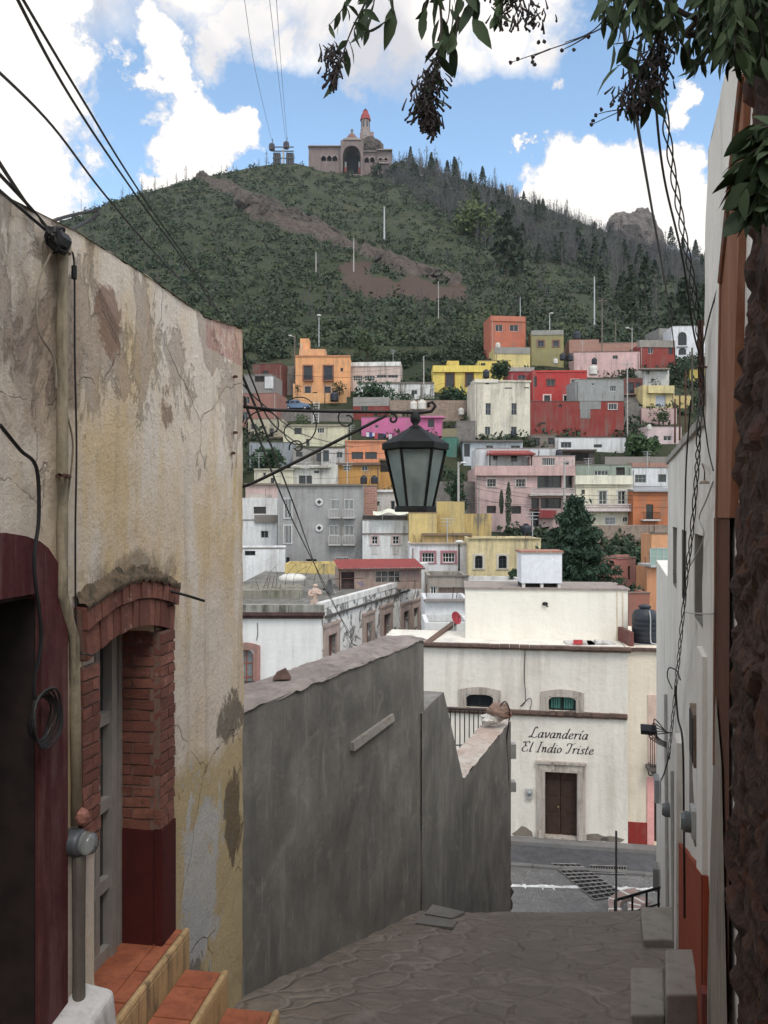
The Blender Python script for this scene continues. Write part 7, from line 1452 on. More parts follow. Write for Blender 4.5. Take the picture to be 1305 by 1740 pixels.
q = MB(); q.tube([c0+Vector((0,0,zb_)), c0+Vector((0,0,zb_+.12))], .03, 10); q.blob(c0+Vector((0,0,zb_+.19)), .045, .045, .08, 10, 0); q.build('bulb_holder', BLACK, sl_)
for x, y in ((402,735),(398,770),(402,640)): q = MB(); q.tube([LW.at(x-4,y,.0), LW.at(x,y,.05)], .012, 5); q.build('wall_pin', RUST, bkt)
q = MB(); q.tube([W(398,790,YL-.03), W(396,900,YL-.03)], .016, 6); q.build('wall_strap', RUST, sl_)
# ---- grey rendered wall that steps down
m, nt, N, L, b = newmat('grey_render'); tc = N.new('ShaderNodeTexCoord'); co = tc.outputs['Object']
c = mixc(N, L, rmp(N, L, nz(N, L, co, 1.1, 7, .6, .6), .3, .7), (.105,.100,.090), (.25,.238,.215)); s = nz(N, L, co, 3.4, 8, .65, .6, (1.2,1.2,.3)); c = mixc(N, L, mth(N, L, 'MULTIPLY', rmp(N, L, s, .42, .66), .6), c, (.095,.095,.09)); p_ = nz(N, L, co, 2.3, 9, .7, 1.2); c = mixc(N, L, mth(N, L, 'MULTIPLY', rmp(N, L, p_, .55, .62), .35), c, (.3,.285,.26)); p2 = nz(N, L, co, 16, 6, .75); c = mixc(N, L, mth(N, L, 'MULTIPLY', rmp(N, L, p2, .6, .72), .5), c, (.06,.058,.053)); s2 = nz(N, L, co, 6, 6, .6, .3, (1.5,1.5,.22)); c = mixc(N, L, mth(N, L, 'MULTIPLY', rmp(N, L, s2, .58, .7), .5), c, (.3,.29,.27))
sx = N.new('ShaderNodeSeparateXYZ'); L.new(co, sx.inputs[0]); c = mixc(N, L, mth(N, L, 'MULTIPLY', rmp(N, L, mth(N, L, 'ADD', sx.outputs[2], nz(N, L, co, 2, 4, .6)), -2.9, -4.2), .5), c, (.14,.12,.08))
L.new(c, b.inputs['Base Color']); b.inputs['Roughness'].default_value = .9; bump(N, L, b, mth(N, L, 'ADD', nz(N, L, co, 9, 9, .75), mth(N, L, 'MULTIPLY', nz(N, L, co, 1.5, 4, .5), 2)), .012, 1); GREY = m
CAP = rockmat((.20,.165,.15), (.31,.27,.245), (.12,.10,.09), 3, 'wall_capping', .02)
gwl = root('grey_wall', (-.3, 8.6, -4.5), 'dark grey rendered wall stepping down along the left of the alley', 'wall')
G1 = Fr(-1.16, 6.75, 1.685, 3.75); L1 = math.hypot(1.685, 3.75)
def gdisp(a, z): return .02*noise.noise(Vector((a*1.1, z*1.1, 7)))+.006*noise.noise(Vector((a*5, z*5, 3)))
zT = -1.68; q = MB(); grid_wall(q, G1, [-.15]+[.06*i for i in range(1, int(L1/.06)+1)]+[L1], [-6+.08*i for i in range(54)]+[zT], [], 0, gdisp); q.quad(G1.p(L1,-6,0), G1.p(L1,-6,-.5), G1.p(L1,zT,-.5), G1.p(L1,zT,0)); q.build('upper_wall', GREY, gwl, True)
q = MB(); n = 60; m2 = 9                                     # broad crumbling top
for i in range(n+1):
    for j in range(m2+1):
        a = -.25+(L1+.3)*i/n; o = .02-.62*j/m2+(.02*noise.noise(Vector((a*4,j,0)))); z = zT+.015+.03*noise.noise(Vector((a*3, o*4, 0)))+.02*noise.noise(Vector((a*11, o*9, 2)))-(.02 if j == 0 else 0)-(.05 if j == m2 else 0); q.v.append(G1.p(a, z, o))
for i in range(n):
    for j in range(m2): a = i*(m2+1)+j; q.f.append((a, a+m2+1, a+m2+2, a+1))
q.build('wall_top', CAP, gwl, True); q = MB(); q.quad(G1.p(L1,-9,-.55), G1.p(-.2,-9,-.55), G1.p(-.2,zT,-.55), G1.p(L1,zT,-.55)); q.build('back_face', GREY, gwl)
# second, raking part and third part, lower
B0 = G1.p(L1, 0, 0); N0 = W(787, 1325, 13.0); E0 = W(868, 1225, 16.6); z3 = -4.375
G2 = Fr(B0.x, B0.y, N0.x-B0.x, N0.y-B0.y); L2 = math.hypot(N0.x-B0.x, N0.y-B0.y); a2, z2 = G2.ray(754, 1176)
q = MB(); T = [(-.1, z2+.0), (a2*.5, z2+.02), (a2, z2), (L2, z3)]
for (p, r) in zip(T, T[1:]):
    q.quad(G2.p(p[0],-12,0), G2.p(r[0],-12,0), G2.p(r[0],r[1],0), G2.p(p[0],p[1],0)); q.quad(G2.p(p[0],p[1],0), G2.p(r[0],r[1],0), G2.p(r[0],r[1],-.35), G2.p(p[0],p[1],-.35)); q.quad(G2.p(r[0],-12,-.35), G2.p(p[0],-12,-.35), G2.p(p[0],p[1],-.35), G2.p(r[0],r[1],-.35))
q.build('raking_wall', GREY, gwl)
G3 = Fr(N0.x, N0.y, E0.x-N0.x, E0.y-N0.y); L3 = math.hypot(E0.x-N0.x, E0.y-N0.y); q = MB(); grid_wall(q, G3, [.1*i for i in range(int(L3/.1)+1)]+[L3], [-12, -10, -8, -6, z3], [], 0, gdisp); q.quad(G3.p(L3,-12,0), G3.p(L3,-12,-.45), G3.p(L3,z3,-.45), G3.p(L3,z3,0)); q.quad(G3.p(L3,-12,-.45), G3.p(0,-12,-.45), G3.p(0,z3,-.45), G3.p(L3,z3,-.45)); q.build('lower_wall', GREY, gwl, True)
q = MB(); n = 40
for i in range(n+1):
    for j in range(8): a = L3*i/n; o = .01-.5*j/7; q.v.append(G3.p(a, z3+.02+.035*noise.noise(Vector((a*3, o*6, 9)))+.03*noise.noise(Vector((a*9, o*9, 9))), o))
for i in range(n):
    for j in range(7): a = i*8+j; q.f.append((a, a+8, a+9, a+1))
q.build('lower_wall_top', rockmat(lin((186,180,170)), lin((166,146,134)), lin((130,122,112)), 2.2, 'white_capping', .02), gwl, True)
a, z = G1.ray(598, 1268, .02); a_1, z_1 = G1.ray(667, 1218, .02); q = MB(); q.hexa([G1.p(a,z-.05,.05), G1.p(a_1,z_1-.045,.05), G1.p(a_1,z_1-.045,-.02), G1.p(a,z-.05,-.02), G1.p(a,z+.04,.04), G1.p(a_1,z_1+.04,.04), G1.p(a_1,z_1+.04,-.02), G1.p(a,z+.04,-.02)]); o = q.build('stone_ledge', rockmat((.26,.24,.21), (.34,.31,.28), (.16,.15,.13), 5, 'ledge_stone', .02), gwl)
pb = G1.p(1.1, zT+.03, -.33); q = MB(); k = len(q.v); q.v += [pb+Vector(p) for p in ((-.09,-.07,0),(.09,-.06,0),(.08,.08,0),(-.08,.08,0),(-.05,-.03,.07),(.04,-.02,.1),(.03,.03,.1),(-.03,.03,.06))]; q.f += [(0,1,5,4),(1,2,6,5),(2,3,7,6),(3,0,4,7),(4,5,6,7),(3,2,1,0)]
tag(q.build('loose_stone', flat((.13,.08,.07), .9, 0, .3, 12), None, loc=pb), 'small reddish pointed stone lying on top of the grey wall', 'stone')
wire([W(600,1095,9.9), W(640,1107,10.2), W(668,1100,10.4), W(690,1086,10.6)], 'thin cable lying on top of the grey wall', .008)
# rubble and sack at the end of the lower wall
for i, (x, y, s_, col, lab) in enumerate([(833,1222,.16,(.5,.48,.44),'white plaster lump on the end of the lower grey wall'),(848,1207,.2,(.2,.13,.1),'brown stone perched on the end of the lower grey wall'),(842,1216,.15,(.45,.4,.38),'pale stone under the brown one on the lower wall end'),(856,1212,.14,(.28,.13,.1),'reddish brick lump at the wall end')]):
    p = W(x, y, 16.1); q = MB(); q.blob(p, s_*1.25, s_, s_*.75, 10, .25); tag(q.build('rubble_stone', rockmat(col, tuple(c*1.3 for c in col), tuple(c*.6 for c in col), 6, 'rubble', .03), None, False, loc=p), lab, 'stone')
wire([W(846,1205,16), W(858,1192,16), W(866,1212,16), W(861,1260,16.2), W(864,1330,16.4), W(860,1400,16.5)], 'dark cable looping over the end of the lower grey wall', .014)
for x, y in ((862,1268),(864,1285),(861,1330),(862,1380)): pass
q = MB(); 
for i, (y, s_) in enumerate(((1480,.16),(1495,.2),(1515,.26),(1535,.24))): q.blob(W(858, y, 16.8), s_*.6, s_*.6, s_*.8, 10, .3)
tag(q.build('rough_stones', rockmat((.09,.08,.07), (.16,.14,.12), (.05,.045,.04), 5, 'rubble2', .05), None, loc=W(858,1535,16.8)), 'rough dark stones bulging from the far foot of the lower wall', 'stone')
for i, (y, hh_) in enumerate(((1275, .3), (1335, .2))):
    q = MB(); p = W(866, y, 16.7); q.box(p.x-.05, p.x+.12, p.y-.1, p.y+.1, p.z-hh_/2, p.z+hh_/2); tag(q.build('wall_fitting', flat((.3,.3,.28), .7), None, loc=p), ('upper','lower')[i]+' small fitting on the far end of the lower grey wall', 'fitting')
# garden railing behind the lower wall
rl = root('terrace_railing', W(800, 1265, 20), 'black iron railing behind the notch of the grey wall', 'railing'); q = MB(); p0, p1 = W(757, 1204, 19), W(842, 1207, 20.5)
for i in range(12): a = p0.lerp(p1, i/11); q.tube([a, a-Vector((0,0,.95))], .014, 5)
q.build('baluster', IRON, rl); q = MB(); q.tube([p0, p1], .02, 5); q.tube([p0-Vector((0,0,.88)), p1-Vector((0,0,.88))], .016, 5); q.build('rail', IRON, rl)
# slab lids in the paving
for i, P in enumerate((((722,1557),(768,1565),(790,1554),(735,1541)), ((706,1573),(769,1581),(778,1569),(722,1560)))):
    pts = []
    for (x, y) in P: Y = 2.0*F/(y-CY-.31*F) if y-CY-.31*F > 0 else 10; pts.append(W(x, y, min(Y, 10.3)))
    q = MB(); up = Vector((0,0,.035)); q.hexa([p-up for p in pts]+[p+up for p in pts]); tag(q.build('stone_lid', plaster((.2,.19,.175), 4, .5), None, loc=pts[0]), ('upper','lower')[i]+' of two grey stone lids set in the paving by the grey wall', 'slab')
# ------------------------------------------------------------------ right side of the alley
def rY(px): return .545/((px-CX)/F-.303)
RW = Fr(.545+.303*14, 14, -.303, -1)          # a grows towards the viewer
def b_of(Y): return (14-Y)/abs(RW.dy)
m, nt, N, L, b = newmat('white_limewash'); tc = N.new('ShaderNodeTexCoord'); co = tc.outputs['Object']
c = mixc(N, L, rmp(N, L, nz(N, L, co, 1.4, 7, .6, .3), .3, .7), lin((212,206,197)), lin((228,223,214))); s = nz(N, L, co, 3, 8, .65, .2, (1,1,.15)); c = mixc(N, L, mth(N, L, 'MULTIPLY', rmp(N, L, s, .5, .72), .6), c, lin((150,144,136)))
fl = nz(N, L, co, 9, 8, .75, .4, (1,1,.5)); f = rmp(N, L, fl, .66, .685); c = mixc(N, L, f, c, lin((88,80,72))); L.new(c, b.inputs['Base Color']); b.inputs['Roughness'].default_value = .95
bump(N, L, b, mth(N, L, 'SUBTRACT', mth(N, L, 'ADD', nz(N, L, co, 10, 8, .75), mth(N, L, 'MULTIPLY', nz(N, L, co, 1.5, 4, .5), 2)), f), .015, .9); RWM = m
TERR = plaster(lin((132,88,66)), 2, .6, (.3,.16,.1), .12)
ORG_ = plaster(lin((150,68,44)), 2, .6, (.2,.08,.05), .12)
rh = root('right_house', (4, 8, -3), 'long whitewashed wall with deep slot windows and orange dado along the right', 'house')
def rdisp(a, z): return .02*noise.noise(Vector((a*.9, z*.9, 21)))+.006*noise.noise(Vector((a*5, z*4, 23)))
WIN = [(b_of(Y1), b_of(Y0), -.82, -.165) for Y0, Y1 in ((5.47,6.22),(6.88,7.62),(8.28,9.0))]
a5, aT = b_of(10.0), b_of(5.47); q = MB()
low = [b_of(10.0)+.08*i for i in range(int((b_of(2.2)-b_of(10))/.08)+1)]; zz = [-7+.1*i for i in range(76)]
grid_wall(q, RW, low, [z for z in zz if z < .60]+[.62], WIN, 0, rdisp, .3, True)
q.quad(RW.p(a5,-7,0), RW.p(a5,.62,0), RW.p(a5,.62,-3), RW.p(a5,-7,-3)); q.quad(RW.p(a5,.62,0), RW.p(aT,.62,0), RW.p(aT,.62,-3), RW.p(a5,.62,-3)); q.build('wall', RWM, rh, True)
for (w0, w1, v0, v1) in WIN:  # slot linings greyed: shade of the deep reveals put into the plaster colour
    q = MB(); q.fbox(RW, w0+.0, w0+.012, v0, v1, -.29, -.004); q.fbox(RW, w0+.0121, w1-.0121, v0, v0+.012, -.29, -.004); q.fbox(RW, w0+.0121, w1-.0121, v0+.0121, v1, -.295, -.27); q.build('reveal_shade', plaster(lin((140,136,130)), 3, .6), rh)
q = MB(); n = 40
for i in range(n): 
    a0 = a5-.05+(aT-a5)*i/n; a1 = a5-.05+(aT-a5)*(i+1)/n; q.fbox(RW, a0, a1+.002, .60, .66+.02*noise.noise(Vector((a0*3,0,0))), -.3, .03)
q.build('wall_head', plaster(lin((170,165,158)), 4, .8), rh)
# far, lower stretch
q = MB(); aF = b_of(14.2); z_ = -.86
grid_wall(q, RW, [aF, a5], [-13, z_], [], -.02, None); q.quad(RW.p(aF,z_,-.02), RW.p(a5,z_,-.02), RW.p(a5,z_,-3), RW.p(aF,z_,-3)); q.quad(RW.p(aF,-13,-.02), RW.p(aF,z_,-.02), RW.p(aF,z_,-3), RW.p(aF,-13,-3)); q.build('far_wall', RWM, rh)
q = MB(); aG = b_of(19.5); q.quad(RW.p(aG,-13,-.6), RW.p(aF,-13,-.6), RW.p(aF,-1.6,-.6), RW.p(aG,-1.6,-.6)); q.quad(RW.p(aG,-13,-.6), RW.p(aG,-1.6,-.6), RW.p(aG,-1.6,-4), RW.p(aG,-13,-4)); q.quad(RW.p(aG,-1.6,-.6), RW.p(aF,-1.6,-.6), RW.p(aF,-1.6,-4), RW.p(aG,-1.6,-4)); q.build('lower_house_wall', plaster(lin((200,180,172)), 1, .5), rh)
q = MB(); q.fbox(RW, b_of(14.2)-.1, b_of(14.2)+.35, -3.9, -3.83, -.02, .25); q.build('bracket_shelf', BLACK, rh)
# tall part, leaning slightly outward at the top
q = MB(); aL_ = [aT+.07*i for i in range(int((b_of(2.3)-aT)/.07)+1)]; ZT = [.6+.1*i for i in range(30)]; zt_ = RW.ray(1235, 118)[1]
ZT = [z for z in ZT if z < zt_]+[zt_]; grid_wall(q, RW, aL_, ZT, [], 0, rdisp); q.quad(RW.p(aT,.6,0), RW.p(aT,zt_,0), RW.p(aT,zt_,-3), RW.p(aT,.6,-3)); q.quad(RW.p(aT,zt_,0), RW.p(aL_[-1],zt_,0), RW.p(aL_[-1],zt_,-3), RW.p(aT,zt_,-3))
for v in q.v: k = max(0, v.z-.6); a = (v.x-RW.ox)*RW.dx+(v.y-RW.oy)*RW.dy; s_ = max(0, 1-(a-aT)/1.2); v.x += RW.dx*.16*k*s_; v.y += RW.dy*.16*k*s_
q.build('tall_wall', RWM, rh, True)
# orange dado following the slope, pilasters, painted niche shading
aD0, aD1 = b_of(7.95), b_of(5.14); q = MB(); q.hexa([RW.p(a,z,o) for a, z, o in ((aD0,-5,.03),(aD1,-4.2,.03),(aD1,-4.2,-.02),(aD0,-5,-.02),(aD0,-3.28,.03),(aD1,-2.36,.03),(aD1,-2.36,-.02),(aD0,-3.28,-.02))]); q.build('orange_dado', ORG_, rh)
q = MB(); q.fbox(RW, b_of(5.62), b_of(5.20), -4.4, -.95, -.02, .035); q.build('pilaster', RWM, rh)
q = MB(); q.hexa([RW.p(a,z,o) for a, z, o in ((b_of(5.625),-4.4,.042),(b_of(5.195),-4.4,.042),(b_of(5.195),-4.4,-.02),(b_of(5.625),-4.4,-.02),(b_of(5.625),-2.52,.042),(b_of(5.195),-2.38,.042),(b_of(5.195),-2.38,-.02),(b_of(5.625),-2.52,-.02))]); q.build('orange_base', ORG_, rh)
q = MB(); q.fbox(RW, b_of(7.9), b_of(7.55), -5.2, -2.2, -.02, .05); q.build('pilaster', RWM, rh)
q = MB(); q.hexa([RW.p(a,z,o) for a, z, o in ((b_of(6.55),-2.6,.012),(b_of(6.05),-2.55,.012),(b_of(6.05),-2.55,-.02),(b_of(6.55),-2.6,-.02),(b_of(6.55),-1.9,.012),(b_of(6.45),-1.9,.012),(b_of(6.45),-1.9,-.02),(b_of(6.55),-1.9,-.02))]); q.build('niche_shade', plaster(lin((128,124,118)), 3), rh)  # shading of a triangular niche put into a flat grey patch, no recess
# terracotta panel with dark rim, on the near part
q = MB(); P = [RW.at(x, y, .03) for x, y in ((1217,880),(1240,880),(1250,560),(1266,120),(1262,128),(1224,480))]; B_ = [p-Vector((RW.nx, RW.ny, 0))*.05 for p in P]; q.quad(*P)
for i in range(len(P)): j = (i+1) % len(P); q.quad(P[i], B_[i], B_[j], P[j])
q.build('terracotta_panel', TERR, rh)
q = MB(); q.tube([RW.at(x, y, .035) for x, y in ((1262,128),(1243,300),(1225,480))], .018, 6); q.build('brown_rim', plaster(lin((120,78,58)), 4, .6), rh)
q = MB(); q.tube([RW.at(x, y, .035) for x, y in ((1224,480),(1220,700),(1217,880),(1214,1100),(1213,1300))], .007, 6); q.build('edge_bead', plaster(lin((150,110,90)), 4, .6), rh)
q = MB(); q.quad(*[RW.at(x, y, .02) for x, y in ((1213,880),(1213,1740),(1238,1740),(1240,880))]); q.build('brown_panel', plaster(lin((104,66,50)), 4, .6, (.05,.03,.025), .3), rh)
q = MB(); q.quad(*[RW.at(x, y, .032) for x, y in ((1206,1480),(1200,1760),(1236,1760),(1226,1300),(1216,1180))]); q.build('grey_strip', plaster(lin((158,148,136)), 3, .8), rh)  # plaster strip with the shadow on this stretch put into its darker colour
q = MB(); q.fbox(RW, b_of(4.93)-.1, b_of(4.93), -3.9, -3.0, 0, .06); q.build('red_base_strip', plaster((.2,.04,.03), 4, .3), rh)
# rubble stone wall at the right edge
sw = root('rubble_wall', (1.6, 3, -3), 'rough dark brown rubble stone wall filling the right edge', 'wall')
EDG = [(-4.5,3.3),(-2.2,3.35),(-1.1,3.5),(-.35,3.4),(-.07,3.36),(.4,3.3),(.69,3.1),(1.13,2.97),(1.67,2.95),(2.6,2.9)]
m, nt, N, L, b = newmat('rubble_stone'); tc = N.new('ShaderNodeTexCoord'); co = tc.outputs['Object']
vv = N.new('ShaderNodeTexVoronoi'); vv.inputs['Scale'].default_value = 4.2; mp = N.new('ShaderNodeMapping'); mp.inputs['Scale'].default_value = (1,1,1.8); L.new(co, mp.inputs[0]); L.new(mp.outputs[0], vv.inputs['Vector']); sp = N.new('ShaderNodeSeparateColor'); L.new(vv.outputs['Color'], sp.inputs[0])
c = mixc(N, L, rmp(N, L, sp.outputs[0], .2, .9), lin((74,54,46)), lin((112,84,70))); c = mixc(N, L, rmp(N, L, sp.outputs[1], .75, .85), c, lin((112,72,54))); c = mixc(N, L, rmp(N, L, nz(N, L, co, 7, 9, .75, .5), .42, .68), c, lin((58,44,38))); c = mixc(N, L, mth(N, L, 'MULTIPLY', rmp(N, L, nz(N, L, co, 12, 8, .7), .62, .75), .5), c, lin((176,158,138)))
L.new(c, b.inputs['Base Color']); b.inputs['Roughness'].default_value = .95; bump(N, L, b, nz(N, L, co, 14, 9, .8, .5), .05, 1)
q = MB(); ZS = [-4.4+.028*i for i in range(252)]; NA = 74
idx = []
for z in ZS:
    e = lerp_tab(EDG, z)+.05*noise.noise(Vector((z*2.3, 0, 9)))+.03*noise.noise(Vector((z*7, 3, 9)))
    row = []
    for i in range(NA+1):
        t = i/NA; a = b_of(e)+t*(b_of(1.9)-b_of(e)); P = Vector((a*4.2, z*7.2, 0)); P += Vector((noise.noise(P*.6), noise.noise(P*.6+Vector((9,9,9))), 0))*.7
        d, pts = noise.voronoi(P*.9); edge = min(1, (d[1]-d[0])*3.2); cell = noise.noise(pts[0]*3.7)
        o = .02+.05*(edge**.5)+.035*cell*edge+.012*noise.noise(Vector((a*14, z*14, 4)))+.008*noise.noise(Vector((a*33, z*33, 4)))
        if i == 0: o = -.03
        row.append(len(q.v)); q.v.append(RW.p(a, z, o+.02))
    idx.append(row)
for r0, r1 in zip(idx, idx[1:]):
    for i in range(NA): q.f.append((r0[i], r0[i+1], r1[i+1], r1[i]))
q.build('stonework', m, sw, False)
q = MB(); A_ = RW.p(b_of(1.93),0,.03); B_ = RW.p(b_of(3.3),0,.03); T_ = lambda p, z, dx=0: Vector((p.x+dx, p.y, z)); q.quad(T_(A_,-4.4), T_(A_,-4.4,3), T_(A_,2.64,3), T_(A_,2.64)); q.quad(T_(A_,2.64), T_(A_,2.64,3), T_(B_,2.64,3), T_(B_,2.64)); q.build('wall_end', m, sw)
sy = root('side_wall', (4.2,-2,-2), 'plastered side wall of the widening beside the viewer', 'wall'); q = MB(); q.box(4.2, 4.5, -6, 1.9, -3.2, 2.0); q.build('wall', plaster((.4,.36,.3), 1), sy)
# unseen house added behind the viewer to shade the alley floor
bh = root('shade_house', (0,-5,-2), 'plastered house added unseen behind the viewer to shade the alley floor', 'house'); q = MB(); q.box(-6, 6, -8, -5.2, -2.4, 2.2); q.build('wall', plaster((.4,.36,.3), 1), bh)
# stone step slabs against the right wall
SLAB = rockmat((.24,.215,.18), (.31,.285,.25), (.15,.135,.12), 2.5, 'step_slab', .01)
for i, (x0f, Y0, Y1, z, lab, th) in enumerate(((.326, 8.42, 9.12, -4.53, 'farthest of three stone step slabs by the orange wall base', .16), (.354, 5.5, 6.08, -3.34, 'highest of three stone step slabs against the right wall', .5), (.31, 5.72, 6.32, -3.62, 'lowest and nearest to the middle of three stone step slabs', .25))):
    q = MB(); xr = (lambda Y: gxr(Y)+.02) if i < 2 else (lambda Y: .3525*Y); P = [(x0f*Y0,Y0),(xr(Y0),Y0),(xr(Y1),Y1),((x0f if i else x0f-.004)*Y1,Y1)]
    q.hexa([Vector((x,y,z-th)) for x, y in P]+[Vector((x+.01*random.random(),y,z)) for x, y in P]); st = root('step_slab', Vector((*P[0], z)), lab, 'step', 'stone step slabs by the right wall'); o = q.build('slab', SLAB, st); bv = o.modifiers.new('bevel', 'BEVEL'); bv.width = .018; bv.segments = 3
    q = MB(); C_x = sum(p[0] for p in P)/4; C_y = sum(p[1] for p in P)/4; q.hexa([Vector((C_x+(x-C_x)*.94, C_y+(y-C_y)*.94, z-1.2)) for x, y in P]+[Vector((C_x+(x-C_x)*.94, C_y+(y-C_y)*.94, z-th+.001)) for x, y in P]); q.build('footing', plaster((.12,.1,.085), 4, .8), st)
# stair railing
hr = root('stair_railing', W(1085, 1550, 11.4), 'low black iron railing with tall thin pole at the head of the stairs', 'railing'); z0 = -5.52; p0 = W(1045, 1530, 11.3); p1 = Vector((gxr(11.68)-.03, 11.68, -5.52)); q = MB(); q.tube([p0, p1], .02, 6); q.tube([p0-Vector((0,0,.24)), p1-Vector((0,0,.24))], .014, 6); q.build('rail', BLACK, hr)
for t in (.0, .38, .7, .97): q = MB(); a = p0.lerp(p1, t); q.tube([a, a-Vector((0,0,.75))], .016, 6); q.build('post', BLACK, hr)
q = MB(); a = W(1047, 1412, 11.25); q.tube([a, a-Vector((0,0,2.0))], .016, 6); q.build('tall_pole', flat((.1,.1,.1), .6), hr)
# meters, boxes, shutter on the wall
def wallbox(x, y, w_, h_, o, label, col, glass=False, name='electric_meter', cat='meter'):
    a, z = RW.ray(x, y); rt = root(name, RW.p(a, z, o/2), label, cat); q = MB(); q.fbox(RW, a-w_/2, a+w_/2, z-h_/2, z+h_/2, 0, o*.6); q.build('back_box', plaster(col, 4, .4), rt)
    if glass: q = MB(); disc(q, RW.p(a, z-.01, o*.6), [(w_*.42,0),(w_*.42,o*.5),(w_*.3,o*.8)], Vector((RW.nx, RW.ny, 0))); q.build('glass_cover', glassmat((.12,.13,.13), .15), rt)
    return rt
wallbox(1148,1376,.18,.14,.10,'farther of two glass fronted meters on the right wall',(.5,.5,.48),True); wallbox(1187,1396,.18,.2,.09,'nearer of two glass fronted meters, above the orange dado',(.45,.45,.43),True)
wallbox(1120,1340,.34,.36,.12,'grey junction box far down on the right wall',(.3,.31,.31),False,'junction_box','box'); wallbox(1119,1490,.3,.36,.14,'low grey box near the foot of the far right wall',(.25,.25,.24),False,'junction_box','box')
a, z = RW.ray(1192, 1270); rt = root('wooden_shutter', RW.p(a, z, .1), 'weathered wooden shutter leaning out on the right wall', 'shutter'); q = MB(); a0 = b_of(5.98); z0, z1 = -1.83, -1.45; P0 = RW.p(a0, 0, 0); fX = Fr(P0.x, P0.y, RW.nx, RW.ny) 
q.box(0,0,0,0,0,0) if False else None
q.fbox(RW, b_of(6.02), b_of(5.66), z0, z1, .0, .05); q.build('frame', rockmat((.16,.11,.075), (.24,.18,.13), (.08,.055,.04), 9, 'old_wood', .01), rt); q = MB(); q.fbox(RW, b_of(5.99), b_of(5.69), z0+.03, z1-.03, .01, .056); q.build('panel', flat((.02,.015,.012), .8), rt)
lp = root('wall_lamp', RW.at(1197, 818, .05), 'small rusty enamel lamp shade hanging on the right wall', 'lamp'); c = RW.at(1197, 822, .05); q = MB(); q.lathe(c, [(.030,0),(.031,.006),(.022,.016),(.006,.02),(.005,.035)], 16); q.build('lamp_shade', flat((.32,.26,.2), .6, .2, .4, 20), lp); q = MB(); q.tube(cr([c+Vector((0,0,.03)), c+Vector((0,0,.08)), RW.at(1193,788,.0)], 4), .004, 5); q.build('arm', RUST, lp)
# braided supply cable: three strands round one path
def path(pts, n=14): return cr(pts, n)
PA = path([W(1098,-30,3.0), W(1112,60,3.3), W(1122,135,3.6), W(1140,270,4.0), W(1162,400,4.5), W(1180,500,4.9), W(1189,590,5.2), W(1192,660,5.35)], 16)
PB = path([W(1192,660,5.35), RW.at(1188,730,.12), RW.at(1184,800,.10), RW.at(1176,900,.10), RW.at(1166,985,.09), RW.at(1157,1080,.09), RW.at(1150,1150,.09), RW.at(1142,1230,.08), RW.at(1136,1290,.07)], 14)
bc = root('braided_cable', PA[0], 'loosely braided black power cable coming down from the leaves to the right wall', 'cable')
def strands(P, r0, w_, per, th, k0=0):
    for k in range(3):
        Q = []
        for i, p in enumerate(P):
            t = (P[min(i+1,len(P)-1)]-P[max(i-1,0)]).normalized(); u = t.cross(Vector((0,1,0))).normalized(); v = t.cross(u); s = i/per+k*2.094; r = r0*(1+.35*noise.noise(Vector((i*.11,k,0)))); Q.append(p+u*math.cos(s)*r+v*math.sin(s)*r)
        q = MB(); q.tube(Q, th, 5); q.build('strand', CABLE, bc)
strands(PA, .016, 0, 2.3, .0040); strands(PB, .012, 0, 2.2, .0038)
wire([W(1100,-30,2.9), W(1112,150,3.4), W(1128,300,3.9), W(1160,440,4.5), W(1178,560,5.0), W(1188,600,5.2)], 'single strand hanging loose beside the braided cable', .006)
wire([W(1050,-30,3.6), W(1078,180,5), W(1105,340,7), W(1128,470,10), W(1142,560,14), W(1150,640,20)], 'thin black cable dropping from the leaves down past the big rock', .011)
wire([W(1192,600,5.3), W(1205,540,5.0), W(1222,482,4.7)], 'short straight wire from the rusty post to the terracotta corner', .005)
wire([RW.at(1174,680,.12), RW.at(1166,790,.1), RW.at(1163,905,.06), RW.at(1162,1010,.05)], 'thin black cable hanging to the third slot window', .006)
wire([RW.at(1194,690,.1), RW.at(1203,760,.06), RW.at(1212,800,.05)], 'thin wire slanting to the terracotta edge', .004); wire([RW.at(1212,818,.04), RW.at(1200,850,.05), RW.at(1188,880,.05), RW.at(1196,905,.04), RW.at(1190,930,.03), RW.at(1172,962,.06)], 'loose white wire looping around the nearest slot window', .005, plaster((.5,.48,.45), 4)); 
wire([RW.at(1163,1040,.05), RW.at(1178,1042,.06), RW.at(1212,1043,.05)], 'pale wire tied across below the nearest slot window', .005, plaster((.5,.48,.45), 4)); wire([RW.at(1148,1165,.08), RW.at(1152,1220,.06), RW.at(1160,1262,.05), RW.at(1162,1400,.04), RW.at(1163,1560,.04)], 'black cable running down beside the far pilaster', .009)
wire([RW.at(1142,1170,.15), W(1134,1150,7.4), W(1137,1135,7.3), W(1150,1140,7.2), RW.at(1156,1155,.1)], 'small hooped cable end on the right wall', .006); wire([RW.at(1138,1280,.07), RW.at(1130,1310,.1), RW.at(1124,1325,.1)], 'cable reaching the grey junction box', .008)
for i in range(5): wire([RW.at(1133+2*i,1245,.05), W(1112-2*i,1222+7*i,9.0), W(1116,1250+3*i,9.1), RW.at(1132,1262+2*i,.08)], ('first','second','third','fourth','fifth')[i]+' of the stiff wires curling off the far right wall', .006, grp='curled wires on the right wall')
ps = root('service_pole', W(1192, 640, 5.4), 'rusty service post clamped to the right wall holding the braided cable', 'post'); q = MB(); q.tube([W(1190,545,5.42), W(1192,690,5.42)], .022, 8); q.build('post', RUST, ps); q = MB(); q.tube([W(1185,622,5.4), W(1203,624,5.3), W(1204,618,5.3)], .008, 5); q.build('hook', RUST, ps)
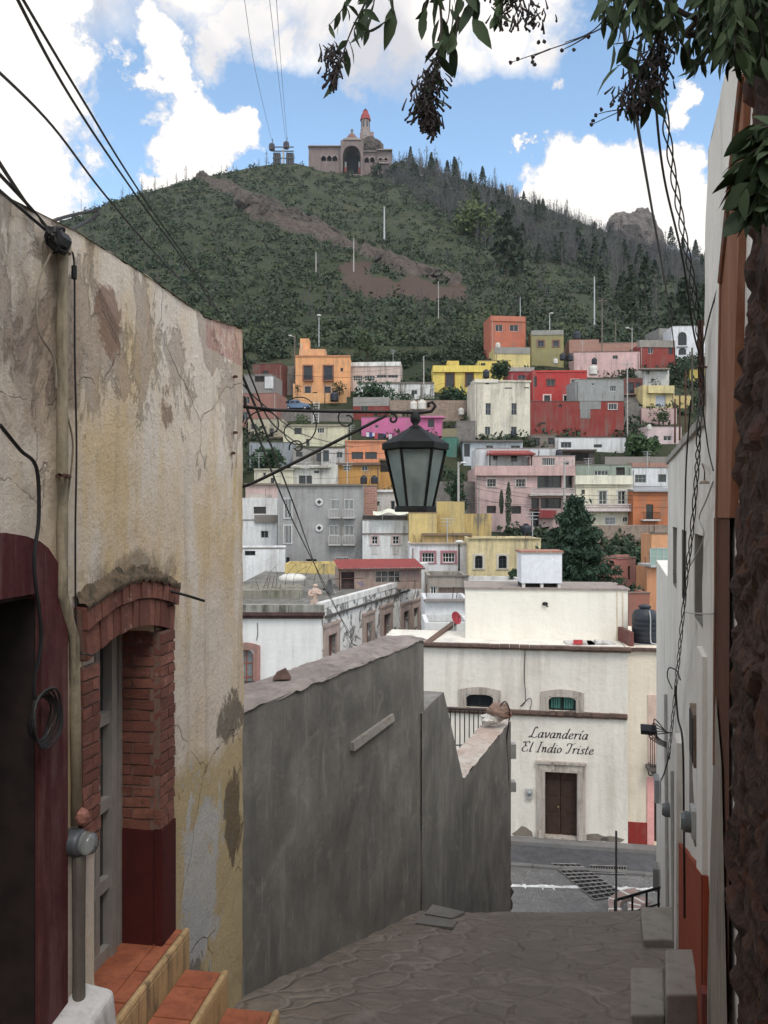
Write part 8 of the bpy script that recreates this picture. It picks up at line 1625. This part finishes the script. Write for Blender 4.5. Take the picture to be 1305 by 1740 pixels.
q = MB(); q.tube([RW.at(1142,1310,.05), RW.at(1143,1440,.05), RW.at(1145,1600,.05)], .018, 8); tag(q.build('conduit_pipe', plaster((.38,.37,.35), 3), None, loc=RW.at(1142,1310,.05)), 'grey vertical conduit running down the far right wall', 'pipe')
q = MB(); q.tube([RW.at(1131,1180,.05), RW.at(1133,1440,.05), RW.at(1134,1540,.05)], .02, 8); tag(q.build('conduit_pipe', plaster((.42,.41,.39), 3), None, loc=RW.at(1131,1180,.05)), 'longer pale pipe left of the grey conduit on the far right wall', 'pipe')
# ------------------------------------------------------------------ overhanging tree at the top right
tr_ = root('overhanging_tree', (2.3, 2.6, 1.5), 'dark leafy tree overhanging from the top right with hanging flower clusters', 'tree')
LEAFM = foliage((.014,.026,.011), (.055,.085,.03), sc=3); TWG = flat((.045,.035,.028), .9, 0, .3, 20); SEED = flat((.035,.026,.024), .9, 0, .4, 20)
lf = MB(); tw = MB(); sd_ = MB(); rl_ = random.Random(11)
def leafp(p, d, l, wd=.36, mb=None, roll=None):
    """one bent, pointed leaf from p along d"""
    mb = mb or lf; d = Vector(d).normalized(); u = d.orthogonal().normalized(); a = rl_.uniform(0, 6.28) if roll is None else roll; u = (u*math.cos(a)+d.cross(u)*math.sin(a)).normalized(); nn = d.cross(u); prof = [(0,.0),(.12,.4),(.35,.95),(.6,.9),(.85,.42),(1,.0)]; k = len(mb.v)
    for t, w_ in prof:
        c = p+d*l*t-Vector((0,0,.12*l*t*t))+nn*(.06*l*math.sin(t*3.1)); mb.v += [c+u*w_*l*wd*.5+nn*.04*l*w_, c, c-u*w_*l*wd*.5+nn*.04*l*w_]
    for i in range(len(prof)-1): a_ = k+i*3; mb.f += [(a_, a_+3, a_+4, a_+1), (a_+1, a_+4, a_+5, a_+2)]
def twig(pts, Y, r=.004, leaves=0, l=.09, y1=None, down=True, jit=.02, wd=.36, f0=.1):
    n = len(pts); P = cr([W(x, y, Y+(0 if y1 is None else (y1-Y)*i/(n-1))) for i, (x, y) in enumerate(pts)], 8); tw.tube(P, r, 5, r1=r*.4)
    for i in range(leaves):
        t = f0+(1-f0)*(i+rl_.random())/leaves; k = min(len(P)-2, int(t*(len(P)-1))); p = P[k]; d = (P[k+1]-p).normalized(); s_ = Vector((rl_.gauss(0,.6), rl_.gauss(0,.5), rl_.gauss(0,.35)))+Vector((0,0,-.55 if down else 0)); leafp(p+Vector((rl_.gauss(0,jit),)*3)*.3, d*.6+s_, l*rl_.uniform(.7, 1.2), wd)
    return P
def cluster(cx, cy, rx, ry, Y, n, l=.03):
    for i in range(n):
        t = rl_.random(); x = cx+rl_.gauss(0, rx*.5*(1-.45*t)); y = cy-ry+2*ry*t; p = W(x, y, Y+rl_.gauss(0, .03)); d = Vector((rl_.gauss(0,.6), rl_.gauss(0,.4), -1)); e = p+d.normalized()*l*rl_.uniform(.6, 1.3); sd_.tube([p, (p+e)/2+Vector((rl_.gauss(0,.003),0,0)), e], [.0015,.0026,.0036], 4)
        if rl_.random() < .3: sd_.blob(e, .004, .004, .005, 6, .1)
# left hanging spray
twig([(640,-40),(618,10),(600,45),(585,85),(572,135)], 2.5, .004, 13, .065); twig([(600,-30),(585,10),(562,40)], 2.5, .003, 9, .065); twig([(640,-30),(632,20),(618,50)], 2.55, .003, 9, .075); cluster(568,105,22,36,2.5,70,.035); cluster(556,92,12,16,2.5,20,.03)
twig([(665,-30),(668,10),(672,30)], 2.5, .003, 3, .11); 
# middle spray ending in the seed cluster
twig([(742,-40),(750,40),(742,100),(728,150),(722,190)], 2.5, .005, 20, .08); twig([(790,-40),(778,30),(772,80)], 2.5, .004, 10, .085); twig([(735,-30),(722,10),(718,20)], 2.5, .003, 6, .07); twig([(765,-30),(762,30),(745,75)], 2.55, .003, 9, .07); cluster(730,160,26,44,2.5,180,.034); cluster(722,185,26,26,2.5,120,.034); cluster(738,110,14,30,2.5,50,.03); cluster(735,205,8,22,2.5,26,.03)
twig([(815,-30),(802,10),(806,40)], 2.5, .003, 4, .1); twig([(880,-40),(856,0),(846,25)], 2.5, .004, 14, .075); cluster(870,10,40,30,2.5,70,.028); cluster(905,15,30,25,2.5,40,.03)
# long thin twig with little seed heads
for P in ([(1075,-20),(1040,35),(985,65),(930,85),(868,106)], [(1000,60),(975,75),(955,85)], [(935,83),(908,95),(905,104)], [(1060,-10),(1010,50),(960,72)]): twig(P, 2.4, .0028)
for x, y in ((868,106),(880,101),(905,105),(908,110),(915,72),(925,71),(975,85),(1000,62),(955,86),(905,97)): sd_.blob(W(x, y, 2.4), .006, .006, .006, 6, .3)
# big dark mass at the right top
for i in range(26):
    x0 = rl_.uniform(1035, 1330); y0 = -40; x1 = x0+rl_.uniform(-45, 20); y1 = rl_.uniform(10, 110 if x0 > 1170 else 62); twig([(x0,y0),((x0+x1)/2+rl_.uniform(-10,10),(y0+y1)/2),(x1,y1)], 2.3+rl_.random()*.5, .0035, 13, .068, f0=.05)
twig([(1150,-20),(1125,60),(1110,120),(1105,170)], 2.4, .005, 16, .08); twig([(1100,50),(1070,70),(1040,75)], 2.4, .003, 4, .085); twig([(1110,100),(1075,105),(1048,112)], 2.4, .003, 4, .09); twig([(1120,60),(1095,110),(1075,160),(1068,180)], 2.4, .004, 10, .06); cluster(1085,140,30,44,2.4,120,.036); cluster(1115,95,40,50,2.4,110,.036)
twig([(1110,170),(1075,180),(1030,200),(1005,212)], 2.4, .0025); twig([(1060,185),(1030,190),(1010,196)], 2.4, .002); twig([(1150,60),(1170,95),(1180,108)], 2.4, .003, 6, .06); twig([(1215,60),(1195,100),(1185,110)], 2.4, .003, 8, .06); cluster(1060,168,22,22,2.4,40,.03)
for x, y in ((1005,212),(1012,196),(1040,178),(1022,186),(1008,205)): sd_.blob(W(x, y, 2.4), .006, .006, .006, 6, .3)
for i in range(40):
    x0 = rl_.uniform(1215, 1330); x1 = x0+rl_.uniform(-30,10); y1 = rl_.uniform(40, 118)*(1 if x1 > 1235 else .8); twig([(x0,-40),(x0-5,20),(x1,y1)], 2.0+rl_.random()*.7, .004, 13, .066, f0=.05)
for i in range(26):
    x0 = 1330; y0 = rl_.uniform(200, 330); x1 = rl_.uniform(1262, 1300); y1 = y0+rl_.uniform(5, 40); twig([(x0,y0),((x0+x1)/2,(y0+y1)/2-8),(x1,y1)], 1.7+rl_.random()*.2, .003, 8, .075, f0=.1, wd=.5)
tw.tube(cr([Vector((3.4,2.2,2.4)), W(1290,-70,2.6), W(1150,-75,2.6), W(950,-85,2.6), W(760,-90,2.6), W(600,-95,2.6)], 8), .03, 8, r1=.01); tw.tube(cr([Vector((3.4,2.2,2.3)), W(1290,20,2.6), W(1180,30,2.5), W(1110,-20,2.5)], 6), .016, 6, r1=.006); tw.tube([Vector((3.6,1.9,-1)), Vector((3.5,2.1,1)), Vector((3.4,2.2,2.4)), Vector((2.6,1.6,3.6))], .12, 10, r1=.05)
# unseen canopy leaves added above and behind the viewer to darken the alley
for i in range(900):
    p = Vector((rl_.uniform(-.8, 3.2), rl_.uniform(-2.5, 2.2), 2.3+rl_.random()*1.3+.0)); 
    if p.z/max(p.y,.3) < .80: continue
    leafp(p, (rl_.gauss(0,1), rl_.gauss(0,1), rl_.gauss(-.3,.6)), .14, .45)
tw.build('branches', TWG, tr_); lf.build('leaves', LEAFM, tr_, True); sd_.build('seed_heads', SEED, tr_)

# ------------------------------------------------------------------ thin mountain air
q = MB(); q.box(-700, 950, -30, 1150, -17, 330)
hz = q.build('haze', None); tag(hz, kind='stuff'); hm = bpy.data.materials.new('haze'); hm.use_nodes = True; hn = hm.node_tree; hn.nodes.clear()
ho = hn.nodes.new('ShaderNodeOutputMaterial'); hv = hn.nodes.new('ShaderNodeVolumePrincipled'); hv.inputs['Density'].default_value = .00007; hv.inputs['Color'].default_value = (.82,.9,1,1); hv.inputs['Anisotropy'].default_value = .2
hn.links.new(hv.outputs[0], ho.inputs['Volume']); hz.data.materials.append(hm)
